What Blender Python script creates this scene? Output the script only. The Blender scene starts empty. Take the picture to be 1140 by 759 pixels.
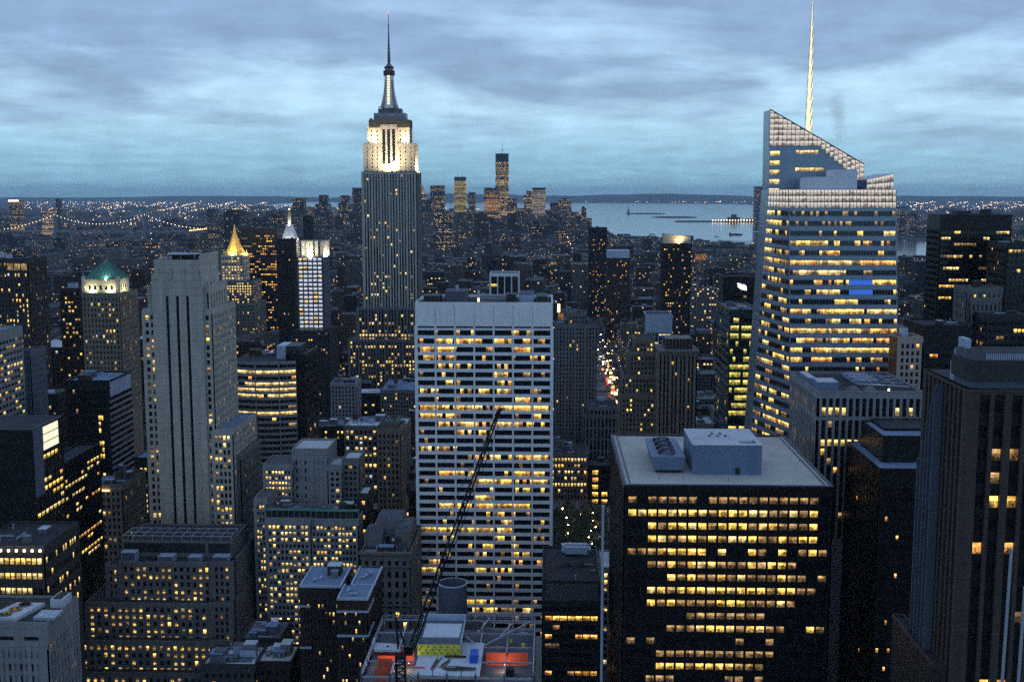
import bpy, math, random, time
import numpy as np
from mathutils import Vector, Matrix

S = bpy.context.scene
COL = S.collection
R = math.radians

# ------------------------------------------------------------------ camera, sky, sun, exposure
CAM_H, PITCH, YAW, FPX = 245.0, R(7.3), R(1.8), 1280.0
cd = bpy.data.cameras.new('camera')
cam = bpy.data.objects.new('camera', cd)
COL.objects.link(cam)
cam.location = (0, 0, CAM_H)
cam.rotation_euler = (math.pi / 2 - PITCH, 0, YAW)
cd.sensor_fit = 'HORIZONTAL'
cd.sensor_width = 36
cd.lens = 36 * FPX / 1140
cd.clip_start = 0.5
cd.clip_end = 120000
S.camera = cam

SKY_GAIN = 2.0
w = bpy.data.worlds.new('World')
S.world = w
w.use_nodes = True
nt = w.node_tree
nt.nodes.clear()
N = nt.nodes.new
L = nt.links.new
wout = N('ShaderNodeOutputWorld')
bg = N('ShaderNodeBackground')
bg.inputs['Strength'].default_value = SKY_GAIN
sky = N('ShaderNodeTexSky')
sky.sky_type = 'NISHITA'
sky.sun_disc = False
sky.sun_elevation = R(2)
sky.sun_rotation = R(75)
skyk = N('ShaderNodeVectorMath'); skyk.operation = 'SCALE'
skyk.inputs['Scale'].default_value = 0.10
L(sky.outputs[0], skyk.inputs[0])
tc = N('ShaderNodeTexCoord')
sep = N('ShaderNodeSeparateXYZ')
L(tc.outputs['Generated'], sep.inputs[0])


def wm(op, a, b=None):
    n = N('ShaderNodeMath'); n.operation = op
    for i, v in enumerate((a, b)):
        if v is None: continue
        if isinstance(v, (int, float)): n.inputs[i].default_value = v
        else: L(v, n.inputs[i])
    return n.outputs[0]


zc = wm('MAXIMUM', sep.outputs[2], 0.0)
den = wm('ADD', zc, 0.12)
cx = wm('DIVIDE', sep.outputs[0], den)
cy = wm('DIVIDE', sep.outputs[1], den)
cmb = N('ShaderNodeCombineXYZ')
L(cx, cmb.inputs[0]); L(cy, cmb.inputs[1])
cmb.inputs[2].default_value = 5.3
n1 = N('ShaderNodeTexNoise'); n1.inputs['Scale'].default_value = 0.95; n1.inputs['Detail'].default_value = 6; n1.inputs['Roughness'].default_value = 0.52
n1.inputs['Distortion'].default_value = 0.35
L(cmb.outputs[0], n1.inputs['Vector'])
n2 = N('ShaderNodeTexNoise'); n2.inputs['Scale'].default_value = 4.2; n2.inputs['Detail'].default_value = 5; n2.inputs['Roughness'].default_value = 0.55
L(cmb.outputs[0], n2.inputs['Vector'])
ramp = N('ShaderNodeValToRGB')           # overcast dusk sky by height above the horizon
L(zc, ramp.inputs[0])
els = ramp.color_ramp.elements
pts = [(0.0, (0.135, 0.275, 0.375)), (0.03, (0.165, 0.32, 0.425)), (0.075, (0.27, 0.42, 0.54)), (0.13, (0.245, 0.375, 0.53)), (0.2, (0.235, 0.325, 0.47)), (0.5, (0.19, 0.26, 0.39)), (1.0, (0.17, 0.23, 0.35))]
els[0].position = 0; els[0].color = (*pts[0][1], 1)
els[1].position = 1; els[1].color = (*pts[-1][1], 1)
for p_, c_ in pts[1:-1]:
    e = els.new(p_); e.color = (*c_, 1)
cr = N('ShaderNodeValToRGB')             # cloud cover
L(wm('ADD', n1.outputs[0], wm('MULTIPLY', wm('SUBTRACT', wm('MINIMUM', zc, 0.2), 0.085), 1.3)), cr.inputs[0])     # heavier cloud overhead, thinner towards the horizon
cr.color_ramp.elements[0].position = 0.44; cr.color_ramp.elements[0].color = (0, 0, 0, 1)
cr.color_ramp.elements[1].position = 0.60; cr.color_ramp.elements[1].color = (1, 1, 1, 1)
fade = wm('MULTIPLY', wm('MINIMUM', wm('DIVIDE', zc, 0.085), 1.0), 0.72)
cf = wm('MULTIPLY', cr.outputs[0], fade)
mx = N('ShaderNodeMix'); mx.data_type = 'RGBA'
L(cf, mx.inputs['Factor']); L(ramp.outputs[0], mx.inputs['A'])
mx.inputs['B'].default_value = (0.115, 0.18, 0.30, 1)
br = N('ShaderNodeVectorMath'); br.operation = 'SCALE'
L(mx.outputs['Result'], br.inputs[0])
n3 = N('ShaderNodeTexNoise'); n3.inputs['Scale'].default_value = 26.0; n3.inputs['Detail'].default_value = 5; n3.inputs['Roughness'].default_value = 0.6
L(tc.outputs['Generated'], n3.inputs['Vector'])      # mottled cloud base
L(wm('ADD', wm('ADD', wm('MULTIPLY', n2.outputs[0], 0.6), 0.53), wm('MULTIPLY', n3.outputs[0], 0.34)), br.inputs['Scale'])
mx2 = N('ShaderNodeMix'); mx2.data_type = 'RGBA'
mx2.inputs['Factor'].default_value = 0.93
L(skyk.outputs[0], mx2.inputs['A']); L(br.outputs[0], mx2.inputs['B'])
L(mx2.outputs['Result'], bg.inputs['Color'])
L(bg.outputs[0], wout.inputs['Surface'])

sd = bpy.data.lights.new('sun', 'SUN')
sd.energy = 0.12
sd.angle = R(20)
sd.color = (1.0, 0.86, 0.78)
sun = bpy.data.objects.new('sun', sd)
COL.objects.link(sun)
sun.location = (3000, 800, 2000)
sun.rotation_euler = (R(80), 0, R(180 - 75))

S.view_settings.view_transform = 'Standard'
S.view_settings.look = 'None'
S.view_settings.exposure = 0.0
S.view_settings.gamma = 1.0
S.view_settings.use_curve_mapping = False
S.render.engine = 'CYCLES'
cy_ = S.cycles
cy_.max_bounces = 4
cy_.diffuse_bounces = 2
cy_.glossy_bounces = 2
cy_.transmission_bounces = 2
cy_.volume_bounces = 0
cy_.transparent_max_bounces = 48
cy_.sample_clamp_indirect = 2.0
cy_.use_denoising = False
cy_.use_adaptive_sampling = True
cy_.adaptive_threshold = 0.03      # leaves a fine grain, as in a high-sensitivity exposure
cy_.adaptive_min_samples = 20

# ------------------------------------------------------------------ pixel <-> place helpers
CA, SA, CP, SP = math.cos(YAW), math.sin(YAW), math.cos(PITCH), math.sin(PITCH)
FWD = Vector((-SA * CP, CA * CP, -SP))
RGT = Vector((CA, SA, 0))
UPV = RGT.cross(FWD)
EYE = Vector((0, 0, CAM_H))


def at(px, py, Y):
    d = FWD + RGT * ((px - 570) / FPX) + UPV * ((379.5 - py) / FPX)
    return EYE + d * (Y / d.y)


def proj(x, y, z):
    v = Vector((x, y, z)) - EYE
    t = v.dot(FWD)
    return 570 + FPX * v.dot(RGT) / t, 379.5 - FPX * v.dot(UPV) / t


def proj_np(x, y, z):
    z = z - CAM_H
    t = x * FWD.x + y * FWD.y + z * FWD.z
    t = np.maximum(t, 1.0)
    return 570 + FPX * (x * RGT.x + y * RGT.y) / t, 379.5 - FPX * (x * UPV.x + y * UPV.y + z * UPV.z) / t


# ------------------------------------------------------------------ materials
MATS = {}


def new_mat(name):
    m = bpy.data.materials.new(name)
    m.use_nodes = True
    m.node_tree.nodes.clear()
    MATS[name] = m
    return m


class G:
    """tiny node-graph writer"""
    def __init__(s, m):
        s.t = m.node_tree
        s.out = s.n('ShaderNodeOutputMaterial')

    def n(s, t, **kw):
        n = s.t.nodes.new(t)
        for k, v in kw.items(): setattr(n, k, v)
        return n

    def l(s, a, b): s.t.links.new(a, b)

    def m(s, op, *a):
        n = s.n('ShaderNodeMath', operation=op)
        for i, v in enumerate(a):
            if isinstance(v, (int, float)): n.inputs[i].default_value = v
            else: s.l(v, n.inputs[i])
        return n.outputs[0]

    def noise(s, vec, scale, detail=3, rough=0.5):
        n = s.n('ShaderNodeTexNoise')
        n.inputs['Scale'].default_value = scale; n.inputs['Detail'].default_value = detail; n.inputs['Roughness'].default_value = rough
        s.l(vec, n.inputs['Vector'])
        return n.outputs[0]

    def mix(s, f, a, b):
        n = s.n('ShaderNodeMix', data_type='RGBA')
        for k, v in (('Factor', f), ('A', a), ('B', b)):
            if isinstance(v, (int, float)): n.inputs[k].default_value = v
            elif isinstance(v, tuple): n.inputs[k].default_value = (*v[:3], 1)
            else: s.l(v, n.inputs[k])
        return n.outputs['Result']

    def scale(s, v, k):
        n = s.n('ShaderNodeVectorMath', operation='SCALE')
        if isinstance(v, tuple): n.inputs[0].default_value = v[:3]
        else: s.l(v, n.inputs[0])
        if isinstance(k, (int, float)): n.inputs['Scale'].default_value = k
        else: s.l(k, n.inputs['Scale'])
        return n.outputs[0]

    def mapping(s, vec, sc):
        n = s.n('ShaderNodeMapping'); n.inputs['Scale'].default_value = sc
        s.l(vec, n.inputs['Vector'])
        return n.outputs[0]

    def bsdf(s, base=None, rough=0.8, metal=0.0, spec=0.3, em=None, es=1.0):
        n = s.n('ShaderNodeBsdfPrincipled')
        for k, v in (('Base Color', base), ('Roughness', rough), ('Metallic', metal), ('Specular IOR Level', spec), ('Emission Color', em), ('Emission Strength', es if em is not None else 0.0)):
            if v is None: continue
            if isinstance(v, (int, float)): n.inputs[k].default_value = v
            elif isinstance(v, tuple): n.inputs[k].default_value = (*v[:3], 1)
            else: s.l(v, n.inputs[k])
        s.l(n.outputs[0], s.out.inputs['Surface'])
        return n


def wall(name, c, rough=0.85, metal=0.0, spec=0.25, var=0.35, joint=0.0):
    """masonry, metal panel or paint with soft stains and vertical streaks"""
    m = new_mat(name); g = G(m)
    pos = g.n('ShaderNodeNewGeometry').outputs['Position']
    a = g.noise(pos, 0.09, 4)
    b = g.noise(g.mapping(pos, (0.7, 0.7, 0.05)), 1.0, 3)
    f = g.noise(pos, 1.3, 3, 0.6)
    k = g.m('ADD', g.m('ADD', g.m('MULTIPLY', a, var), g.m('MULTIPLY', b, var * 0.9)), g.m('MULTIPLY', f, var * 0.5))
    k = g.m('ADD', k, 1.0 - var * 1.2)
    if joint:
        zz = g.n('ShaderNodeSeparateXYZ'); g.l(pos, zz.inputs[0])
        ln = g.m('LESS_THAN', g.m('FRACT', g.m('DIVIDE', zz.outputs[2], joint)), 0.07)
        k = g.m('MULTIPLY', k, g.m('SUBTRACT', 1.0, g.m('MULTIPLY', ln, 0.28)))
        dk = g.noise(g.mapping(pos, (0.35, 0.35, 0.02)), 1.0, 4, 0.65)      # long run-off stains
        k = g.m('MULTIPLY', k, g.m('ADD', 0.62, g.m('MULTIPLY', dk, 0.76)))
    g.bsdf(g.scale(c, k), rough, metal, spec)
    return m


def emit(name, c, s, tex=False, contrast=1.0, hue_k=1.0, half=False):
    """a lit window or lamp; windows show an uneven room behind the pane"""
    m = new_mat(name); g = G(m)
    if tex:
        geo = g.n('ShaderNodeNewGeometry')
        pos = geo.outputs['Position']
        uv = g.n('ShaderNodeUVMap').outputs[0]
        sp = g.n('ShaderNodeSeparateXYZ'); g.l(uv, sp.inputs[0])
        v_ = sp.outputs[1]
        a = g.noise(pos, 0.31, 2)
        room = g.m('MAXIMUM', g.m('ADD', 0.15, g.m('MULTIPLY', g.m('SUBTRACT', a, 0.33), 3.4 * contrast)), 0.28 if contrast > .6 else 0.75)
        tube = g.m('GREATER_THAN', g.noise(g.mapping(pos, (0.7, 0.7, 4.0)), 1.0, 2), 0.50)      # rows of ceiling lights
        tube = g.m('MULTIPLY', tube, g.m('GREATER_THAN', v_, 0.58))
        desk = g.m('GREATER_THAN', g.noise(g.mapping(pos, (1.0, 1.0, 0.8)), 1.5, 3, 0.7), 0.52)  # furniture and people against the light
        desk = g.m('MULTIPLY', desk, g.m('LESS_THAN', v_, 0.55))
        k = g.m('MULTIPLY', room, g.m('ADD', g.m('SUBTRACT', 0.85, g.m('MULTIPLY', desk, 0.62 * min(1.0, contrast))), g.m('MULTIPLY', tube, 0.9 * contrast)))
        # blinds drawn to a different height in every room
        bl = g.m('MULTIPLY', g.m('SUBTRACT', g.noise(g.mapping(pos, (1.0, 1.0, 0.3)), 0.55, 2), 0.40), 3.2)
        op = g.m('ADD', 0.38, g.m('MULTIPLY', 0.62, g.m('LESS_THAN', bl, g.m('ADD', sp.outputs[1], 0.12))))
        k = g.m('MULTIPLY', g.m('MULTIPLY', k, op), g.m('ADD', 0.6, g.m('MULTIPLY', sp.outputs[1], 0.6)))
        if half: k = g.m('MULTIPLY', k, g.m('ADD', 0.06, g.m('MULTIPLY', 1.5, g.m('LESS_THAN', v_, g.m('ADD', 0.30, g.m('MULTIPLY', g.noise(pos, 0.5, 2), 0.4))))))   # shade drawn over the upper part
        hue = g.noise(pos, 0.11, 2)
        col = g.mix(g.m('MULTIPLY', hue, hue_k), c, (c[0], c[1] * 0.72, c[2] * 0.5))
        g.bsdf((0.02, 0.02, 0.02), 0.15, 0, 0.4, col, g.m('MULTIPLY', k, s))
    else:
        g.bsdf((0.02, 0.02, 0.02), 0.4, 0, 0.2, c, s)
    m.cycles.emission_sampling = 'NONE'
    return m


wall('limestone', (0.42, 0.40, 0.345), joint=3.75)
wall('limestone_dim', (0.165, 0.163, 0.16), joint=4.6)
wall('stone_grey', (0.165, 0.16, 0.155), joint=3.75)
wall('stone_dark', (0.05, 0.048, 0.048))
wall('travertine', (0.80, 0.80, 0.81), 0.6, var=0.28)
wall('brick_tan', (0.19, 0.165, 0.13), joint=3.7)
wall('brick_brown', (0.055, 0.04, 0.033), joint=3.6)
wall('brick_dark', (0.03, 0.022, 0.021))
wall('concrete', (0.25, 0.255, 0.255), joint=3.6)
wall('concrete_cream', (0.40, 0.34, 0.29))
wall('slate_panel', (0.10, 0.115, 0.15), 0.6, var=0.25)
wall('black_metal', (0.008, 0.008, 0.009), 0.4, 0.0, 0.35, 0.2)
wall('dark_panel', (0.02, 0.021, 0.024), 0.5, 0.0, 0.4, 0.3)
wall('bronze_panel', (0.035, 0.026, 0.021), 0.45, 0.2, 0.4, 0.3)
wall('white_paint', (0.72, 0.74, 0.78), 0.6, var=0.2)
wall('pale_metal', (0.42, 0.50, 0.62), 0.45, 0.3, 0.4, 0.25)
wall('blue_plant', (0.15, 0.205, 0.31), 0.55, 0.0, 0.3, 0.4)  # kept darker so fronts look shaded against the pale box tops
wall('steel', (0.18, 0.20, 0.24), 0.4, 0.6, 0.4, 0.3)
wall('steel_pale', (0.45, 0.50, 0.58), 0.4, 0.5, 0.4, 0.2)
wall('roof_dark', (0.04, 0.043, 0.05), 0.9, var=.6)
wall('roof_grey', (0.11, 0.12, 0.14), 0.9, var=.6)
wall('roof_pale', (0.52, 0.545, 0.59), 0.9, var=0.55)
wall('roof_gravel', (0.47, 0.45, 0.41), 0.95, var=0.55)
wall('roof_blue', (0.17, 0.235, 0.35), 0.8, var=0.6)
wall('copper_green', (0.07, 0.21, 0.175), 0.6, 0.1)
wall('gold_leaf', (0.80, 0.52, 0.13), 0.35, 0.5, 0.5, 0.15)
wall('green_panel', (0.02, 0.045, 0.035), 0.3, 0.1, 0.5, 0.2)
wall('glass_blue', (0.23, 0.285, 0.36), 0.28, 0.45, 0.6, 0.25)
wall('tank_wood', (0.07, 0.05, 0.04))
wall('asphalt', (0.045, 0.045, 0.05), 0.9)
wall('paving', (0.15, 0.15, 0.155), 0.9)
wall('ground_far', (0.055, 0.06, 0.065), 0.95)
wall('hill_green', (0.035, 0.05, 0.045), 0.95)
wall('bark', (0.06, 0.045, 0.035))
wall('leaf', (0.045, 0.08, 0.03), 0.7)
wall('yellow_panel', (0.72, 0.66, 0.08), 0.7, var=0.2)
wall('netting', (0.75, 0.13, 0.06), 0.8, var=0.3)
wall('red_paint', (0.22, 0.02, 0.025), 0.5)
wall('blue_paint', (0.03, 0.13, 0.62), 0.5)
wall('snowy_deck', (0.60, 0.63, 0.70), 0.9, var=0.5)
wall('timber', (0.16, 0.11, 0.07))
wall('car_paint', (0.06, 0.06, 0.07), 0.3)
wall('car_yellow', (0.6, 0.36, 0.02), 0.3)

m = new_mat('dark'); g = G(m); g.bsdf((0.008, 0.009, 0.012), 0.10, 0, 0.6)
m = new_mat('water'); g = G(m)
pos = g.n('ShaderNodeNewGeometry').outputs['Position']
bmp = g.n('ShaderNodeBump'); bmp.inputs['Strength'].default_value = 0.1; bmp.inputs['Distance'].default_value = 0.6
g.l(g.noise(g.mapping(pos, (0.02, 0.05, 0.02)), 1.0, 5, 0.6), bmp.inputs['Height'])
pb = g.bsdf((0.035, 0.075, 0.11), 0.13, 0, 0.6); g.l(bmp.outputs[0], pb.inputs['Normal'])
emit('warm', (1.0, 0.70, 0.16), 2.0, True)
emit('pale', (1.0, 0.82, 0.34), 1.9, True, 0.8)
emit('dim', (0.9, 0.62, 0.27), 0.5, True, 1.1)
emit('half', (1.0, 0.72, 0.24), 1.9, True, 0.8, 1.0, True)
emit('cool', (0.72, 0.86, 1.0), 0.9, True, 1.0, 0.1)
emit('orange', (1.0, 0.50, 0.13), 1.5, True, 1.1)
emit('green', (0.88, 0.84, 0.20), 1.4, True, 0.8)
emit('white', (0.80, 0.88, 1.0), 1.3, True, 0.3, 0.1)
emit('bluelit', (0.04, 0.17, 0.85), 0.8)
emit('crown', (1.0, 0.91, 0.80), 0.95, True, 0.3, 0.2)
emit('lamp_warm', (1.0, 0.55, 0.18), 7.0)
emit('lamp_pale', (1.0, 0.82, 0.55), 7.0)
emit('lamp_white', (0.85, 0.92, 1.0), 6.0)
emit('lamp_red', (1.0, 0.06, 0.04), 5.0)
emit('lamp_blue', (0.05, 0.25, 1.0), 5.0)
emit('lamp_teal', (0.1, 0.7, 0.5), 0.5)
emit('street_glow', (1.0, 0.50, 0.16), 90.0)
emit('street_glow_pale', (1.0, 0.72, 0.40), 70.0)
for mm in ('street_glow', 'street_glow_pale'): MATS[mm].cycles.emission_sampling = 'FRONT'
emit('spire_light', (1.0, 0.93, 0.55), 1.15)
emit('sign_white', (0.95, 0.97, 1.0), 1.6)
emit('sign_orange', (1.0, 0.45, 0.12), 1.6)
emit('panel_glow', (1.0, 0.93, 0.66), 1.1)
for mm in ('spire_light',): MATS[mm].cycles.emission_sampling = 'AUTO'

# many-storey fabric of small background buildings: wall colour and share of lit rooms are stored per face
m = new_mat('city'); g = G(m)
geo = g.n('ShaderNodeNewGeometry')
sp = g.n('ShaderNodeSeparateXYZ'); g.l(geo.outputs['Position'], sp.inputs[0])
sn = g.n('ShaderNodeSeparateXYZ'); g.l(geo.outputs['True Normal'], sn.inputs[0])
at1 = g.n('ShaderNodeAttribute', attribute_name='bcol')
at2 = g.n('ShaderNodeAttribute', attribute_name='bid')
bid = at2.outputs['Fac']
u = g.m('SUBTRACT', g.m('MULTIPLY', sp.outputs[1], sn.outputs[0]), g.m('MULTIPLY', sp.outputs[0], sn.outputs[1]))
cell = g.m('ADD', 2.6, g.m('MULTIPLY', g.m('FRACT', g.m('MULTIPLY', bid, 7.31)), 1.6))
cu = g.m('ADD', g.m('DIVIDE', u, cell), g.m('MULTIPLY', bid, 17.0))
cv = g.m('DIVIDE', sp.outputs[2], 3.5)
fu, fv = g.m('FRACT', cu), g.m('FRACT', cv)
side = g.m('LESS_THAN', g.m('ABSOLUTE', sn.outputs[2]), 0.5)
mu = g.m('LESS_THAN', g.m('ABSOLUTE', g.m('SUBTRACT', fu, 0.5)), 0.27)
mv = g.m('LESS_THAN', g.m('ABSOLUTE', g.m('SUBTRACT', fv, 0.5)), 0.27)
win = g.m('MULTIPLY', g.m('MULTIPLY', mu, mv), side)
cc = g.n('ShaderNodeCombineXYZ'); g.l(g.m('FLOOR', cu), cc.inputs[0]); g.l(g.m('FLOOR', cv), cc.inputs[1]); g.l(g.m('MULTIPLY', bid, 91.7), cc.inputs[2])
wn = g.n('ShaderNodeTexWhiteNoise', noise_dimensions='3D'); g.l(cc.outputs[0], wn.inputs['Vector'])
c2 = g.n('ShaderNodeCombineXYZ'); g.l(g.m('FLOOR', cv), c2.inputs[0]); g.l(g.m('MULTIPLY', bid, 57.1), c2.inputs[1])
wr = g.n('ShaderNodeTexWhiteNoise', noise_dimensions='3D'); g.l(c2.outputs[0], wr.inputs['Vector'])
rowk = g.m('ADD', 0.2, g.m('MULTIPLY', g.m('POWER', wr.outputs['Value'], 4.0), 3.6))
lit = g.m('LESS_THAN', wn.outputs['Value'], g.m('MULTIPLY', at1.outputs['Alpha'], rowk))
sc_ = g.n('ShaderNodeSeparateColor'); g.l(wn.outputs['Color'], sc_.inputs[0])
ecol = g.mix(sc_.outputs[1], (1.0, 0.5, 0.14), (1.0, 0.82, 0.45))
estr = g.m('MULTIPLY', g.m('MULTIPLY', win, lit), g.m('ADD', 0.5, g.m('MULTIPLY', sc_.outputs[2], 1.7)))
gr = g.m('ADD', 0.6, g.m('MULTIPLY', g.noise(geo.outputs['Position'], 0.15, 4, 0.6), 0.8))
wallc = g.scale(at1.outputs['Color'], gr)
nr = g.noise(geo.outputs['Position'], 0.22, 4, 0.7)
roofc = g.scale(g.mix(g.m('FRACT', g.m('MULTIPLY', bid, 3.77)), (0.025, 0.028, 0.034), (0.19, 0.205, 0.23)), g.m('ADD', 0.3, g.m('MULTIPLY', nr, 1.3)))
base = g.mix(side, roofc, wallc)
base = g.mix(win, base, (0.006, 0.007, 0.009))
rough = g.m('SUBTRACT', 0.9, g.m('MULTIPLY', win, 0.7))
g.bsdf(base, rough, 0, 0.35, ecol, estr)
m.cycles.emission_sampling = 'NONE'

# ------------------------------------------------------------------ mesh builder
class MB:
    def __init__(s):
        s.v = []; s.f = []; s.mi = []; s.mats = []; s.uv = None

    def mat(s, name):
        if name not in s.mats: s.mats.append(name)
        return s.mats.index(name)

    def face(s, pts, mat):
        k = len(s.v)
        s.v.extend(pts); s.f.append(tuple(range(k, k + len(pts)))); s.mi.append(s.mat(mat))

    def hexa(s, p, mat, skip=()):
        """p: 4 bottom points (counter-clockwise seen from above) and 4 top points"""
        k = len(s.v); s.v.extend(p); q = s.mat(mat)
        for i, f in enumerate(((3, 2, 1, 0), (4, 5, 6, 7), (0, 1, 5, 4), (1, 2, 6, 5), (2, 3, 7, 6), (3, 0, 4, 7))):
            if i in skip: continue
            s.f.append(tuple(k + j for j in f)); s.mi.append(q)

    def box(s, x0, x1, y0, y1, z0, z1, mat, skip=()):
        s.hexa([(x0, y0, z0), (x1, y0, z0), (x1, y1, z0), (x0, y1, z0), (x0, y0, z1), (x1, y0, z1), (x1, y1, z1), (x0, y1, z1)], mat, skip)

    def obox(s, o, u, n, s0, s1, d0, d1, z0, z1, mat):
        """box on a facade: s along the wall, d outward"""
        def P(a, d, z): return (o[0] + u[0] * a + n[0] * d, o[1] + u[1] * a + n[1] * d, z)
        s.hexa([P(s0, d1, z0), P(s1, d1, z0), P(s1, d0, z0), P(s0, d0, z0), P(s0, d1, z1), P(s1, d1, z1), P(s1, d0, z1), P(s0, d0, z1)], mat, skip=(4,))

    def prism(s, poly, z0, z1, mat, top=None):
        n = len(poly); k = len(s.v)
        s.v.extend([(x, y, z0) for x, y in poly]); s.v.extend([(x, y, z1) for x, y in poly])
        q = s.mat(mat)
        for i in range(n):
            j = (i + 1) % n
            s.f.append((k + i, k + j, k + n + j, k + n + i)); s.mi.append(q)
        s.f.append(tuple(k + n + i for i in range(n))); s.mi.append(s.mat(top or mat))

    def loft(s, polys, mat, cap=True):
        """polys: list of rings of 3-D points, all the same length"""
        n = len(polys[0]); k = len(s.v); q = s.mat(mat)
        for r in polys: s.v.extend(r)
        for a in range(len(polys) - 1):
            for i in range(n):
                j = (i + 1) % n
                s.f.append((k + a * n + i, k + a * n + j, k + (a + 1) * n + j, k + (a + 1) * n + i)); s.mi.append(q)
        if cap:
            s.f.append(tuple(k + (len(polys) - 1) * n + i for i in range(n))); s.mi.append(q)

    def cyl(s, x, y, z0, z1, r0, r1=None, n=12, mat='steel', cap=True):
        r1 = r0 if r1 is None else r1
        ring = lambda r, z: [(x + r * math.cos(2 * math.pi * i / n), y + r * math.sin(2 * math.pi * i / n), z) for i in range(n)]
        s.loft([ring(r0, z0), ring(r1, z1)], mat, cap)

    def bar(s, a, b, r, mat):
        a, b = Vector(a), Vector(b); d = (b - a)
        if d.length < 1e-6: return
        d.normalize()
        x = d.cross(Vector((0, 0, 1)))
        if x.length < 1e-3: x = Vector((1, 0, 0))
        x.normalize(); y = d.cross(x)
        c = [(x * i + y * j) * r for i, j in ((-1, -1), (1, -1), (1, 1), (-1, 1))]
        s.hexa([tuple(a + q) for q in c] + [tuple(b + q) for q in c], mat)

    def build(s, name, parent=None, origin=(0, 0, 0)):
        me = bpy.data.meshes.new(name)
        o = origin
        vs = [(p[0] - o[0], p[1] - o[1], p[2] - o[2]) for p in s.v]
        me.from_pydata(vs, [], s.f)
        for mn in s.mats: me.materials.append(MATS[mn])
        if s.mi: me.polygons.foreach_set('material_index', s.mi)
        if s.uv is not None:
            lay = me.uv_layers.new(name='UVMap')
            lay.data.foreach_set('uv', s.uv)
        me.update()
        ob = bpy.data.objects.new(name, me)
        COL.objects.link(ob)
        if parent is not None: ob.parent = parent
        elif o != (0, 0, 0): ob.location = o
        return ob


def tag(o, label, cat, group=None):
    o['label'] = label; o['category'] = cat
    if group: o['group'] = group
    return o


def empty(name, loc, label, cat, group=None):
    o = bpy.data.objects.new(name, None)
    o.location = loc; o.empty_display_size = 5
    COL.objects.link(o)
    return tag(o, label, cat, group)


FOOT = []      # (x0, x1, y0, y1) of every built building
SCREEN = []    # (x0, x1, y0, y1, z1) boxes for the hidden-building test
KEEP = []      # (px0, px1, ybot, Y): rows of the picture that must stay clear in front of a building
REFS = []      # (px, py, Y, short phrase) landmarks that labels of small buildings point at
STAT = {'win': 0, 'bld': 0}
PANES = {}


def pane_mesh(wd, ht, cls):
    key = (round(wd, 2), round(ht, 2), cls)
    if key not in PANES:
        b = MB()
        a, h = wd / 2, ht / 2
        b.v = [(-a, 0, -h), (a, 0, -h), (a, 0, h), (-a, 0, h)]
        b.f = [(0, 1, 2, 3)]; b.mi = [b.mat(cls)]; b.uv = [0, 0, 1, 0, 1, 1, 0, 1]
        # thickness and a thin frame round the pane
        t = 0.05
        b.v += [(-a, 0.04, -h), (a, 0.04, -h), (a, 0.04, h), (-a, 0.04, h)]
        for f in ((1, 0, 4, 5), (2, 1, 5, 6), (3, 2, 6, 7), (0, 3, 7, 4)):
            b.f.append(f); b.mi.append(b.mat('dark_panel')); b.uv += [0, 0] * 4
        me = bpy.data.meshes.new('window')
        me.from_pydata(b.v, [], b.f)
        for mn in b.mats: me.materials.append(MATS[mn])
        me.polygons.foreach_set('material_index', b.mi)
        me.uv_layers.new(name='UVMap').data.foreach_set('uv', b.uv)
        me.update()
        PANES[key] = me
    return PANES[key]


def lit_rule(rng, p, classes=('warm', 'warm', 'pale', 'dim', 'orange'), rows=0.7, rest='dark', block=0.0):
    """chance that a room is lit; whole floors tend to be lit together"""
    cache = {}
    def f(r, c):
        if r not in cache: cache[r] = (1 - rows) + rows * 2.2 * rng.random() ** 1.4
        if block and c and rng.random() < block and (r, c - 1) in cache: v = cache[(r, c - 1)]
        else: v = rng.choice(classes) if rng.random() < p * cache[r] else rest
        cache[(r, c)] = v
        return v
    return f


def spec(cols, floors, ww=0.6, wh=0.6, d=0.4, pd=None, sd=None, edge=0.8, top=1.5, base=0.0, lit=None, sill=0.2, pier=None, span=None, big=0, bigw=1.0):
    return dict(cols=cols, floors=floors, ww=ww, wh=wh, d=d, pd=pd or d, sd=sd or d * 0.75, edge=edge, top=top, base=base, lit=lit, sill=sill, pier=pier, span=span, big=big, bigw=bigw)


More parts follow.
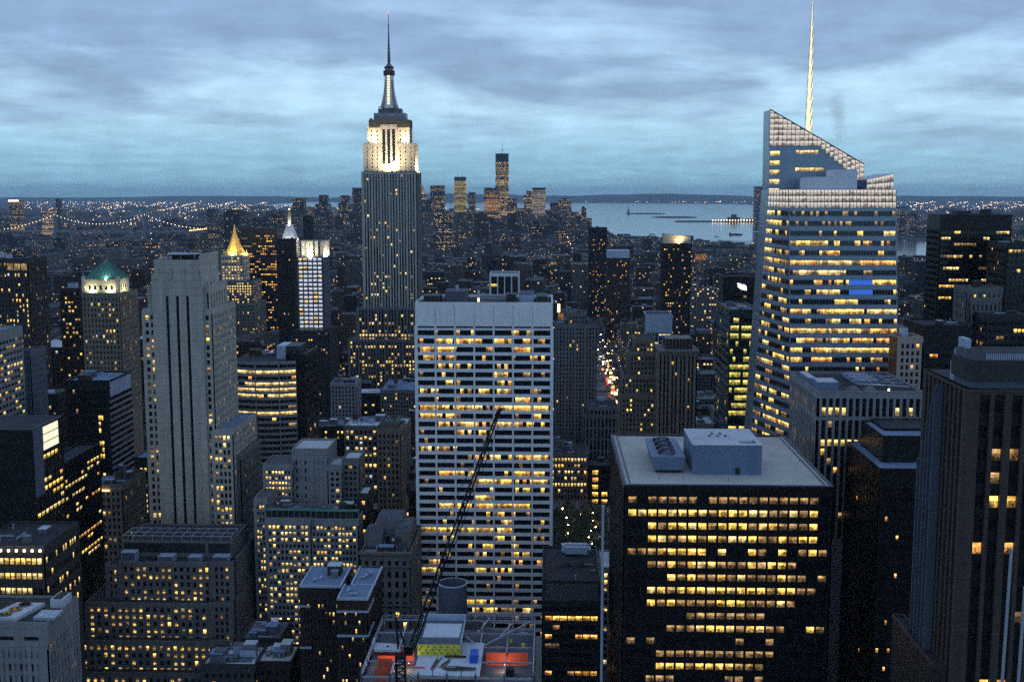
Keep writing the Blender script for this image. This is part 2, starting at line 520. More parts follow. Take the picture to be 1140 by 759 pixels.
class Bld:
    def __init__(s, name, label, cat='building', group=None, ref=None, seed=0):
        s.name, s.label, s.cat, s.group, s.ref = name, label, cat, group, ref
        s.wall, s.roof, s.panes, s.extra, s.roofs = MB(), MB(), [], [], []
        s.box = None
        s.rng = random.Random(seed * 7919 + len(label))

    def grow(s, x0, x1, y0, y1, z1):
        FOOT.append((x0, x1, y0, y1)); SCREEN.append((x0, x1, y0, y1, z1))
        b = s.box
        s.box = (x0, x1, y0, y1, z1) if b is None else (min(b[0], x0), max(b[1], x1), min(b[2], y0), max(b[3], y1), max(b[4], z1))

    def facade(s, o, u, n, wd, z0, z1, sp_, wmat):
        cols, floors = sp_['cols'], sp_['floors']
        pm, sm = sp_['pier'] or wmat, sp_['span'] or wmat
        e = sp_['edge']
        bay = (wd - 2 * e) / cols
        zt = z1 - sp_['top']; zb = z0 + sp_['base']
        fh = (zt - zb) / floors
        pw = bay * (1 - sp_['ww'])
        D = sp_['d']
        for c in range(cols + 1):
            a = e + c * bay
            s0, s1 = a - pw / 2, a + pw / 2
            if sp_['big'] and c % sp_['big'] == 0: s0, s1 = a - pw / 2 * sp_['bigw'], a + pw / 2 * sp_['bigw']
            if c == 0: s0 = -D
            if c == cols: s1 = wd + D
            s.wall.obox(o, u, n, s0, s1, 0, sp_['pd'], z0, zt, pm)
        hh = sp_['wh'] * fh; so = sp_['sill'] * fh
        prev = z0
        for r in range(floors):
            za = zb + r * fh + so
            s.wall.obox(o, u, n, 0, wd, 0, sp_['sd'], prev, za, sm)
            prev = za + hh
        s.wall.obox(o, u, n, 0, wd, 0, sp_['sd'], prev, zt, sm)
        s.wall.obox(o, u, n, -D, wd + D, 0, D * 1.04, zt, z1, pm)
        lit = sp_['lit']
        rot = math.atan2(-n[0], n[1]) + math.pi
        for r in range(floors):
            zc_ = zb + r * fh + so + hh / 2
            for c in range(cols):
                k = lit(floors - 1 - r, c) if lit else 'dark'
                if k is None: continue
                a = e + (c + 0.5) * bay
                s.panes.append((o[0] + u[0] * a + n[0] * 0.06, o[1] + u[1] * a + n[1] * 0.06, zc_, rot, bay * sp_['ww'], hh, k))

    def tier(s, x0, x1, y0, y1, z0, z1, wmat, front=None, left=None, right=None, roof='roof_dark', zf=None, parapet=1.0, core='dark_panel'):
        """one box volume; facades with real piers, spandrels and recessed panes where a spec is given"""
        s.grow(x0, x1, y0, y1, z1)
        zf = z0 if zf is None else max(z0, zf)
        fd = front['d'] if front else 0
        ld = left['d'] if left else 0
        rd = right['d'] if right else 0
        a0, a1, b0, b1 = x0 + ld, x1 - rd, y0 + fd, y1
        cm = core if (front or left or right) else wmat
        if front or left or right:
            if zf > z0 + 0.1: s.wall.box(x0, x1, y0, y1, z0, zf, wmat, skip=(0,))
            s.wall.box(a0, a1, b0, b1, zf, z1 - 0.02, cm, skip=(0, 1))
            if front: s.facade((a0, b0), (1, 0), (0, -1), a1 - a0, zf, z1, front, wmat)
            if left: s.facade((a0, b1), (0, -1), (-1, 0), b1 - b0, zf, z1, left, wmat)
            if right: s.facade((a1, b0), (0, 1), (1, 0), b1 - b0, zf, z1, right, wmat)
            s.wall.box(x0, x1, y1, y1 + 0.15, zf, z1, wmat)
        else:
            s.wall.box(x0, x1, y0, y1, z0, z1 - 0.02, wmat, skip=(0, 1))
        if roof:
            s.roof = MB(); s.roofs.append(s.roof)
            s.roof.box(x0 + 0.05, x1 - 0.05, y0 + 0.05, y1 - 0.05, z1 - 0.4, z1, roof)
            if parapet > 0:
                t = 0.45
                s.roof.box(x0, x1, y0, y0 + t, z1, z1 + parapet, wmat)
                s.roof.box(x0, x1, y1 - t, y1, z1, z1 + parapet, wmat)
                s.roof.box(x0, x0 + t, y0 + t, y1 - t, z1, z1 + parapet, wmat)
                s.roof.box(x1 - t, x1, y0 + t, y1 - t, z1, z1 + parapet, wmat)

    def part(s, name, mb, label=None, sub=None):
        s.extra.append((name, mb, label, sub or []))

    def clutter(s, x0, x1, y0, y1, z, n, seed=1, tanks=1):
        """rooftop plant: bulkheads, ducts and wooden water tanks as parts of their own"""
        rg = random.Random(seed)
        for i in range(n):
            wx, wy, h = rg.uniform(2.5, 7), rg.uniform(2.5, 6), rg.uniform(1.5, 4.5)
            if wx > (x1 - x0) * 0.5 or wy > (y1 - y0) * 0.6: continue
            cx_, cy_q = rg.uniform(x0 + wx / 2, x1 - wx / 2), rg.uniform(y0 + wy / 2, y1 - wy / 2)
            b = MB()
            b.box(cx_ - wx / 2, cx_ + wx / 2, cy_q - wy / 2, cy_q + wy / 2, z - 0.05, z + h, rg.choice(['stone_grey', 'steel', 'roof_grey', 'pale_metal', 'brick_brown']))
            b.box(cx_ - wx / 2 - .1, cx_ + wx / 2 + .1, cy_q - wy / 2 - .1, cy_q + wy / 2 + .1, z + h, z + h + .25, rg.choice(['roof_pale', 'roof_grey', 'roof_blue']))
            s.part('roof_unit', b)
        for i in range(n):                       # ducts and pipes lying on the roof
            b = MB()
            ln, xx, yy = rg.uniform(3, max(3.5, (x1 - x0) * .5)), rg.uniform(x0, x1), rg.uniform(y0, y1)
            if rg.random() < .6: b.box(max(x0, xx - ln / 2), min(x1, xx + ln / 2), yy - .35, yy + .35, z + .25, z + .95, rg.choice(['steel_pale', 'steel', 'pale_metal']))
            else:
                b.box(xx - .35, xx + .35, max(y0, yy - ln / 2), min(y1, yy + ln / 2), z + .25, z + .95, rg.choice(['steel_pale', 'steel']))
            for t_ in (.2, .8): b.box(xx - .3, xx + .3, yy - .3, yy + .3, z - .05, z + .26, 'steel')
            s.part('roof_duct', b)
            b = MB(); b.cyl(rg.uniform(x0, x1), rg.uniform(y0, y1), z - .05, z + rg.uniform(1, 2.6), .3, .3, 8, 'steel_pale'); s.part('vent_pipe', b)
        for i in range(tanks):
            r = rg.uniform(1.5, 2.1)
            cx_, cy_q = rg.uniform(x0 + 3, x1 - 3), rg.uniform(y0 + 3, y1 - 3)
            s.part('water_tank', tank_mb(cx_, cy_q, z, r))

    def finish(s, ybot=None):
        x0, x1, y0, y1, z1 = s.box
        o = ((x0 + x1) / 2, (y0 + y1) / 2, 0.0)
        root = empty(s.name, o, s.label, s.cat, s.group)
        STAT['bld'] += 1
        if s.wall.f: s.wall.build('wall', root, o)
        if s.roof.f and s.roof not in s.roofs: s.roofs.append(s.roof)
        for rm in s.roofs: rm.build('roof', root, o)
        for nm, mb, lab, sub in s.extra:
            q = mb.build(nm, root, o)
            if lab: q['label'] = lab
            for n2_, m2 in sub: m2.build(n2_, q, o)
        if s.panes:
            P = s.panes
            sc = []
            for i, (x, y, z, r, wd, ht, k) in enumerate(P):
                px, py = proj(x, y, z)
                facing = abs(math.cos(r)) if abs(math.sin(r)) < 0.5 else 0.25
                t = FPX / y
                inn = -2 < px < 1142 and -2 < py < 761 and (ybot is None or py < ybot + 3)
                sc.append(((wd * t * ht * t * facing if inn else 0) * (1.6 if k != 'dark' else 1.0), i))
            best = sorted(sc, reverse=True)
            chosen = [i for a, i in best[:100] if a > 3.2]
            cs = set(chosen)
            for i in chosen:
                x, y, z, r, wd, ht, k = P[i]
                ob = bpy.data.objects.new('window', pane_mesh(wd, ht, k))
                ob.location = (x - o[0], y - o[1], z - o[2]); ob.rotation_euler = (0, 0, r)
                ob.parent = root
                COL.objects.link(ob)
            STAT['win'] += len(chosen)
            b = MB(); b.uv = []
            for i, (x, y, z, r, wd, ht, k) in enumerate(P):
                if i in cs: continue
                ux, uy = math.cos(r) * wd / 2, math.sin(r) * wd / 2
                b.face([(x - ux, y - uy, z - ht / 2), (x + ux, y + uy, z - ht / 2), (x + ux, y + uy, z + ht / 2), (x - ux, y - uy, z + ht / 2)], k)
                b.uv += [0, 0, 1, 0, 1, 1, 0, 1]
            if b.f:
                ob = b.build('window', root, o)
                ob['kind'] = 'stuff'
        px, py = proj((x0 + x1) / 2, y0, z1)
        if s.ref: REFS.append((px, py, y0, s.ref))
        pa, pb_ = proj(x0, y0, z1)[0], proj(x1, y0, z1)[0]
        if ybot: KEEP.append((min(pa, pb_) - 3, max(pa, pb_) + 3, ybot, y0))
        return root


def tank_mb(x, y, z, r=1.8):
    b = MB()
    for i, j in ((-1, -1), (1, -1), (1, 1), (-1, 1)):
        b.bar((x + i * r * .6, y + j * r * .6, z - .05), (x + i * r * .6, y + j * r * .6, z + 2.2), 0.12, 'steel')
    b.cyl(x, y, z + 2.1, z + 2.1 + r * 1.7, r, r, 12, 'tank_wood')
    b.cyl(x, y, z + 2.1 + r * 1.7, z + 2.1 + r * 2.4, r * 1.08, 0.1, 12, 'roof_dark')
    return b


def span(px0, px1, py, Y):
    a, b = at(px0, py, Y), at(px1, py, Y)
    return a.x, b.x, a.z


def ztop(px, py, Y): return at(px, py, Y).z


def flood(loc, target, size, power, color):
    ld = bpy.data.lights.new('floodlight', 'AREA')
    ld.shape = 'RECTANGLE'; ld.size = size[0]; ld.size_y = size[1]
    ld.energy = power; ld.color = color
    o = bpy.data.objects.new('floodlight', ld)
    o.location = loc
    o.rotation_euler = (Vector(target) - Vector(loc)).to_track_quat('-Z', 'X').to_euler()
    COL.objects.link(o)
    return o

# ------------------------------------------------------------------ ground, water, land, hills, haze
def sheet(name, poly, z, mat, kind='structure'):
    b = MB(); b.face([(x, y, z) for x, y in poly], mat)
    o = b.build(name); o['kind'] = kind
    return o


sheet('water', [(-45000, -3000), (45000, -3000), (45000, 48000), (-45000, 48000)], -3.0, 'water')


def land(name, poly, z, mat):
    b = MB(); b.prism(poly, -6, z, mat); o = b.build(name); o['kind'] = 'structure'


land('ground', [(-16000, -2500), (1190, -2500), (1142, 3480), (995, 5200), (600, 5900), (415, 6670), (300, 7350), (-250, 7450), (-900, 8300), (-1300, 10100), (-3300, 10350), (-3300, 11700), (-900, 12000),
                (-700, 16000), (-2500, 19000), (-6000, 24000), (-9000, 46000), (-40000, 46000), (-40000, 8000)], 0.0, 'ground_far')
land('ground_west_shore', [(2350, -2500), (40000, -2500), (40000, 46000), (6500, 46000), (3200, 34500), (-4500, 35500), (-4500, 31500), (1500, 30000), (4300, 28000), (4700, 21000), (4100, 17000), (2700, 12500), (2150, 10600), (1850, 9700), (1950, 6300)], 0.0, 'ground_far')
land('island', [(965, 14250), (1120, 14050), (1300, 14080), (1440, 14300), (1330, 14600), (1080, 14600)], 3.0, 'hill_green')
land('island', [(1090, 12150), (1180, 11900), (1470, 11880), (1550, 12150), (1440, 12450), (1190, 12450)], 3.0, 'hill_green')


def hills(name, x0, x1, y, h, seed, depth=5000):
    rg = random.Random(seed); b = MB(); n = 60
    prof = [0.35 + 0.65 * (0.5 + 0.5 * math.sin(i * 0.21 + seed) * math.cos(i * 0.083 + 2 * seed)) + rg.uniform(-.06, .06) for i in range(n + 1)]
    rows = []
    for k, (dy, f) in enumerate(((0, 0), (depth * .25, .55), (depth * .5, 1.0), (depth, .4))):
        rows.append([(x0 + (x1 - x0) * i / n, y + dy, -1 + h * f * prof[i] * min(1, i / 6, (n - i) / 6) * (1 if f else 0)) for i in range(n + 1)])
    for a in range(3):
        for i in range(n):
            b.face([rows[a][i], rows[a][i + 1], rows[a + 1][i + 1], rows[a + 1][i]], 'hill_green')
    o = b.build(name); o['kind'] = 'structure'


hills('hills', -9000, 14000, 34000, 270, 1.3, 7000)
hills('hills', 3500, 32000, 36000, 220, 2.9, 7000)
hills('hills', -38000, -5000, 38000, 170, 4.1, 5000)

hz = MB()
hz.box(-44000, 44000, -2800, 47000, -7.0, 470, 'water')
ho = hz.build('haze'); ho['kind'] = 'stuff'
hm = bpy.data.materials.new('haze'); hm.use_nodes = True
hm.node_tree.nodes.clear()
hv = hm.node_tree.nodes.new('ShaderNodeVolumePrincipled')
hv.inputs['Color'].default_value = (0.55, 0.76, 0.96, 1)
hv.inputs['Density'].default_value = 2.2e-5
hv.inputs['Anisotropy'].default_value = 0.0
hout = hm.node_tree.nodes.new('ShaderNodeOutputMaterial')
hm.node_tree.links.new(hv.outputs[0], hout.inputs['Volume'])
ho.data.materials.clear(); ho.data.materials.append(hm)

AVENUES = [-3200, -2930, -2660, -2390, -2120, -1850, -1590, -1320, -1060, -800, -560, -400, -245, 92, 370, 640, 910, 1180]
b = MB()                                              # avenues and streets lie a little above the ground sheet
for x in AVENUES: b.face([(x - 9, 300, 0.06), (x + 9, 300, 0.06), (x + 9, 6200, 0.06), (x - 9, 6200, 0.06)], 'asphalt')
o = b.build('avenue_roads'); o['kind'] = 'structure'
b = MB()
for i in range(len(AVENUES) - 1):
    for k in range(70):
        y = 620 + 80 * k
        b.face([(AVENUES[i] + 9, y - 7, 0.06), (AVENUES[i + 1] - 9, y - 7, 0.06), (AVENUES[i + 1] - 9, y + 7, 0.06), (AVENUES[i] + 9, y + 7, 0.06)], 'asphalt')
o = b.build('street_roads'); o['kind'] = 'structure'
b = MB()
for i in range(len(AVENUES) - 1):
    for k in range(30):
        y = 620 + 80 * k
        b.box(AVENUES[i] + 9.1, AVENUES[i + 1] - 9.1, y + 7.1, y + 72.9, 0, 0.15, 'paving', skip=(0,))
o = b.build('pavement'); o['kind'] = 'structure'

# ------------------------------------------------------------------ quad facades for tapering towers
def lerp(a, b, t): return (a[0] + (b[0] - a[0]) * t, a[1] + (b[1] - a[1]) * t, a[2] + (b[2] - a[2]) * t)


def quad_facade(B, bl, br, tr, tl, floors, cols, wh, ww, lit, sm, proud=0.3, sill=0.2, edge=0.01, line=None):
    nv = (Vector(br) - Vector(bl)).cross(Vector(tl) - Vector(bl)).normalized()
    def P(s, f, d=0.0):
        p = lerp(lerp(bl, br, s), lerp(tl, tr, s), f)
        return (p[0] + nv.x * d, p[1] + nv.y * d, p[2] + nv.z * d)
    prev = 0.0
    for r in range(floors + 1):
        f1 = (r + sill) / floors if r < floors else 1.0
        B.wall.hexa([P(0, prev, proud), P(1, prev, proud), P(1, prev), P(0, prev), P(0, f1, proud), P(1, f1, proud), P(1, f1), P(0, f1)], sm, skip=(4,))
        if line:
            fm = (prev + f1) / 2; dl = .12 / max(1.0, (tl[2] - bl[2]))
            B.wall.hexa([P(0, fm - dl, proud + .12), P(1, fm - dl, proud + .12), P(1, fm - dl, proud - .02), P(0, fm - dl, proud - .02), P(0, fm + dl, proud + .12), P(1, fm + dl, proud + .12), P(1, fm + dl, proud - .02), P(0, fm + dl, proud - .02)], line)
        if r == floors: break
        f2 = f1 + wh / floors
        for c in range(cols):
            k = lit(floors - 1 - r, c)
            if k is None: continue
            s0 = edge + (1 - 2 * edge) * (c + (1 - ww) / 2) / cols; s1 = edge + (1 - 2 * edge) * (c + (1 + ww) / 2) / cols
            B.quads.append(([P(s0, f1, .06), P(s1, f1, .06), P(s1, f2, .06), P(s0, f2, .06)], k))
        prev = f2


def finish_quads(B, root, ybot=759):
    o = tuple(root.location)
    sc = []
    for i, (q, k) in enumerate(B.quads):
        pp = [proj(*p) for p in q]
        ar = 0.5 * abs(sum(pp[j][0] * pp[(j + 1) % 4][1] - pp[(j + 1) % 4][0] * pp[j][1] for j in range(4)))
        inn = 0 <= pp[0][0] <= 1140 and 0 <= pp[0][1] <= ybot
        sc.append(((ar if inn else 0) * (1.5 if k != 'dark' else 1), i))
    ch = set(i for a, i in sorted(sc, reverse=True)[:100] if a > 3)
    rest = MB(); rest.uv = []
    for i, (q, k) in enumerate(B.quads):
        if i in ch:
            m1 = MB(); m1.uv = [0, 0, 1, 0, 1, 1, 0, 1]; m1.face(q, k); m1.build('window', root, o)
        else:
            rest.face(q, k); rest.uv += [0, 0, 1, 0, 1, 1, 0, 1]
    if rest.f:
        ob = rest.build('window', root, o); ob['kind'] = 'stuff'
    STAT['win'] += len(ch)


# ------------------------------------------------------------------ landmark: the tall spired skyscraper with the floodlit crown
def spired_skyscraper():
    B = Bld('spired_skyscraper', 'tallest stone skyscraper with floodlit white crown and needle mast, left of the white slab tower', 'skyscraper', ref='the spired skyscraper', seed=3)
    Y = 1280
    x0, x1, z1 = span(403, 464, 192, Y)
    _, _, zb = span(403, 464, 440, Y)
    rg = B.rng
    lr = lit_rule(rg, .07, ('pale', 'warm', 'dim', 'dim'), .8)
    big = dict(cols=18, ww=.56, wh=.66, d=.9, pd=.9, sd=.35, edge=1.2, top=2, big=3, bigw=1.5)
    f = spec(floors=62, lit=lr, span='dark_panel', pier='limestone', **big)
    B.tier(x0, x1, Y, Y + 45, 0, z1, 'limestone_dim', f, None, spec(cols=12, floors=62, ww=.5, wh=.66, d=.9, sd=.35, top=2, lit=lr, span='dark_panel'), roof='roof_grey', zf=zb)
    xa, xb, za = span(397.5, 466, 343, Y - 7)
    B.tier(xa, xb, Y - 7, Y + 52, 0, za, 'limestone_dim', spec(floors=22, lit=lit_rule(rg, .34, ('pale', 'warm', 'dim'), .9), span='dark_panel', **big), None, spec(cols=12, floors=22, ww=.5, wh=.66, d=.9, sd=.35, top=2, span='dark_panel'), roof='roof_grey', zf=zb)
    xa, xb, za = span(388, 470, 378, Y - 14)
    B.tier(xa, xb, Y - 14, Y + 60, 0, za, 'limestone_dim', spec(floors=15, lit=lit_rule(rg, .34, ('pale', 'warm', 'dim'), .9), span='dark_panel', **{**big, 'cols': 24}), None, spec(cols=12, floors=15, ww=.5, wh=.66, d=.9, sd=.35, top=2, span='dark_panel'), roof='roof_grey', zf=zb)
    # crown: two corner blocks either side of a recessed centre, in two steps
    Yc = Y + 6
    zA, zB = ztop(433, 160, Yc), ztop(433, 141, Yc)
    no = lambda r, c: 'dark'
    for p0, p1, yy, zz, cols, dep in ((405, 424, Yc, zA, 3, 30), (442, 462, Yc, zA, 3, 30), (424, 442, Yc + 3, zB, 3, 24), (410, 424, Yc + 4, zB, 2, 24), (442, 456.5, Yc + 4, zB, 2, 24)):
        xa, xb = span(p0, p1, 175, yy)[:2]
        wd = 0.60 if cols == 3 and dep == 24 else 0.2
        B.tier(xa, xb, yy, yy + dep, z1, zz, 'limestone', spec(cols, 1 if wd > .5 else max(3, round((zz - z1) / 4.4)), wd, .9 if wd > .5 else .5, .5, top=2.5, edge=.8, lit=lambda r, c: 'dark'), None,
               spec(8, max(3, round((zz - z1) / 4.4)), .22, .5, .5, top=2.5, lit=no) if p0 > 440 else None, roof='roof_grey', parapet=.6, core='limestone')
    for p0, p1, t_, yy, mt in ((411, 456.5, 134, Yc + 3.4, 'stone_dark'), (416, 451.5, 126.5, Yc + 6, 'steel'), (421, 446.5, 121.5, Yc + 9, 'stone_grey')):
        xa, xb, zz = span(p0, p1, t_, yy)
        B.tier(xa, xb, yy, yy + 26 - (yy - Yc) * 1.2, zB - 1, zz, mt, roof='roof_grey', parapet=.5)
    xc = at(433.7, 120, Yc + 15).x; yc = Yc + 15
    zm = lambda py: ztop(433, py, yc)
    for sx in (-1, 1):                     # little pavilions on the corners of the deck
        c = MB()
        c.box(xc + sx * 19.5 - 2.4, xc + sx * 19.5 + 2.4, Yc + 3.6, Yc + 8.4, zB, zB + 7, 'stone_dark')
        c.cyl(xc + sx * 19.5, Yc + 6, zB + 7, zB + 9.5, 2.6, 1.2, 10, 'steel')
        B.part('corner_pavilion', c)
    rail = MB()
    z_ = zm(121.5)
    rail.box(xc - 11.5, xc + 11.5, Yc + 8.6, Yc + 8.9, z_ + .6, z_ + 2.2, 'crown')
    B.part('deck_lights', rail)
    mast = MB()
    prof = [(121, 8.6), (116, 8.0), (108, 6.6), (98, 5.6), (88, 5.1), (84.5, 5.0)]
    ring = lambda r, z, n=16: [(xc + r * math.cos(2 * math.pi * (i + .5) / n), yc + r * math.sin(2 * math.pi * (i + .5) / n), z) for i in range(n)]
    mast.loft([ring(r, zm(p)) for p, r in prof], 'steel_pale')
    for i in range(4):                     # winged buttresses
        a = math.pi / 4 + i * math.pi / 2
        for (pa, ra), (pb2, rb) in zip([(121, 12.5), (114, 10), (106, 7.8), (97, 6.4)], [(114, 10), (106, 7.8), (97, 6.4), (90, 5.4)]):
            ca, sa_ = math.cos(a), math.sin(a)
            nx_, ny_ = -sa_ * .7, ca * .7
            mast.hexa([(xc + nx_, yc + ny_, zm(pa)), (xc - nx_, yc - ny_, zm(pa)), (xc + ca * ra - nx_, yc + sa_ * ra - ny_, zm(pa)), (xc + ca * ra + nx_, yc + sa_ * ra + ny_, zm(pa)),
                       (xc + nx_, yc + ny_, zm(pb2)), (xc - nx_, yc - ny_, zm(pb2)), (xc + ca * rb - nx_, yc + sa_ * rb - ny_, zm(pb2)), (xc + ca * rb + nx_, yc + sa_ * rb + ny_, zm(pb2))], 'steel')
    strip = MB()
    for i in range(11):
        za, zz = zm(117 - i * 3), zm(117 - i * 3 - 2.3)
        rr = 8.6 - i * .31
        strip.box(xc - 1.5, xc + 1.5, yc - rr - .15, yc - rr + .6, za, zz, 'spire_light')
    B.part('mast', mast, None, [('light_strip', strip)])
    cap = MB()
    cap.cyl(xc, yc, zm(84.5), zm(79), 6.4, 6.4, 16, 'stone_dark'); cap.cyl(xc, yc, zm(79), zm(76.5), 4.6, 4.6, 16, 'steel')
    cap.cyl(xc, yc, zm(76.5), zm(74.5), 5.6, 5.2, 16, 'stone_dark'); cap.cyl(xc, yc, zm(74.5), zm(71), 4.4, 1.6, 16, 'steel')
    B.part('mast_cap', cap)
    ant = MB()
    for pa, pb2, r in ((71, 58, 1.5), (58, 50, 1.15), (50, 38, .85), (38, 27, .6), (27, 15, .35)): ant.cyl(xc, yc, zm(pa), zm(pb2), r, r * .85, 8, 'dark_panel')
    for p in (68, 65, 62, 59, 55, 51, 47, 42, 37): ant.cyl(xc, yc, zm(p), zm(p - 1.1), 2.1 - (68 - p) * .04, None, 8, 'steel')
    tip = MB(); tip.cyl(xc, yc, zm(15), zm(14), .9, .9, 8, 'lamp_red')
    B.part('antenna', ant, None, [('beacon_lamp', tip)])
    B.finish(412)
    # floodlights on the setback ledges
    W_ = (1.0, 0.77, 0.45)
    xl, xr = span(404, 463, 192, Y)[:2]
    flood(((xl + xr) / 2, Y + 1.2, z1 + 1.2), ((xl + xr) / 2, Yc + 6, z1 + 26), (58, 1.2), 88000, W_)
    flood((xr + 4.5, Yc + 14, z1 + 1.2), (xr - 6, Yc + 14, z1 + 26), (1.2, 28), 30000, W_)
    flood(((xl + xr) / 2 - 18, Yc + .6, zA + 1.0), ((xl + xr) / 2 - 14, Yc + 7, zA + 14), (15, 1), 15000, W_)
    flood(((xl + xr) / 2 + 18, Yc + .6, zA + 1.0), ((xl + xr) / 2 + 14, Yc + 7, zA + 14), (15, 1), 15000, W_)


# ------------------------------------------------------------------ landmark: the white slab tower in the middle
GR = ['1131130', '5596964', '8902091', '5413066', '0452500', '0401500', '0400500', '5167734', '2000041', '9696999', '9800004', '2896773', '0074000', '0000000', '8500000', '0005569', '0200000', '0540483', '0208869', '0303032', '0009000',
      '3859890', '0002440', '0300302', '9999600', '2302422', '0033230', '0505050', '4220435', '8208200', '0100010', '0000000', '0010000', '6056000', '2048765', '0000100', '0100000', '0020010', '1000000']


def white_slab():
    B = Bld('white_slab_tower', 'broad white slab tower with dark ribbon windows in seven bays, filling the centre', 'skyscraper', ref='the white slab tower', seed=5)
    Y = 545
    x0, x1, z1 = span(462, 615.5, 340, Y)
    zr = ztop(540, 366, Y); zb = ztop(540, 366 + 8.9 * 38.6, Y)
    rg = B.rng
    per = 5
    def lit(r, c):
        if r >= len(GR): return 'dark'
        d = int(GR[r][min(6, c // per)])
        if rg.random() < d / 9.0: return rg.choice(['warm', 'warm', 'warm', 'pale', 'dim', 'orange'] if r not in (1, 2) else ['orange', 'warm', 'orange', 'dim'])
        return 'dim' if rg.random() < .06 else 'dark'
    nfl = 38
    f = spec(7 * per, nfl, .94, .63, 1.1, pd=.25, sd=1.1, edge=.9, top=0.05, base=0, lit=lit, sill=.2, pier='dark_panel', span='travertine')
    sidef = spec(10, nfl, .9, .63, 1.0, pd=.25, sd=1.0, edge=1.5, top=.05, lit=lit_rule(rg, .2), sill=.2, span='travertine')
    B.tier(x0, x1, Y, Y + 44, 0, zr, 'travertine', f, sidef, sidef, roof=None, zf=zb, parapet=0, core='dark')
    B.wall.box(x0, x1, Y - .02, Y + 44, zr + 1.2, z1, 'travertine')
    B.wall.box(x0 + .8, x1 - .8, Y + .8, Y + 43, zr - .02, zr + 1.25, 'dark_panel')
    B.wall.box(x0, x1, Y - .03, Y + 1.0, zr - .25, zr + .32, 'travertine')
    n = 7
    wdt = x1 - x0
    for i in range(n + 1):                  # the white mullion lines between the bays
        xm = x0 + .35 + (wdt - .7) * i / n
        hw = .75 if i in (0, n) else .42
        B.wall.box(xm - hw, xm + hw, Y - .22, Y + .6, zb, zr + 1.2, 'travertine')
        if 0 < i < n: B.wall.box(xm - .07, xm + .07, Y - .07, Y + .3, zr + 1.3, z1, 'slate_panel')
    t = .7
    for bx in ((x0, x1, Y, Y + t), (x0, x1, Y + 44 - t, Y + 44), (x0, x0 + t, Y + t, Y + 44 - t), (x1 - t, x1, Y + t, Y + 44 - t)): B.roof.box(*bx, z1, z1 + 1.6, 'travertine')
    B.roof.box(x0 + t, x1 - t, Y + t, Y + 44 - t, z1, z1 + .2, 'roof_dark')
    zt = z1 + .2
    for a, b_, c, d, h, mt in ((.05, .17, 8, 20, 3.5, 'stone_dark'), (.2, .36, 12, 30, 5.2, 'roof_grey'), (.45, .66, 10, 34, 1.6, 'steel'), (.66, .73, 6, 16, 4.5, 'dark_panel'), (.75, .86, 14, 34, 4.0, 'pale_metal'), (.88, .96, 10, 30, 3.2, 'stone_dark')):
        q = MB(); q.box(x0 + wdt * a, x0 + wdt * b_, Y + c, Y + d, zt - .05, zt + h, mt); q.box(x0 + wdt * a - .2, x0 + wdt * b_ + .2, Y + c - .2, Y + d + .2, zt + h, zt + h + .3, 'roof_grey'); B.part('roof_unit', q)
    for a, c in ((.285, 20), (.455, 8)):
        q = MB(); q.cyl(x0 + wdt * a, Y + c, zt + (5.5 if c == 20 else 0), zt + 8.0 - (c == 8) * 1.5, .7, .7, 8, 'steel_pale'); B.part('vent_pipe', q)
    q = MB(); q.box(x0 + wdt * .448, x0 + wdt * .462, Y + 6.5, Y + 7, zt + 1.2, zt + 2.6, 'lamp_warm'); B.part('roof_lamp', q)
    B.finish(700)


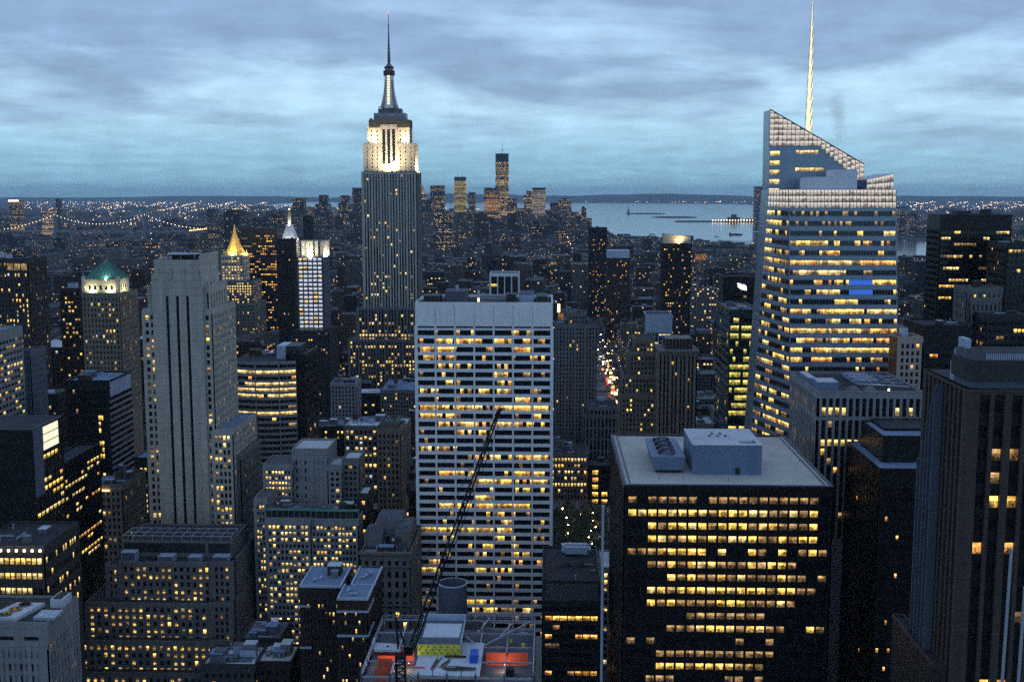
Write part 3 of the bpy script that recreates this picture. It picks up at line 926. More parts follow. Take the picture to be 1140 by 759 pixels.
# ------------------------------------------------------------------ landmark: the faceted glass tower with the sloped crown
def glass_tower():
    B = Bld('faceted_glass_tower', 'faceted blue glass tower with sloping lit crown and glowing spire', 'skyscraper', ref='the sloped glass tower', seed=8)
    B.quads = []
    rg = B.rng
    Y = 590
    A1, A0 = at(878, 232, Y), at(879, 440, Y)
    B1, B0 = at(855, 225, 630), at(837, 470, 630)
    R1 = at(997.5, 212, Y); R0 = at(1000.5, 430, Y)
    def ex(p, q, z): t_ = (z - p.z) / (q.z - p.z); return (p.x + (q.x - p.x) * t_, p.y, z)
    zt = ztop(940, 211, Y)
    top = [ex(A1, A0, zt), ex(R1, R0, zt), (R1.x, 652, zt), (ex(B1, B0, zt)[0], 652, zt), (ex(B1, B0, zt)[0], 630, zt)]
    bot = [ex(A1, A0, 0), ex(R1, R0, 0), (R1.x, 652, 0), (ex(B1, B0, 0)[0], 652, 0), (ex(B1, B0, 0)[0], 630, 0)]
    B.grow(bot[4][0], R1.x, Y, 652, zt)
    B.wall.loft([[lerp(bot[i], top[i], k / 90) for i in range(5)] for k in range(91)], 'glass_blue')
    def ringat(z):
        t_ = z / zt
        return [lerp(bot[i], top[i], t_) for i in range(5)]
    zc0, zlo = ztop(940, 232, Y), ztop(940, 500, Y)
    hi, lo = ringat(zc0), ringat(zlo)
    nf = 25
    base = lit_rule(rg, .62, ('pale', 'warm', 'warm', 'dim', 'pale', 'orange'), .55, block=.45)
    def lf(r, c):
        if r in (7, 8) and 20 <= c <= 27: return 'bluelit'
        if r < 2: return 'dim' if rg.random() < .3 else 'dark'
        return base(r, c)
    quad_facade(B, lo[0], lo[1], hi[1], hi[0], nf, 36, .5, .9, lf, 'glass_blue', .3, line='pale_metal')
    base2 = lit_rule(rg, .62, ('pale', 'warm', 'warm', 'dim'), .5, block=.4)
    quad_facade(B, lo[4], lo[0], hi[0], hi[4], nf, 14, .5, .88, lambda r, c: ('pale' if c < 4 and r < 5 else base2(r, c)), 'glass_blue', .3, line='pale_metal')
    # lit glass screen above the roof line of the front block
    def screen(bl, br, tr, tl, cols, rows, dim=False):
        nv = (Vector(br) - Vector(bl)).cross(Vector(tl) - Vector(bl)).normalized()
        P = lambda s, f, d: tuple(Vector(lerp(lerp(bl, br, s), lerp(tl, tr, s), f)) + nv * d)
        for c in range(cols):
            for r in range(rows):
                e = .06
                B.quads.append(([P((c + e) / cols, (r + e) / rows, .08), P((c + 1 - e) / cols, (r + e) / rows, .08), P((c + 1 - e) / cols, (r + 1 - e) / rows, .08), P((c + e) / cols, (r + 1 - e) / rows, .08)], 'crown'))
        m = mull
        for c in range(cols + 1): m.bar(P(c / cols, 0, .12), P(c / cols, 1, .12), .13, 'slate_panel')
        for r in range(rows + 1): m.bar(P(0, r / rows, .12), P(1, r / rows, .12), .11, 'slate_panel')
    mull = MB()
    screen(hi[0], hi[1], top[1], top[0], 30, 3)
    screen(hi[4], hi[0], top[0], top[4], 7, 3, True)
    # rear block with the sloping top
    Yr = 632
    xl, xr = at(857.5, 122, Yr).x, at(962, 182, Yr).x
    zl, zr_ = ztop(857.5, 122, Yr), ztop(962, 183, Yr)
    sl = lambda x: zl + (zr_ - zl) * (x - xl) / (xr - xl)
    z0 = zt - 8
    B.grow(xl, xr, Yr, 652, zl)
    xl0 = top[4][0]
    B.wall.hexa([(xl0 + .3, Yr, z0), (xr, Yr, z0), (xr, 651, z0), (xl0 + .3, 651, z0), (xl, Yr, zl), (xr, Yr, zr_), (xr, 651, zr_), (xl, 651, zl)], 'glass_blue', skip=(0,))
    ncol = 22
    zs = ztop(860, 163, Yr)
    for c in range(ncol):
        xa, xb = xl + (xr - xl) * c / ncol, xl + (xr - xl) * (c + 1) / ncol
        lowz = zs if c < 12 else zs - (c - 11) * 2.0
        rows_ = 0
        z = lowz
        while z < sl(xb) - .3:
            t1, t2 = min(z + 2.9, sl(xa) - .2), min(z + 2.9, sl(xb) - .2)
            B.quads.append(([(xa + .12, Yr - .06, z + .12), (xb - .12, Yr - .06, z + .12), (xb - .12, Yr - .06, t2 - .1), (xa + .12, Yr - .06, t1 - .1)], 'crown'))
            mull.bar((xa, Yr - .1, z), (xb, Yr - .1, z), .1, 'slate_panel')
            z += 2.9
        mull.bar((xa, Yr - .1, lowz), (xa, Yr - .1, sl(xa)), .12, 'slate_panel')
    mull.bar((xl, Yr - .1, zl), (xr, Yr - .1, zr_), .3, 'slate_panel')
    for i in range(9):
        z = zs - 2.6 - i * 5.0
        if z > z0 + 1: B.quads.append(([(xl + .6, Yr - .06, z - 2.6), (xl + 5.8, Yr - .06, z - 2.6), (xl + 5.8, Yr - .06, z), (xl + .6, Yr - .06, z)], 'pale'))
    for (pa, pb2, py) in ((886, 911, 167.5), (885, 917, 187)):
        a, c_, z = span(pa, pb2, py, Yr)
        for i in range(6):
            w_ = (c_ - a) / 6
            B.quads.append(([(a + w_ * i + .15, Yr - .06, z - 1.9), (a + w_ * (i + 1) - .15, Yr - .06, z - 1.9), (a + w_ * (i + 1) - .15, Yr - .06, z), (a + w_ * i + .15, Yr - .06, z)], 'pale'))
    # right-hand glass fin and the white plant boxes on the roof
    fin = MB()
    xa, xb, za = span(965, 994.5, 207, 605); zb2 = ztop(994, 193, 605)
    fin.hexa([(xa, 605, zt - .1), (xb, 605, zt - .1), (xb, 640, zt - .1), (xa, 640, zt - .1), (xa, 605, za + 3.2), (xb, 605, zb2), (xb, 640, zb2), (xa, 640, za + 3.2)], 'glass_blue')
    for c in range(9):
        s0, s1 = c / 9, (c + 1) / 9
        h = lambda s: za + 3.2 + (zb2 - za - 3.2) * s
        for r in range(2):
            p = lambda s, f: (xa + (xb - xa) * s, 604.93, zt + (h(s) - zt) * f)
            B.quads.append(([p(s0 + .008, r / 2 + .04), p(s1 - .008, r / 2 + .04), p(s1 - .008, (r + 1) / 2 - .04), p(s0 + .008, (r + 1) / 2 - .04)], 'crown'))
    B.part('glass_fin', fin)
    for pa, pb2, py in ((899, 929, 198), (929, 955, 189.5)):
        xa, xb, za = span(pa, pb2, py, 602)
        q = MB(); q.box(xa, xb, 602 + (pa == 929) * .3, 620, zt - .2, za, 'white_paint'); q.box(xa + .4, xb - .4, 603, 619, za, za + .5, 'roof_pale'); B.part('roof_plant_box', q)
    B.part('mullion_grid', mull)
    xs = at(902, 100, 640).x
    sp_ = MB()
    z_b, z_t = sl(xs) - 8, ztop(902, 2, 640)
    ns = 12
    for i in range(ns):
        a, c_ = z_b + (z_t - z_b) * i / ns, z_b + (z_t - z_b) * (i + 1) / ns
        ra, rb = 2.1 * (1 - i / ns) + .45, 2.1 * (1 - (i + 1) / ns) + .45
        sp_.cyl(xs, 640, a, c_ - 1.2, ra * .8, rb * .62, 6, 'spire_light')
        sp_.cyl(xs, 640, c_ - 1.2, c_, rb * 1.0, rb * .9, 6, 'panel_glow')
        for k in range(3):
            an = k * 2 * math.pi / 3 + .5
            sp_.bar((xs + ra * math.cos(an), 640 + ra * math.sin(an), a), (xs + rb * math.cos(an + .7), 640 + rb * math.sin(an + .7), c_), .16, 'white_paint')
    B.part('spire', sp_)
    root = B.finish(480)
    finish_quads(B, root, 485)


# ------------------------------------------------------------------ the striped stone tower on the left
def striped_tower():
    B = Bld('striped_stone_tower', 'tall pale stone tower with three dark vertical stripes and a flat crown', 'skyscraper', ref='the striped stone tower', seed=11)
    Y = 560
    rg = B.rng
    zb = ztop(200, 625, Y)
    lr = lit_rule(rg, .30, ('warm', 'pale', 'half', 'half', 'dim'), .6)
    x0, x1, z1 = span(158.5, 236, 346, Y)
    nf = round((z1 - zb) / 3.75)
    B.tier(x0, x1, Y, Y + 42, 0, z1, 'limestone', spec(12, nf, .58, .6, .5, top=1.5, edge=.7, lit=lambda r, c: None if 2 <= c < 10 else lr(r, c)), None, spec(14, nf, .5, .6, .5, top=1.5, lit=lit_rule(rg, .12)), zf=zb, roof='roof_grey')
    x0, x1, z2 = span(165, 231.5, 320, Y + 2)
    B.tier(x0, x1, Y + 2, Y + 36, z1 - 1, z2, 'limestone', spec(10, 1, .5, .72, .6, top=2.5, edge=1.5, lit=lambda r, c: 'dark' if c in (0, 9) else None), None, spec(6, 1, .4, .7, .6, top=2.5, edge=2.5), roof='roof_grey')
    x0, x1, z3 = span(170.5, 223.5, 306, Y - 1.2)
    B.tier(x0, x1, Y - 1.2, Y + 30, 0, z3, 'limestone', spec(3, 1, .285, .93, 1.0, top=3.2, edge=3.9, base=-2, lit=lambda r, c: 'dark', sill=.02), None, spec(3, 1, .3, .9, .6, top=4, edge=6), zf=zb, roof='roof_grey', core='black_metal')
    x0, x1, z4 = span(171, 223, 292, Y - .4)
    B.tier(x0, x1, Y - .4, Y + 28, z3 - .5, z4, 'limestone', roof='roof_dark', parapet=1.2)
    w_ = x1 - x0
    orn = MB()
    for i in range(4):                        # carved finials over the stripes
        xx = x0 + w_ * (.08 + .28 * i)
        orn.box(xx - .9, xx + .9, Y - 1.6, Y - 1.0, z3 - 2, z3 + 2.2, 'limestone'); orn.box(xx - .5, xx + .5, Y - 1.8, Y - 1.1, z3 + 2.2, z3 + 3.4, 'limestone')
    B.part('carved_finials', orn)
    q = MB()
    for xx in (.22, .5, .8): q.bar((x0 + w_ * xx, Y + 6, z4), (x0 + w_ * xx, Y + 6, z4 + 3.4), .25, 'steel')
    q.box(x0 + w_ * .2, x0 + w_ * .82, Y + 6, Y + 16, z4 + 3.4, z4 + 3.9, 'steel_pale'); q.box(x0 + w_ * .26, x0 + w_ * .76, Y + 9, Y + 15, z4, z4 + 3.3, 'stone_dark')
    B.part('roof_frame', q)
    B.part('water_tank', tank_mb(x0 + w_ * .66, Y + 11, z4 + 3.9, 1.45))
    x0, x1, z5 = span(230, 257, 482, Y - 5)
    x0 = at(236, 482, Y).x + .3
    B.tier(x0, x1, Y - 1, Y + 44, 0, z5, 'limestone', spec(4, round((z5 - zb) / 3.75), .6, .62, .5, edge=.9, lit=lit_rule(rg, .5, ('pale', 'warm', 'half', 'dim'), .7)), None, spec(14, round((z5 - zb) / 3.75), .5, .6, .5, lit=lit_rule(rg, .12)), zf=zb, roof='roof_blue')
    x0b, x1b, z6 = span(240, 263, 512, Y - 4)
    B.tier(x1 + .1, x1b, Y + 4, Y + 44, 0, z6, 'limestone_dim', spec(1, 10, .5, .6, .5), None, spec(14, 12, .5, .6, .5, lit=lit_rule(rg, .1)), zf=zb, roof='roof_grey')
    B.finish(590)


# ------------------------------------------------------------------ the black office block with the pale roof (lower right)
DR = ['..ddddd.ddddLdddddd.', 'LLLLLLLLLLLLLLLLLdL.', '..LdLLLLLLLLdLLddLL.', '..LLLLLLLLLLLLdLLLL.', 'dddLLLLL.L..LL.L.dLd', '..LdLdLLLLdLLLLLd...', '....LLLLdLdLLdLLdd..', '..LLLLLLLLLLLLLLLLd.', '..LLLddddLLLdLLLd...', '......dddddddd......', '....LLdLLLLLLLdd..LL', 'd.d........d..d.....', '...dddddddddddd.....', '...LLLLLLLLddd......', '..ddd.....dd........', '....LLd..LLL........', '..dd...LLd..........']


def black_block():
    B = Bld('black_office_block', 'black office block with flat gravel roof, plant boxes and rows of lit windows', 'office block', ref='the black block with the gravel roof', seed=13)
    Y = 400
    rg = B.rng
    x0, x1, z1 = span(694.5, 928.5, 541, Y)
    Yb = 488
    zb = ztop(800, 790, Y)
    def lit(r, c):
        if r >= len(DR): return 'dark'
        k = DR[r][min(19, c)]
        if k == 'L': return rg.choice(['warm', 'warm', 'pale', 'warm', 'dim'])
        return 'dim' if k == 'd' else ('dim' if rg.random() < .03 else 'dark')
    zr = ztop(800, 549, Y)
    fr = spec(20, 17, .78, .5, .45, pd=.45, sd=.3, edge=.9, top=z1 - zr, lit=lit, sill=.2, pier='black_metal', span='black_metal')
    sf = spec(25, 17, .7, .5, .45, sd=.3, edge=.9, top=z1 - zr, lit=lambda r, c: rg.choice(['dim', 'dark', 'dark', 'dark', 'dark', 'dark', 'dark', 'dark']), pier='dark_panel', span='dark_panel')
    B.tier(x0, x1, Y, Yb, 0, z1, 'black_metal', fr, sf, sf, roof='roof_gravel', zf=zb, parapet=0, core='black_metal')
    q = MB()
    for a, t in ((0, .9), (2.2, .5)):
        zz = z1 + (.5 if a == 0 else .25)
        q.box(x0 + a, x1 - a, Y + a, Y + a + t, z1, zz, 'dark_panel' if a == 0 else 'slate_panel'); q.box(x0 + a, x1 - a, Yb - a - t, Yb - a, z1, zz, 'dark_panel')
        q.box(x0 + a, x0 + a + t, Y + a + t, Yb - a - t, z1, zz, 'slate_panel'); q.box(x1 - a - t, x1 - a, Y + a + t, Yb - a - t, z1, zz, 'slate_panel')
    B.part('parapet', q)
    # penthouse
    Yp = 418
    xa, xb, za = span(771.5, 848.5, 495.5, Yp)
    zt = za
    q = MB(); q.box(xa, xb, Yp, 447, z1 - .05, zt, 'blue_plant'); q.box(xa - .15, xb + .15, Yp - .15, 447.15, zt, zt + .3, 'roof_pale')  # front shade put into the wall colour, paler cover on top
    h = MB(); h.box(xa + (xb - xa) * .70, xa + (xb - xa) * .93, Yp + 3, Yp + 6.5, zt + .3, zt + .55, 'dark')
    d = MB(); d.box(xa + (xb - xa) * .62, xa + (xb - xa) * .685, Yp - .12, Yp + .1, z1, z1 + 2.6, 'dark_panel')
    v = MB()
    for i in range(5): v.box(xa + (xb - xa) * (.3 + .06 * i), xa + (xb - xa) * (.335 + .06 * i), Yp + 14 + (i % 2) * 4, Yp + 15.5 + (i % 2) * 4, zt + .3, zt + .9, 'steel')
    B.part('penthouse', q, 'pale blue roof penthouse', [('roof_hatch', h), ('door', d), ('roof_vents', v)])
    # cooling unit on a steel stand with four fans
    Yc = 420
    xa, xb, _ = span(727, 762, 528, Yc)
    zt = ztop(745, 508, Yc); zl = ztop(745, 523, Yc)
    q = MB()
    q.hexa([(xa + .8, Yc, zl), (xb - .8, Yc, zl), (xb - .8, 452, zl), (xa + .8, 452, zl), (xa - .6, Yc - .6, zt), (xb + .2, Yc - .6, zt), (xb + .2, 452.6, zt), (xa - .6, 452.6, zt)], 'blue_plant')
    st = MB()
    for xx in (xa + 1.2, xb - 1.2):
        for yy in (Yc + 1, Yc + 10, Yc + 20, Yc + 30): st.bar((xx, yy, z1 - .05), (xx, yy, zl), .22, 'dark_panel')
    st.box(xa + .9, xb - .9, Yc + .2, 451.8, zl - .5, zl, 'dark_panel')
    subs = [('stand', st)]
    for i in range(4):
        f = MB(); cy_q = Yc + 5.2 + i * 7.2; cxx = (xa + xb) / 2
        rr = 2.9
        f.loft([[(cxx + rr * math.cos(2 * math.pi * k / 20), cy_q + rr * math.sin(2 * math.pi * k / 20), zz) for k in range(20)] for zz in (zt, zt + 1.1)], 'steel', cap=False)
        f.cyl(cxx, cy_q, zt, zt + .12, rr - .05, None, 20, 'dark')
        f.cyl(cxx, cy_q, zt + .1, zt + .8, .5, .5, 10, 'steel')
        for k in range(5):
            an = 2 * math.pi * k / 5 + i
            f.bar((cxx, cy_q, zt + .55), (cxx + 2.6 * math.cos(an), cy_q + 2.6 * math.sin(an), zt + .5), .22, 'steel')
        f.box(cxx - 3.6, cxx - 2.9, cy_q - 1, cy_q + 1, zt, zt + 1.3, 'dark_panel')
        subs.append(('fan', f))
    B.part('cooling_unit', q, 'pale blue cooling unit with four round fans', subs)
    for xx in (.18, .3, .52, .9, .95):
        q = MB(); q.cyl(x0 + (x1 - x0) * xx, Y + 9 + 30 * (xx > .8), z1 - .05, z1 + 1.6, .12, .12, 6, 'steel'); B.part('vent_pipe', q)
    B.finish(759)


spired_skyscraper(); white_slab(); glass_tower(); striped_tower(); black_block()

# ------------------------------------------------------------------ other buildings one can pick out
WARM = ('warm', 'warm', 'pale', 'dim', 'orange', 'half', 'half', 'warm', 'pale', 'half', 'cool')


def quick(name, label, ref, px0, px1, yt, yb, Y, dep, wmat, bay=3.0, fh=3.7, ww=.5, wh=.55, p=.15, classes=WARM, rows=.7, d=.4, roof='roof_dark', nroof=2, tanks=0, cat='building', lit=None, sidep=None, seed=1, pier=None, spanm=None,
          crown=None, big=0, top=2.0, steps=(), core='dark_panel', sd=None, parapet=1.0, block=0.0, sill=.2, finish=True, group=None, left=True, right=True):
    """steps: further volumes (px0, px1, ytop, dY) in front of or above the first one"""
    B = Bld(name, label, cat, group, ref, seed=seed)
    rg = B.rng
    zb = max(0, ztop((px0 + px1) / 2, yb + 35, Y))
    vols = [(px0, px1, yt, 0.0)] + list(steps)
    for i, (a, b_, t_, dy) in enumerate(vols):
        x0, x1, z1 = span(a, b_, t_, Y + dy)
        wd = x1 - x0
        lf = lit or lit_rule(rg, p, classes, rows, block=block)
        mk = lambda wdt, l_: spec(max(1, round((wdt - 1.4) / bay)), max(1, round((z1 - zb - top) / fh)), ww, wh, d, sd=sd, top=top, edge=.7, lit=l_, pier=pier, span=spanm, big=big, bigw=1.6, sill=sill)
        dp = dep - dy if dy < 0 else dep - dy
        sf = mk(dp, lit_rule(rg, p * .5 if sidep is None else sidep, classes, rows))
        cx_ = (a + b_) / 2
        B.tier(x0, x1, Y + dy, Y + dy + max(6, dp), 0, z1, wmat, mk(wd, lf), sf if left else None, sf if right else None, roof=roof, zf=zb, core=core, parapet=parapet)
        if nroof and i == 0 or (nroof and i == len(vols) - 1 and len(vols) > 1 and t_ < yt):
            B.clutter(x0 + 1.5, x1 - 1.5, Y + dy + 2, Y + dy + max(6, dp) - 2, z1, nroof, seed + i, tanks)
    if crown: crown(B)
    if finish: return B.finish(yb)
    return B


# far left group
def lit_top(B):
    x0, x1, z = span(6, 30, 291, 850)
    q = MB()
    for i in range(3):
        a = x0 + (x1 - x0) * (.08 + .32 * i)
        q.box(a, a + (x1 - x0) * .26, 849.6, 849.9, z - 6.5, z - 1.5, 'pale')
    B.part('lit_crown_panel', q)


quick('dark_tower', 'dark tower with three glowing panels under its roof, at the left edge', 'the tower with three glowing panels', -22, 31, 289, 420, 850, 32, 'stone_dark', 2.6, 3.8, .5, .6, .34, roof='roof_dark', crown=lit_top, seed=21, big=3)


def green_roof(B):
    Y = 800
    x0, x1, z = span(92.5, 130.5, 327, Y)
    xa, xb, ze = span(94, 130, 311, Y + 1.5)
    dp = xb - xa
    B.tier(xa, xb, Y + 1.5, Y + 1.5 + dp, z - .5, ze, 'limestone', spec(5, 1, .5, .55, .5, top=3.0, base=2.0, edge=1.5, lit=lambda r, c: 'dark'), None, spec(5, 1, .5, .55, .5, top=3, base=2, edge=1.5), roof=None, parapet=0)
    xc, yc, za = (xa + xb) / 2, Y + 1.5 + dp / 2, ztop(112, 291.5, Y + 12)
    q = MB()
    hw = dp / 2 + .8
    q.loft([[(xc - hw, yc - hw, ze), (xc + hw, yc - hw, ze), (xc + hw, yc + hw, ze), (xc - hw, yc + hw, ze)], [(xc - .7, yc - .4, za + .6), (xc + .7, yc - .4, za + .6), (xc + .7, yc + .4, za + .6), (xc - .7, yc + .4, za + .6)]], 'copper_green')
    r = MB()
    for i in range(9):
        t_ = -1 + i / 4
        r.bar((xc + t_ * hw, yc - hw - .1, ze + .1), (xc + t_ * .7, yc - .45, za + .6), .16, 'copper_green')
        r.bar((xc + hw + .1, yc + t_ * hw, ze + .1), (xc + .75, yc + t_ * .4, za + .6), .16, 'copper_green')
    B.part('pyramid_roof', q, 'green copper pyramid roof', [('roof_ribs', r)])
    for sx in (-1, 1):
        q = MB(); q.box(xc + sx * (hw - .2) - 1.2, xc + sx * (hw - .2) + 1.2, Y + .4, Y + 2.8, z, ze + 2.2, 'limestone'); q.cyl(xc + sx * (hw - .2), Y + 1.6, ze + 2.2, ze + 5, 1.2, .1, 6, 'copper_green'); B.part('corner_turret', q)
    fl = (.95, .85, .45)
    flood((xc - dp * .28, Y - .2, z + 1.0), (xc - dp * .28, Y + 6, z + 10), (3, 1), 2600, fl)
    flood((xc + dp * .3, Y - .2, z + 1.0), (xc + dp * .3, Y + 6, z + 10), (3, 1), 2600, fl)
    flood((xc + hw + 2.8, yc, z + 1.0), (xc + 2, yc, z + 12), (1, 10), 2600, fl)
    flood((xc + 4, Y + .6, ze + .8), (xc + 1, yc, za - 2), (5, .8), 1200, (.95, 1, .85))


quick('green_roofed_tower', 'stone tower with floodlit green copper pyramid roof', 'the green-roofed tower', 90, 133, 327, 430, 796, 36, 'brick_tan', 2.6, 3.8, .42, .55, .2, crown=green_roof, nroof=0, seed=22, parapet=.6, cat='tower')
quick('dark_tower', 'dim brown tower with lit floors, just left of the green-roofed tower', None, 66, 90, 322, 385, 930, 26, 'brick_brown', 2.6, 3.6, .6, .5, .3, ('orange', 'warm', 'dim'), seed=23, nroof=1)


def grid_slab():
    B = Bld('grid_slab_building', 'grey slab building with slanting rows of yellow windows, cut by the left edge', ref='the grey slab at the left edge', seed=24)
    Y1 = 622
    xr = at(24.5, 365, Y1).x; z1 = ztop(24.5, 364, Y1); zb = ztop(24, 500, Y1)
    nf = round((z1 - zb) / 3.6)
    B.tier(xr - 34, xr, 575, Y1, 0, z1, 'concrete', spec(10, nf, .6, .5, .4), None, spec(12, nf, .72, .5, .45, sd=.45, pd=.3, top=4, lit=lit_rule(B.rng, .5, ('warm', 'pale', 'dim'), .6)), zf=zb, roof='roof_blue')
    B.clutter(xr - 30, xr - 2, 580, 615, z1, 3, 4, 0)
    B.finish(475)


grid_slab()
quick('narrow_building', 'narrow bluish blank building beside the grey slab at the left edge', None, 22, 33.5, 392, 480, 640, 20, 'slate_panel', 3, 3.6, .3, .4, .03, seed=25, nroof=0)
quick('low_building', 'low dark building with dull red roof, between the grey slab and the black tower', None, 36, 64, 440, 478, 700, 26, 'brick_dark', 3, 3.6, .45, .5, .1, seed=26, roof='brick_brown', nroof=1)


def black_box_tower():
    B = Bld('black_box_tower', 'plain black box tower with pale ladder-like bands on its right side', 'office block', ref='the black box tower', seed=27)
    Y = 620
    x0, x1, z1 = span(73, 121, 425, Y)
    zb = ztop(100, 575, Y); nf = round((z1 - zb) / 3.9)
    lr = lambda r, c: ('warm' if B.rng.random() < .4 else 'dark') if c in (12, 13) and r > 3 else ('dim' if B.rng.random() < .01 else 'dark')
    B.tier(x0, x1, Y, Y + 34, 0, z1, 'black_metal', spec(16, nf, .8, .7, .3, lit=lr, top=4), None, spec(10, nf, .92, .62, .4, sd=.4, pd=.15, edge=.3, top=8, span='concrete', pier='black_metal'), zf=zb, roof='roof_blue', core='black_metal')
    q = MB(); q.box(x1 - .05, x1 + .3, Y + 1, Y + 33, z1 - 8.5, z1 - .4, 'pale_metal'); B.part('side_panel', q)
    B.clutter(x0 + 2, x1 - 2, Y + 3, Y + 30, z1, 3, 6, 0)
    B.finish(540)


black_box_tower()


def blank_wall_building():
    B = Bld('blank_wall_building', 'dark building with blank slate wall and a bright panel of lit windows near its roof', ref='the blank slate wall building', seed=28)
    Y = 478
    x0, x1, z1 = span(-40, 36, 478, Y)
    zb = ztop(20, 640, Y); nf = round((z1 - zb) / 4.0)
    lr = lit_rule(B.rng, .3, ('warm', 'warm', 'orange', 'pale'), .75, block=.4)
    B.tier(x0, x1, Y, 508, 0, z1, 'slate_panel', None, None, spec(7, nf, .85, .55, .4, top=9, lit=lr, span='black_metal', pier='black_metal'), zf=zb, roof='roof_dark', core='black_metal', parapet=.5)
    q = MB()
    for i in range(3):
        for j in range(3): q.box(x1 - .05, x1 + .25, 488 + 5.2 * j, 492.6 + 5.2 * j, z1 - 3.9 - 3.6 * i, z1 - .8 - 3.6 * i, 'panel_glow')
    B.part('lit_panel', q, 'bright panel of nine white lit panes')
    q = MB(); q.box(x1 - .1, x1 + .2, Y, 487, z1 - 30, z1, 'slate_panel'); B.part('corner_wall', q)
    B.finish(600)
    B = Bld('dark_office_building', 'dark low-lit office wing with uneven yellow floors, right of the blank slate wall', seed=29)
    xa, xb, z1 = span(40, 66, 520, 512)
    B.tier(xa, xb, 512, 560, 0, z1, 'black_metal', spec(6, 18, .8, .55, .4, lit=lit_rule(B.rng, .3, ('warm', 'orange', 'dim'), .8, block=.5)), None, spec(12, 18, .85, .55, .4, lit=lit_rule(B.rng, .28, ('warm', 'orange', 'pale'), .8, block=.6)), zf=ztop(50, 640, 512), roof='roof_dark', core='black_metal')
    B.finish(650)


blank_wall_building()
quick('stone_office_building', 'tan stone building with gridded windows and a lit cornice, below the black box tower', 'the tan building with the lit cornice', 83, 136, 541, 650, 600, 36, 'brick_tan', 2.9, 3.7, .52, .58, .13, ('warm', 'pale', 'dim'), seed=30, nroof=5, tanks=1, steps=(), d=.5)
q = MB()
x0, x1, z1 = span(83, 122, 544.5, 599.2)
for i in range(14): q.box(x0 + (x1 - x0) * (i + .1) / 14, x0 + (x1 - x0) * (i + .8) / 14, 599.0, 599.3, z1 - .9, z1 - .1, 'lamp_warm')
ob = q.build('cornice_lamps', bpy.data.objects[[o.name for o in bpy.data.objects if o.name.startswith('stone_office_building')][0]], tuple([o for o in bpy.data.objects if o.name.startswith('stone_office_building')][0].location))


def low_lit(B):
    x0, x1, z = span(-5, 48, 612, 435)
    q = MB()
    for i in range(6): q.cyl(x0 + (x1 - x0) * (.12 + .165 * i), 434.5, z - .4, z + .4, .45, .45, 8, 'lamp_pale')
    B.part('roof_edge_lamp', q)


quick('low_office_building', 'low dark building with four bright strips of office windows, left edge', 'the low building with lit strips', -30, 49, 609, 662, 436, 34, 'stone_dark', 2.3, 5.6, .8, .42, .75, ('pale', 'warm', 'pale'), .4, seed=31, nroof=2, crown=low_lit, sidep=.35, block=.5)


def fan_roof_block():
    B = Bld('fan_roof_building', 'grey stone block with three round fans on its roof, bottom left corner', ref='the stone block with roof fans', seed=32)
    Y = 400
    x0, x1, z1 = span(-40, 52, 694, Y)
    zb = ztop(20, 790, Y)
    lr = lit_rule(B.rng, .12, ('orange', 'dim'))
    B.tier(x0, x1, Y, 428, 0, z1, 'concrete', spec(12, 5, .42, .62, .5, top=9.5, edge=2.5, lit=lambda r, c: 'dark' if c % 2 == 0 and r > 0 else None), None, spec(9, 5, .35, .7, .5, top=8, lit=lr), zf=zb, roof='roof_dark', core='concrete', parapet=.9)
    q = MB()
    for a in (.42, .72): q.box(x0 + (x1 - x0) * a, x0 + (x1 - x0) * (a + .17), Y - .1, Y + .6, z1 - 6, z1 - 4.6, 'dark')
    B.part('louvre', q)
    xa, xb, _ = span(2, 34, 694, Y + 4)
    deck = MB()
    deck.hexa([(xa - 6, Y + 3, z1), (xa + 6, Y + 3, z1), (xb - 1, Y + 19, z1), (xb - 12, Y + 19, z1), (xa - 6, Y + 3, z1 + 1.4), (xa + 6, Y + 3, z1 + 1.4), (xb - 1, Y + 19, z1 + 1.4), (xb - 12, Y + 19, z1 + 1.4)], 'roof_pale')
    subs = []
    for i in range(3):
        f = MB(); t_ = .17 + .31 * i
        cxx, cyy = xa + (xb - 6.5 - xa) * t_, Y + 3 + 16 * t_ + .3
        f.cyl(cxx, cyy, z1 + 1.38, z1 + 1.9, 2.3, 2.3, 18, 'steel'); f.cyl(cxx, cyy, z1 + 1.9, z1 + 1.95, 2.05, 2.05, 18, 'dark')
        subs.append(('fan', f))
    B.part('fan_deck', deck, 'pale roof deck with three dark round fans', subs)
    q = MB(); q.box(xb + 1, xb + 9, Y + 4, Y + 12, z1, z1 + 1.2, 'pale_metal'); B.part('roof_unit', q)
    q = MB(); q.box(x1 - 6, x1 - 1, Y + 17, Y + 25, z1, z1 + 3.4, 'roof_pale'); q.box(x1 - 5, x1 - 2, Y + 17.5, Y + 24.5, z1 + 3.4, z1 + 3.8, 'dark_panel'); B.part('roof_unit', q)
    B.finish(759)


fan_roof_block()


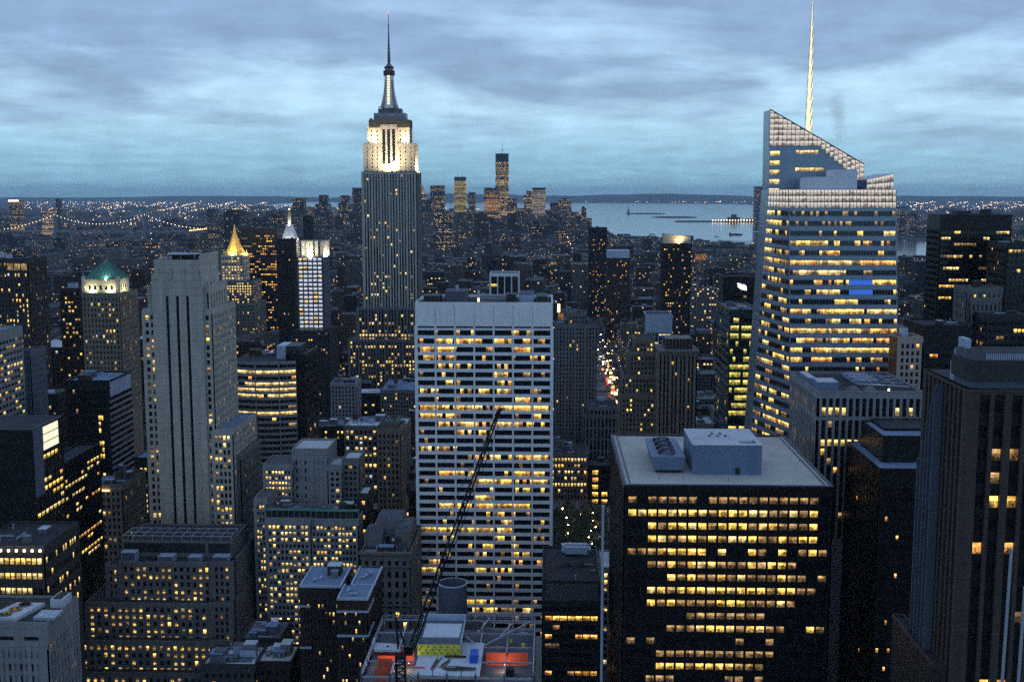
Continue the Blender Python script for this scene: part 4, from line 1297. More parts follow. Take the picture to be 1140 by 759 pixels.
def stepped_block():
    B = Bld('stepped_stone_block', 'broad grey stone block stepping down in tiers of small lit windows', ref='the stepped grey stone block', seed=33)
    rg = B.rng
    W2 = ('half', 'half', 'half', 'warm', 'dim', 'half')
    zb = ztop(170, 800, 493)
    tiers = [(133, 258, 626, 505, 668, 17), (118, 134, 630, 506, 668, 2), (95, 258, 671, 500, 711, 20), (87, 257, 713, 495, 747, 21), (60, 254, 748.5, 490, 800, 24)]
    for i, (a, b_, t_, Y, yb, cols) in enumerate(tiers):
        x0, x1, z1 = span(a, b_, t_, Y)
        zl = ztop((a + b_) / 2, yb + 3, Y)
        nf = max(2, round((z1 - zl) / 3.75))
        lr = lit_rule(rg, [.5, .3, .55, .65, .7][i], W2, .5)
        B.tier(x0, x1, Y, 545, 0, z1, 'stone_grey', spec(cols, nf, .46, .62, .5, edge=1.2, top=1.4, lit=lr, big=0), None, spec(10, nf, .3, .5, .4, lit=lambda r, c: 'dark' if c in (3, 7) else None, top=1.4), zf=zl, roof='roof_dark', core='stone_dark', parapet=.5)
        if i == 0:
            # pale plant boxes on the ledge in front of the penthouse, and the penthouse with its steel frame
            zt = z1
            xm0, xm1, zm = span(137, 257, 603, 514)
            B.tier(xm0, xm1, 514, 542, z1 - 1, zm, 'stone_grey', roof='roof_dark', parapet=.8)
            wm_ = xm1 - xm0
            q = MB(); q.box(xm0 + .5, xm0 + wm_ * .76, 513.7, 514.1, zm - 4.6, zm - .3, 'dark_panel'); q.box(xm0 + wm_ * .79, xm1 - .4, 513.7, 514.1, zm - 4.6, zm - .3, 'dark_panel'); B.part('louvre', q)
            fr = MB()
            for k in range(12):
                xx = xm0 + wm_ * k / 11
                fr.bar((xx, 514.3, zm), (xx, 514.3, zm + 3.0), .14, 'steel_pale'); fr.bar((xx, 527, zm), (xx, 527, zm + 3.0), .14, 'steel_pale'); fr.bar((xx, 514.3, zm + 3), (xx, 527, zm + 3), .13, 'steel_pale')
                if k < 11: fr.bar((xx, 514.3, zm), (xx + wm_ / 11, 514.3, zm + 3), .09, 'steel')
            for yy in (514.3, 520, 527): fr.bar((xm0, yy, zm + 3), (xm1, yy, zm + 3), .16, 'steel_pale')
            B.part('roof_frame', fr)
            for a_, b2, h in ((.0, .13, 4.2), (.18, .3, 1.0), (.33, .47, 2.6), (.6, .71, 2.4), (.82, .96, 2.6)):
                q = MB(); xx0, xx1 = x0 + (x1 - x0) * a_, x0 + (x1 - x0) * b2
                q.box(xx0, xx1, 507, 512, zt, zt + h, 'pale_metal' if h != 1.0 else 'dark_panel'); q.box(xx0 + .3, xx1 - .3, 506.9, 507, zt + .3, zt + h - .3, 'slate_panel'); B.part('roof_unit', q)
    # the slightly proud right-hand bay
    for (t_, yb, Y) in ((626, 668, 504.2), (671, 711, 499.2), (713, 747, 494.2)):
        x0, x1, z1 = span(233.5, 258, t_, Y)
        zl = ztop(245, yb + 2, Y)
        B.tier(x0 + .3, x1 + .25, Y, Y + 6, zl, z1 + .5, 'stone_grey', spec(3, max(2, round((z1 - zl) / 3.75)), .5, .62, .5, edge=1.4, top=1.9, lit=lit_rule(rg, .3, W2)), None, None, roof=None, core='stone_dark', parapet=0)
    B.finish(759)


stepped_block()
quick('white_roofed_building', 'low building with bumpy pale blue roof covers, at the bottom left of centre', 'the low building with pale roof covers', 224, 284, 741, 759, 432, 20, 'stone_dark', 3, 3.6, .5, .5, .3, roof='roof_pale', nroof=9, seed=34, left=False)
quick('low_brick_building', 'low dark building with rounded grey roof sheds, right of the stepped grey block', None, 268, 312, 712, 745, 470, 22, 'stone_dark', 3, 3.6, .5, .5, .12, roof='roof_grey', nroof=5, seed=35)
quick('low_brick_building', 'low dark building with gravel roof, left of the brown building with L-shaped roof', None, 284, 324, 738, 759, 436, 18, 'brick_dark', 3, 3.6, .5, .5, .12, roof='roof_gravel', nroof=3, seed=36)


def banded():
    B = Bld('curved_banded_building', 'curved office building with bright bands of yellow windows', 'office block', ref='the curved banded building', seed=37)
    rg = B.rng
    B.quads = []
    Y = 640
    x0, x1, z1 = span(260.5, 329, 401, Y)
    zb = ztop(295, 545, Y)
    n = 8; bow = 4.5
    pts = [(x0 + (x1 - x0) * i / n, Y + bow * (2 * i / n - 1) ** 2 - bow) for i in range(n + 1)]
    B.grow(x0, x1, Y - bow, 675, z1)
    B.wall.prism(pts + [(x1, 675), (x0, 675)], 0, z1, 'concrete', 'roof_dark')
    nf = 22
    pat = {0: .0, 1: .8, 2: .25, 3: .9, 4: .95, 5: .95, 6: .25, 7: .2, 8: 1.1, 9: .55}
    kinds = {1: 'pale', 2: 'orange', 3: 'pale', 4: 'pale', 5: 'pale', 8: 'pale', 9: 'warm'}
    st = {}
    for i in range(n):
        a, b_ = pts[i], pts[i + 1]
        def lf(r, c, i=i):
            p = pat.get(r, .06)
            if r == 9 and i > 2: p = .1
            if r not in st or rg.random() < .3: st[r] = rg.random()
            return kinds.get(r, 'dim') if st[r] < p else 'dark'
        quad_facade(B, (*a, zb), (*b_, zb), (*b_, z1 - 1), (*a, z1 - 1), nf, 2, .55, .94, lf, 'concrete', .35)
    for i in (0, 3, 6):
        B.wall.bar((pts[i][0], pts[i][1] - .3, zb), (pts[i][0], pts[i][1] - .3, z1), .3, 'concrete')
    xa, xb, z2 = span(306, 333, 386, 642)
    B.tier(xb - 7, xb + 3.5, 641.5, 676, 0, z1 + 2.5, 'black_metal', None, None, spec(8, 30, .6, .5, .3, lit=lit_rule(rg, .03)), roof='roof_dark', core='black_metal')
    q = MB(); q.box(xa, xa + 5, 646, 664, z1 - .1, z2, 'pale_metal'); B.part('roof_panel', q, 'pale roof wall facing the viewer')
    q = MB(); q.box(xa + 5.1, xb - 1, 648, 666, z1 - .1, z2 - .4, 'dark_panel')
    for k in range(6): q.box(xa + 6 + 1.3 * k, xa + 6.3 + 1.3 * k, 647.8, 648, z1, z2 - .6, 'steel')
    B.part('penthouse', q)
    B.clutter(x0 + 2, xa - 2, 645, 670, z1, 4, 3, 0)
    root = B.finish(512)
    finish_quads(B, root, 515)


banded()


def lit_grid_tower():
    B = Bld('white_lit_tower', 'slim tower with a brilliant white lit window grid and glowing crown', 'skyscraper', ref='the white lit grid tower', seed=38)
    Y = 1100
    x0, x1, z1 = span(331, 359.5, 286, Y)
    zm = ztop(345, 366, Y); zb = ztop(345, 520, Y)
    rg = B.rng
    B.tier(x0, x1, Y, Y + 34, zm - 4, z1, 'slate_panel', spec(5, 18, .74, .62, .5, top=.6, edge=.5, lit=lambda r, c: rg.choice(['white', 'white', 'white', 'white', 'white', 'pale'])), None, spec(8, 18, .5, .5, .5, top=.6), roof='roof_dark')
    xa, xb, zc_ = span(331, 359.5, 269.5, Y + 1)
    B.tier(xa, xb, Y + .8, Y + 33, z1 - .2, zc_, 'limestone', spec(5, 1, .12, .9, .8, top=.8, edge=.4, lit=None), None, spec(6, 1, .12, .9, .8, top=.8), roof='roof_dark', core='limestone')
    B.grow(xa, xb, Y, Y + 34, zc_)
    q = MB()
    for k in range(6):
        xx = xa + (xb - xa) * k / 5
        q.hexa([(xx - .5, Y - .6, z1), (xx + .5, Y - .6, z1), (xx + .5, Y + 1, z1), (xx - .5, Y + 1, z1), (xx - .5, Y - 2.0, zc_ + 1.2), (xx + .5, Y - 2.0, zc_ + 1.2), (xx + .5, Y + 1, zc_ + 1.2), (xx - .5, Y + 1, zc_ + 1.2)], 'limestone')
    B.part('crown_fins', q)
    xa, xb, zp = span(325, 366, 368, Y - 4)
    B.tier(xa, xb, Y - 4, Y + 40, 0, zp, 'stone_dark', spec(14, 36, .5, .55, .5, lit=lit_rule(rg, .1, ('warm', 'orange', 'dim'))), None, spec(12, 36, .5, .55, .5, lit=lit_rule(rg, .06)), zf=zb, roof='roof_dark')
    B.finish(470)
    flood(((x0 + x1) / 2, Y - 2.0, z1 - .5), ((x0 + x1) / 2, Y + 3, zc_), (x1 - x0, .8), 16000, (1, .9, .7))
    flood((x1 + 2.5, Y + 16, z1 - .5), (x1 - 2, Y + 16, zc_), (.8, 26), 12000, (1, .88, .66))


lit_grid_tower()


def gold_pyramid():
    B = Bld('gold_pyramid_tower', 'stone tower with floodlit golden pyramid roof', 'tower', ref='the golden pyramid tower', seed=39)
    Y = 1700
    rg = B.rng
    x0, x1, z1 = span(246, 271, 285, Y)
    B.tier(x0, x1, Y, Y + 34, 0, z1, 'limestone', spec(7, 8, .5, .65, .6, top=2, lit=lit_rule(rg, .55, ('pale', 'warm', 'dim'), .4)), None, spec(7, 8, .5, .65, .6, top=2, lit=lit_rule(rg, .3)), zf=z1 - 36, roof='roof_dark')
    xa, xb, z2 = span(237, 281, 313, Y - 4)
    B.tier(xa, xb, Y - 4, Y + 50, 0, z2, 'limestone_dim', spec(15, 8, .52, .65, .6, top=2, lit=lit_rule(rg, .85, ('pale', 'warm', 'pale'), .4)), None, spec(10, 8, .5, .65, .6, top=2, lit=lit_rule(rg, .6)), zf=z2 - 34, roof='roof_dark')
    xa, xb, z3 = span(232, 284, 338, Y - 8)
    B.tier(xa, xb, Y - 8, Y + 58, 0, z3, 'stone_grey', spec(18, 9, .45, .6, .6, top=2, lit=lit_rule(rg, .12)), None, spec(12, 9, .5, .6, .5, lit=lit_rule(rg, .1)), zf=z3 - 46, roof='roof_dark')
    xc, yc = (x0 + x1) / 2, Y + 17
    za = ztop(258, 259, yc); zt = ztop(258, 250, yc)
    q = MB(); hw = (x1 - x0) / 2 - .5
    ring = lambda r, z: [(xc + r * math.cos(2 * math.pi * (i + .5) / 8), yc + r * math.sin(2 * math.pi * (i + .5) / 8), z) for i in range(8)]
    q.loft([ring(hw + 1, z1), ring(hw + 1, z1 + 4), ring(hw * .82, z1 + 6), ring(hw * .45, z1 + (za - z1) * .55), ring(2.4, za), ring(2.0, za + 3), ring(.5, zt)], 'gold_leaf')
    n = MB()
    for i in range(8):
        a = 2 * math.pi * (i + .5) / 8
        n.cyl(xc + (hw + .5) * math.cos(a), yc + (hw + .5) * math.sin(a), z1 + 3.5, z1 + 9, 1.2, .1, 6, 'gold_leaf')
    B.part('pyramid_roof', q, 'golden octagonal pyramid roof', [('roof_pinnacles', n)])
    B.finish(380)
    G_ = (1.0, .72, .28)
    flood((xc, Y - 2.5, z1 + 2), (xc, yc - 3, z1 + 24), (26, 1.5), 42000, G_)
    flood((xc + hw + 4, yc, z1 + 2), (xc + 2, yc, z1 + 24), (1.5, 20), 16000, G_)


gold_pyramid()
quick('dark_office_tower', 'wide dark tower with scattered orange windows, behind the golden pyramid tower', 'the dark tower by the golden pyramid', 268, 308, 255, 345, 1780, 40, 'bronze_panel', 3.2, 4.0, .7, .5, .32, ('orange', 'warm', 'dim'), .8, seed=40, top=9, core='black_metal', block=.4)
quick('dark_tower', 'thin black unlit tower between the golden pyramid and the white lit grid tower', None, 308, 326, 267, 400, 1500, 26, 'brick_dark', 3, 3.7, .5, .5, .02, seed=41, nroof=1)


def clock_tower():
    B = Bld('white_campanile_tower', 'white floodlit campanile with pointed lantern top', 'tower', ref='the white campanile', seed=42)
    Y = 1850
    x0, x1, z1 = span(312, 330.5, 277, Y)
    rg = B.rng
    B.tier(x0, x1, Y, Y + 26, 0, z1, 'limestone', spec(5, 10, .4, .6, .6, top=6, lit=lit_rule(rg, .4, ('pale', 'warm'))), None, spec(5, 10, .4, .6, .6, top=6), zf=z1 - 44, roof='roof_grey')
    xa, xb, z2 = span(313.5, 329, 266, Y + 2)
    B.tier(xa, xb, Y + 2, Y + 23, z1 - .2, z2, 'white_paint', spec(5, 1, .4, .7, .6, top=1.5, lit=None), None, spec(5, 1, .4, .7, .6), roof='roof_grey', core='stone_grey')
    xc, yc = (xa + xb) / 2, Y + 12.5
    za, zl, zt = ztop(321, 250, yc), ztop(321, 240, yc), ztop(321, 233.5, yc)
    hw = (xb - xa) / 2
    q = MB(); sq = lambda r, z: [(xc - r, yc - r, z), (xc + r, yc - r, z), (xc + r, yc + r, z), (xc - r, yc + r, z)]
    q.loft([sq(hw, z2), sq(hw * .36, za)], 'white_paint')
    l_ = MB(); l_.cyl(xc, yc, za, zl, 3.4, 3.2, 8, 'limestone'); l_.cyl(xc, yc, zl, zl + 4, 3.4, 1.4, 8, 'gold_leaf'); l_.cyl(xc, yc, zl + 4, zt, 1.3, .3, 8, 'gold_leaf')
    lm = MB(); lm.cyl(xc, yc, zt, zt + 1.6, 1.0, 1.0, 8, 'lamp_pale')
    B.part('pyramid_roof', q, None, [('lantern', l_), ('lantern_lamp', lm)])
    B.finish(345)
    flood((xc, Y - 1.5, z1 + 1), (xc, yc, za), (16, 1.5), 42000, (1, .9, .72))
    flood((xc + hw + 5, yc, z1 + 1), (xc, yc, za), (1.5, 14), 16000, (1, .9, .72))
    flood((xc, yc - hw * .36 - 1.5, za - 1), (xc, yc, zl + 6), (5, 1), 5000, (1, .85, .5))


clock_tower()
quick('dark_tower', 'small black box tower rising just behind the white lit grid tower', None, 337.5, 348, 241, 270, 2200, 22, 'black_metal', 3, 3.7, .5, .5, .02, seed=43, nroof=0)


def lit_stepped():
    B = Bld('stepped_lit_building', 'pale stepped building with many bright paired windows and cluttered roof terraces', ref='the stepped building with bright windows', seed=44)
    rg = B.rng
    P2 = ('pale', 'pale', 'warm', 'pale', 'half')
    zb = ztop(340, 720, 530)
    def front(a, b_, t_, Y, dep, cols, p, wm='concrete', roof='roof_grey', zbot=None, ybt=0, rt=True):
        x0, x1, z1 = span(a, b_, t_, Y)
        zl = zb if zbot is None else zbot
        nf = max(2, round((z1 - zl) / 3.1))
        lr = lit_rule(rg, p, P2, .55)
        def lf(r, c): return lr(r, c // 2) if cols % 2 == 0 and rg.random() < .8 else lr(r, c)
        B.tier(x0, x1, Y, Y + dep, 0, z1, wm, spec(cols, nf, .6, .55, .4, edge=.8, top=2.2, lit=lf), None, spec(8, nf, .35, .5, .4, lit=lit_rule(rg, .12)) if rt else None, zf=zl, roof=roof)
        return x0, x1, z1
    a = front(296, 346, 578, 530, 26, 10, .55)
    c = front(345.6, 399, 579, 531, 26, 12, .5)
    front(283, 297, 556, 535, 28, 3, .45)
    zr = ztop(340, 580, 550)
    front(293, 326, 518, 556, 20, 8, .62, zbot=zr)
    x0, x1, z1 = span(325, 365, 501, 560)
    B.tier(x0, x1, 560, 584, 0, z1, 'concrete', spec(7, 7, .42, .5, .3, top=4, edge=1, lit=lambda r, c: ('dark' if c in (0, 2) else None) if r < 6 else rg.choice(['pale', 'dark'])), None, spec(5, 7, .3, .5, .3), zf=zr, roof='roof_pale', core='concrete')
    front(365, 381, 519, 560, 18, 2, .1, 'concrete', 'roof_pale', zr)
    front(381, 400, 512, 563, 18, 3, .15, 'stone_grey', 'roof_pale', zr)
    t = MB()
    for (xa, xb, z, y) in ((a[0], a[1], a[2], 530), (c[0], c[1], c[2], 531)):
        for k in range(9): t.bar((xa + (xb - xa) * k / 8, y + .6, z + 1), (xa + (xb - xa) * k / 8, y + .6, z + 4.2), .15, 'copper_green')
        t.box(xa, xb, y + .5, y + 4, z + 4.2, z + 4.5, 'copper_green'); t.box(xa + .5, xb - .5, y + 1.4, y + 3.6, z, z + 4.0, 'dark_panel')
    B.part('roof_pergola', t)
    B.clutter(a[0] + 3, c[1] - 3, 537, 552, a[2], 9, 5, 1)
    B.finish(690)


lit_stepped()


def brown_L():
    B = Bld('brown_building', 'dark brown building with pale blue L-shaped roof and white string courses', ref='the brown building with the L-shaped roof', seed=45)
    rg = B.rng
    zb = ztop(370, 800, 415)
    lr = lit_rule(rg, .22, ('warm', 'pale', 'dim'), .7)
    x0, x1, z1 = span(334, 379, 653, 428)
    nf = round((z1 - zb) / 3.6)
    B.tier(x0, x1, 428, 452, 0, z1, 'brick_dark', spec(10, nf, .42, .5, .35, top=6, lit=lr), None, None, zf=zb, roof='roof_blue', parapet=0)
    xa, xb, z2 = span(376, 409, 667, 416)
    B.tier(xa, xb, 416, 432, 0, z2, 'brick_dark', spec(7, nf, .42, .5, .35, top=4, lit=lr), None, spec(5, nf, .4, .5, .35, top=4, lit=lit_rule(rg, .2)), zf=zb, roof='roof_blue', parapet=0)
    xc0, xc1, z3 = span(392, 417, 650, 434)
    B.tier(xc0, xc1, 432.2, 454, 0, z3, 'brick_dark', None, None, spec(7, nf, .42, .5, .35, top=5, lit=lit_rule(rg, .2, ('warm', 'pale'))), zf=zb, roof='roof_blue', parapet=0)
    for xl, xr, ya, yb_, z in ((x0, x1, 428, 452, z1), (xa, xb, 416, 432, z2), (xc0, xc1, 432.2, 454, z3)):
        q = MB()
        q.box(xl - .3, xr + .3, ya - .3, ya + .3, z - .2, z + .7, 'pale_metal'); q.box(xl - .3, xl + .3, ya + .3, yb_, z - .2, z + .7, 'pale_metal'); q.box(xr - .3, xr + .3, ya + .3, yb_, z - .2, z + .7, 'pale_metal')
        B.part('parapet', q)
    for py in (680, 707):
        q = MB(); B.part('string_course', q)
        z = ztop(392, py, 416); q.box(xa - .4, xb + .4, 415.3, 416.2, z - .35, z + .35, 'pale_metal'); q.box(xb - .3, xb + .5, 416.2, 430, z - .35, z + .35, 'pale_metal')
    for py in (674, 720):
        q = MB(); z = ztop(335, py, 428); q.box(x0 - .5, x0 + 4, 427.3, 428.2, z - .3, z + .3, 'pale_metal'); B.part('string_course', q)
    B.clutter(x0 + 3, x1 - 2, 434, 449, z1, 3, 5, 0); B.clutter(xa + 2, xb - 2, 419, 430, z2, 2, 9, 0); B.clutter(xc0 + 2, xc1 - 2, 436, 452, z3, 3, 11, 0)
    B.finish(759)


brown_L()


def cornice(B):
    x0, x1, z = span(401, 457, 615, 500)
    for e, za, zb_ in ((.6, z - .6, z + .6), (.4, z - 6.4, z - 5.8), (.3, z - 24.6, z - 24)):
        q = MB(); q.box(x0 - e, x1 + e, 499.5 - e, 500.2, za, zb_, 'stone_grey'); B.part('cornice', q)
    for a, b_, t_, y0, y1 in ((405, 425, 594, 512, 528), (418, 446, 580, 522, 542), (440, 456, 592, 510, 534)):
        xa, xb, zz = span(a, b_, t_, y0)
        q = MB(); q.box(xa, xb, y0, y1, z - 2, zz, 'stone_grey'); q.box(xa + .5, xb - .5, y0 + .5, y1 - .5, zz, zz + .4, 'roof_grey')
        for k in range(4): q.cyl(xa + (xb - xa) * (.2 + .2 * k), y0 + 3, zz, zz + 2.5, .35, .3, 6, 'steel')
        B.part('penthouse', q)


quick('ornate_stone_building', 'grey stone building with heavy cornice and jumbled penthouses, left of the white slab tower', 'the grey building with the heavy cornice', 401, 457, 617, 700, 500, 44, 'limestone_dim', 3.6, 4.6, .45, .6, .1, ('warm', 'dim'), roof='roof_dark', nroof=8, tanks=1, seed=46, crown=cornice)
quick('slim_tower', 'slim tan tower with an ornate top, between the spired skyscraper and the grey cornice building', 'the slim tan tower', 418.5, 446, 478, 578, 645, 24, 'brick_tan', 2.7, 3.5, .48, .55, .12, ('warm', 'dim'), seed=47, nroof=2, steps=((423, 441, 471, 4),))
quick('small_building', 'small building with white roof and a lit column, left of the grey cornice building', None, 398.5, 410, 551, 600, 545, 16, 'brick_brown', 3, 3.6, .5, .55, .4, ('orange', 'warm'), roof='roof_pale', seed=48, nroof=0)

# centre background
def fin_tower():
    B = Bld('white_finned_tower', 'black tower with white vertical fins, seen above the roof of the white slab', 'office block', ref='the white-finned tower', seed=49)
    Y = 1150
    x0, x1, z1 = span(545, 578, 305, Y)
    f = spec(4, 20, .86, .75, .5, pd=.7, sd=.3, top=2.5, edge=.6, pier='white_paint', span='black_metal', lit=lit_rule(B.rng, .07, ('warm', 'orange')))
    B.tier(x0, x1, Y, Y + 30, 0, z1, 'white_paint', f, spec(12, 20, .8, .7, .5, top=2.5, pier='slate_panel', span='black_metal'), None, zf=z1 - 76, roof='roof_dark', core='black_metal')
    B.finish(334)


fin_tower()
quick('grey_ribbed_tower', 'tall grey tower with pale vertical ribs, right of the white slab tower', 'the grey ribbed tower', 617, 664.5, 362, 480, 1000, 30, 'stone_grey', 2.9, 3.5, .5, .6, .05, ('orange', 'warm', 'dim'), seed=50, big=3, pier='limestone_dim', nroof=2, d=.7, steps=((632, 652.5, 349, 6),))
q = MB()
quick('finned_stone_building', 'low grey building with vertical stone fins, right of the grey ribbed tower', 'the finned grey building', 650, 692, 463, 530, 950, 40, 'stone_grey', 3.4, 9, .5, .85, .02, seed=51, nroof=2, pier='limestone_dim', d=.8, steps=((655, 688, 454, 5),))
quick('library_building', 'low stone building with two rows of bright windows beyond the park trees', 'the low building past the park', 612, 655, 505, 546, 905, 32, 'stone_grey', 2.6, 5.2, .55, .5, .5, ('pale', 'warm'), .9, roof='roof_dark', seed=52, nroof=4)
quick('small_dark_building', 'small dark building with large orange windows beside the park', None, 656, 680, 519, 562, 890, 24, 'brick_dark', 6.5, 6.0, .6, .6, .5, ('orange', 'warm'), .5, seed=53, nroof=1)


def dome_fans(B):
    x0, x1, z = span(604, 668, 648, 450)
    for a in (.38, .62):
        q = MB(); xx = x0 + (x1 - x0) * a; R_ = 3.6
        q.loft([[(xx + R_ * math.cos(t_) * math.cos(2 * math.pi * i / 16), 472 + R_ * math.cos(t_) * math.sin(2 * math.pi * i / 16), z + R_ * .6 * math.sin(t_)) for i in range(16)] for t_ in (0, .4, .8, 1.2, 1.5)], 'stone_dark')
        B.part('roof_dome', q)
    q = MB(); q.box(x0 + (x1 - x0) * .42, x1 - 4, 484, 491, z + 1, z + 4, 'pale_metal')
    for k in range(10): q.cyl(x0 + (x1 - x0) * .44 + k * 1.2, 487, z + 4, z + 4.8, .5, .5, 8, 'steel_pale')
    B.part('roof_unit', q)
    q = MB(); q.box(x0 + 1.2, x1 - .6, 449.5, 450, z - 7.5, z - .6, 'steel')
    for k in range(14): q.box(x0 + 1.2, x1 - .6, 449.3, 449.5, z - 7.4 + k * .5, z - 7.2 + k * .5, 'stone_dark')
    B.part('louvre', q)


quick('dark_office_building', 'dark office building with a louvred top floor and amber lit strips, below the park', 'the louvred dark building', 603.5, 669, 648, 759, 450, 46, 'dark_panel', 3.0, 4.0, .85, .5, .33, ('orange', 'warm', 'dim'), .85, seed=54, top=9, nroof=2, crown=dome_fans, block=.55, sd=.45)

# right-hand middle distance
def d6():
    quick('stepped_brick_tower', 'stepped old brown tower with a bright row of windows, left of the ribbed brown tower', 'the stepped brown tower', 707, 729, 378, 480, 800, 26, 'brick_tan', 2.5, 3.5, .45, .55, .12, ('pale', 'warm'), .85, seed=55, nroof=0,
          steps=((700, 735, 393, -3), (694, 737, 418, -6), (691, 738, 440, -8)))


d6()


def d5crown(B):
    x0, x1, z = span(734.5, 777, 391, 760)
    q = MB(); q.box(x0 - .8, x1 + .8, 759, 792, z - .8, z + .8, 'stone_grey'); B.part('cornice', q)
    xa, xb, z2 = span(741, 771, 377, 765)
    q = MB(); q.box(xa, xb, 765, 786, z, z2, 'bronze_panel')
    for k in range(8): q.box(xa + (xb - xa) * k / 8, xa + (xb - xa) * k / 8 + .4, 764.6, 765, z, z2, 'brick_tan')
    B.part('penthouse', q)


quick('ribbed_brown_tower', 'dark brown tower with strong vertical ribs and overhanging cornice', 'the ribbed brown tower', 735, 776.5, 392, 482, 760, 30, 'bronze_panel', 2.8, 3.7, .55, .6, .05, ('orange', 'warm'), seed=56, big=2, pier='brick_tan', d=.8, nroof=0, crown=d5crown, core='black_metal')


def d7():
    B = Bld('white_framed_building', 'small white-framed box building with lit floors, behind the stepped brown tower', seed=57)
    Y = 1000
    x0, x1, z1 = span(719, 748, 351, Y)
    B.tier(x0, x1, Y, Y + 30, 0, z1, 'pale_metal', spec(6, 8, .85, .4, .5, top=15, edge=1.4, lit=lambda r, c: 'pale' if r in (0, 2) and B.rng.random() < .7 else 'dark', pier='pale_metal', span='slate_panel'), None, None, zf=z1 - 44, roof='roof_dark')
    B.finish(380)


d7()


def lit_crown(B):
    x0, x1, z = span(738, 770, 271, 1500)
    za, zb_ = ztop(738, 260, 1500), ztop(770, 264, 1500)
    q = MB(); q.hexa([(x0 + 1, 1502, z), (x1 - 1, 1502, z), (x1 - 1, 1524, z), (x0 + 1, 1524, z), (x0 + 1, 1502, za), (x1 - 1, 1502, zb_), (x1 - 1, 1524, zb_), (x0 + 1, 1524, za)], 'limestone')
    B.part('slanted_crown', q, 'pale slanted crown lit from below')
    flood(((x0 + x1) / 2 + 3, 1498.5, z + .6), ((x0 + x1) / 2, 1503, z + 8), (24, 1), 9000, (1, .68, .3))


quick('crowned_dark_tower', 'dark tower with an orange-lit slanted crown', 'the tower with the orange-lit crown', 738, 770, 271.5, 378, 1500, 34, 'brick_dark', 3.0, 3.5, .5, .5, .16, ('orange', 'warm', 'dim'), seed=58, crown=lit_crown, nroof=0, parapet=.3)
quick('dark_tower', 'black slab tower with few lights, left of the building with the pale roof band', 'the black slab tower', 656, 676, 254, 350, 2300, 44, 'brick_dark', 3, 3.3, .5, .5, .07, ('orange', 'dim', 'warm'), seed=59, nroof=2)


def paleband(B):
    x0, x1, z = span(676, 701, 279, 1900)
    q = MB(); q.box(x0, x1, 1899, 1930, z - 12, z + .4, 'pale_metal'); B.part('roof_band', q, 'pale blank roof band')


quick('pale_topped_building', 'dark building with a pale blank band round its roof', 'the building with the pale roof band', 676, 701, 279.5, 352, 1900, 40, 'brick_brown', 3, 3.3, .5, .5, .09, ('orange', 'warm', 'dim'), seed=60, crown=paleband, nroof=0, parapet=0)


def green_block():
    B = Bld('green_glass_building', 'dark green glass building with bright yellow-green lit floors', 'office block', ref='the green glass building', seed=61)
    Y = 800
    rg = B.rng
    x0, x1, z1 = span(812.5, 845, 346, Y)
    zb = ztop(828, 515, Y)
    nf = 19
    pat = [.3, .9, .9, .1, .5, .45, .95, .95, .8, .9, .95, .6, .95, .05, .7, .7, .8, .4, .4]
    B.tier(x0, x1, Y, 862, 0, z1, 'green_panel', spec(10, nf, .95, .62, .4, sd=.4, pd=.2, edge=.4, top=4, lit=lambda r, c: 'green' if rg.random() < pat[r] else 'dark'), spec(18, nf, .94, .6, .4, sd=.4, pd=.2, top=4, lit=lambda r, c: 'green' if rg.random() < .03 else 'dark'), None, zf=zb, roof='roof_grey', core='black_metal')
    B.clutter(x0 + 2, x1 - 2, Y + 5, 855, z1, 4, 7, 0)
    B.finish(485)
    B = Bld('dark_sign_building', 'dark slab building carrying a small white lit sign near its roof', seed=62)
    xa, xb, z2 = span(806, 850, 309, 960)
    B.tier(xa, xb, 960, 990, 0, z2, 'black_metal', spec(10, 14, .8, .5, .4, top=14, lit=lit_rule(rg, .05)), None, None, zf=z2 - 66, roof='roof_dark', core='black_metal')
    sx, _, sz = span(821, 832, 315, 959)
    q = MB()
    x_, z_ = sx, sz
    pts = [(0, 0), (3.2, -.6), (3.5, -2.0), (5.2, -1.0), (7.6, -2.6), (7.9, -6.4), (3.6, -5.6), (0.6, -3.6)]
    k = len(pts)
    q.v = [(x_ + a, 959.4, z_ + c) for a, c in pts] + [(x_ + a, 959.9, z_ + c) for a, c in pts]
    q.f = [tuple(reversed(range(k)))] + [(i, (i + 1) % k, k + (i + 1) % k, k + i) for i in range(k)]
    q.mi = [q.mat('sign_white')] * len(q.f)
    B.part('lit_sign', q, 'irregular white glowing sign')
    B.finish(345)


green_block()


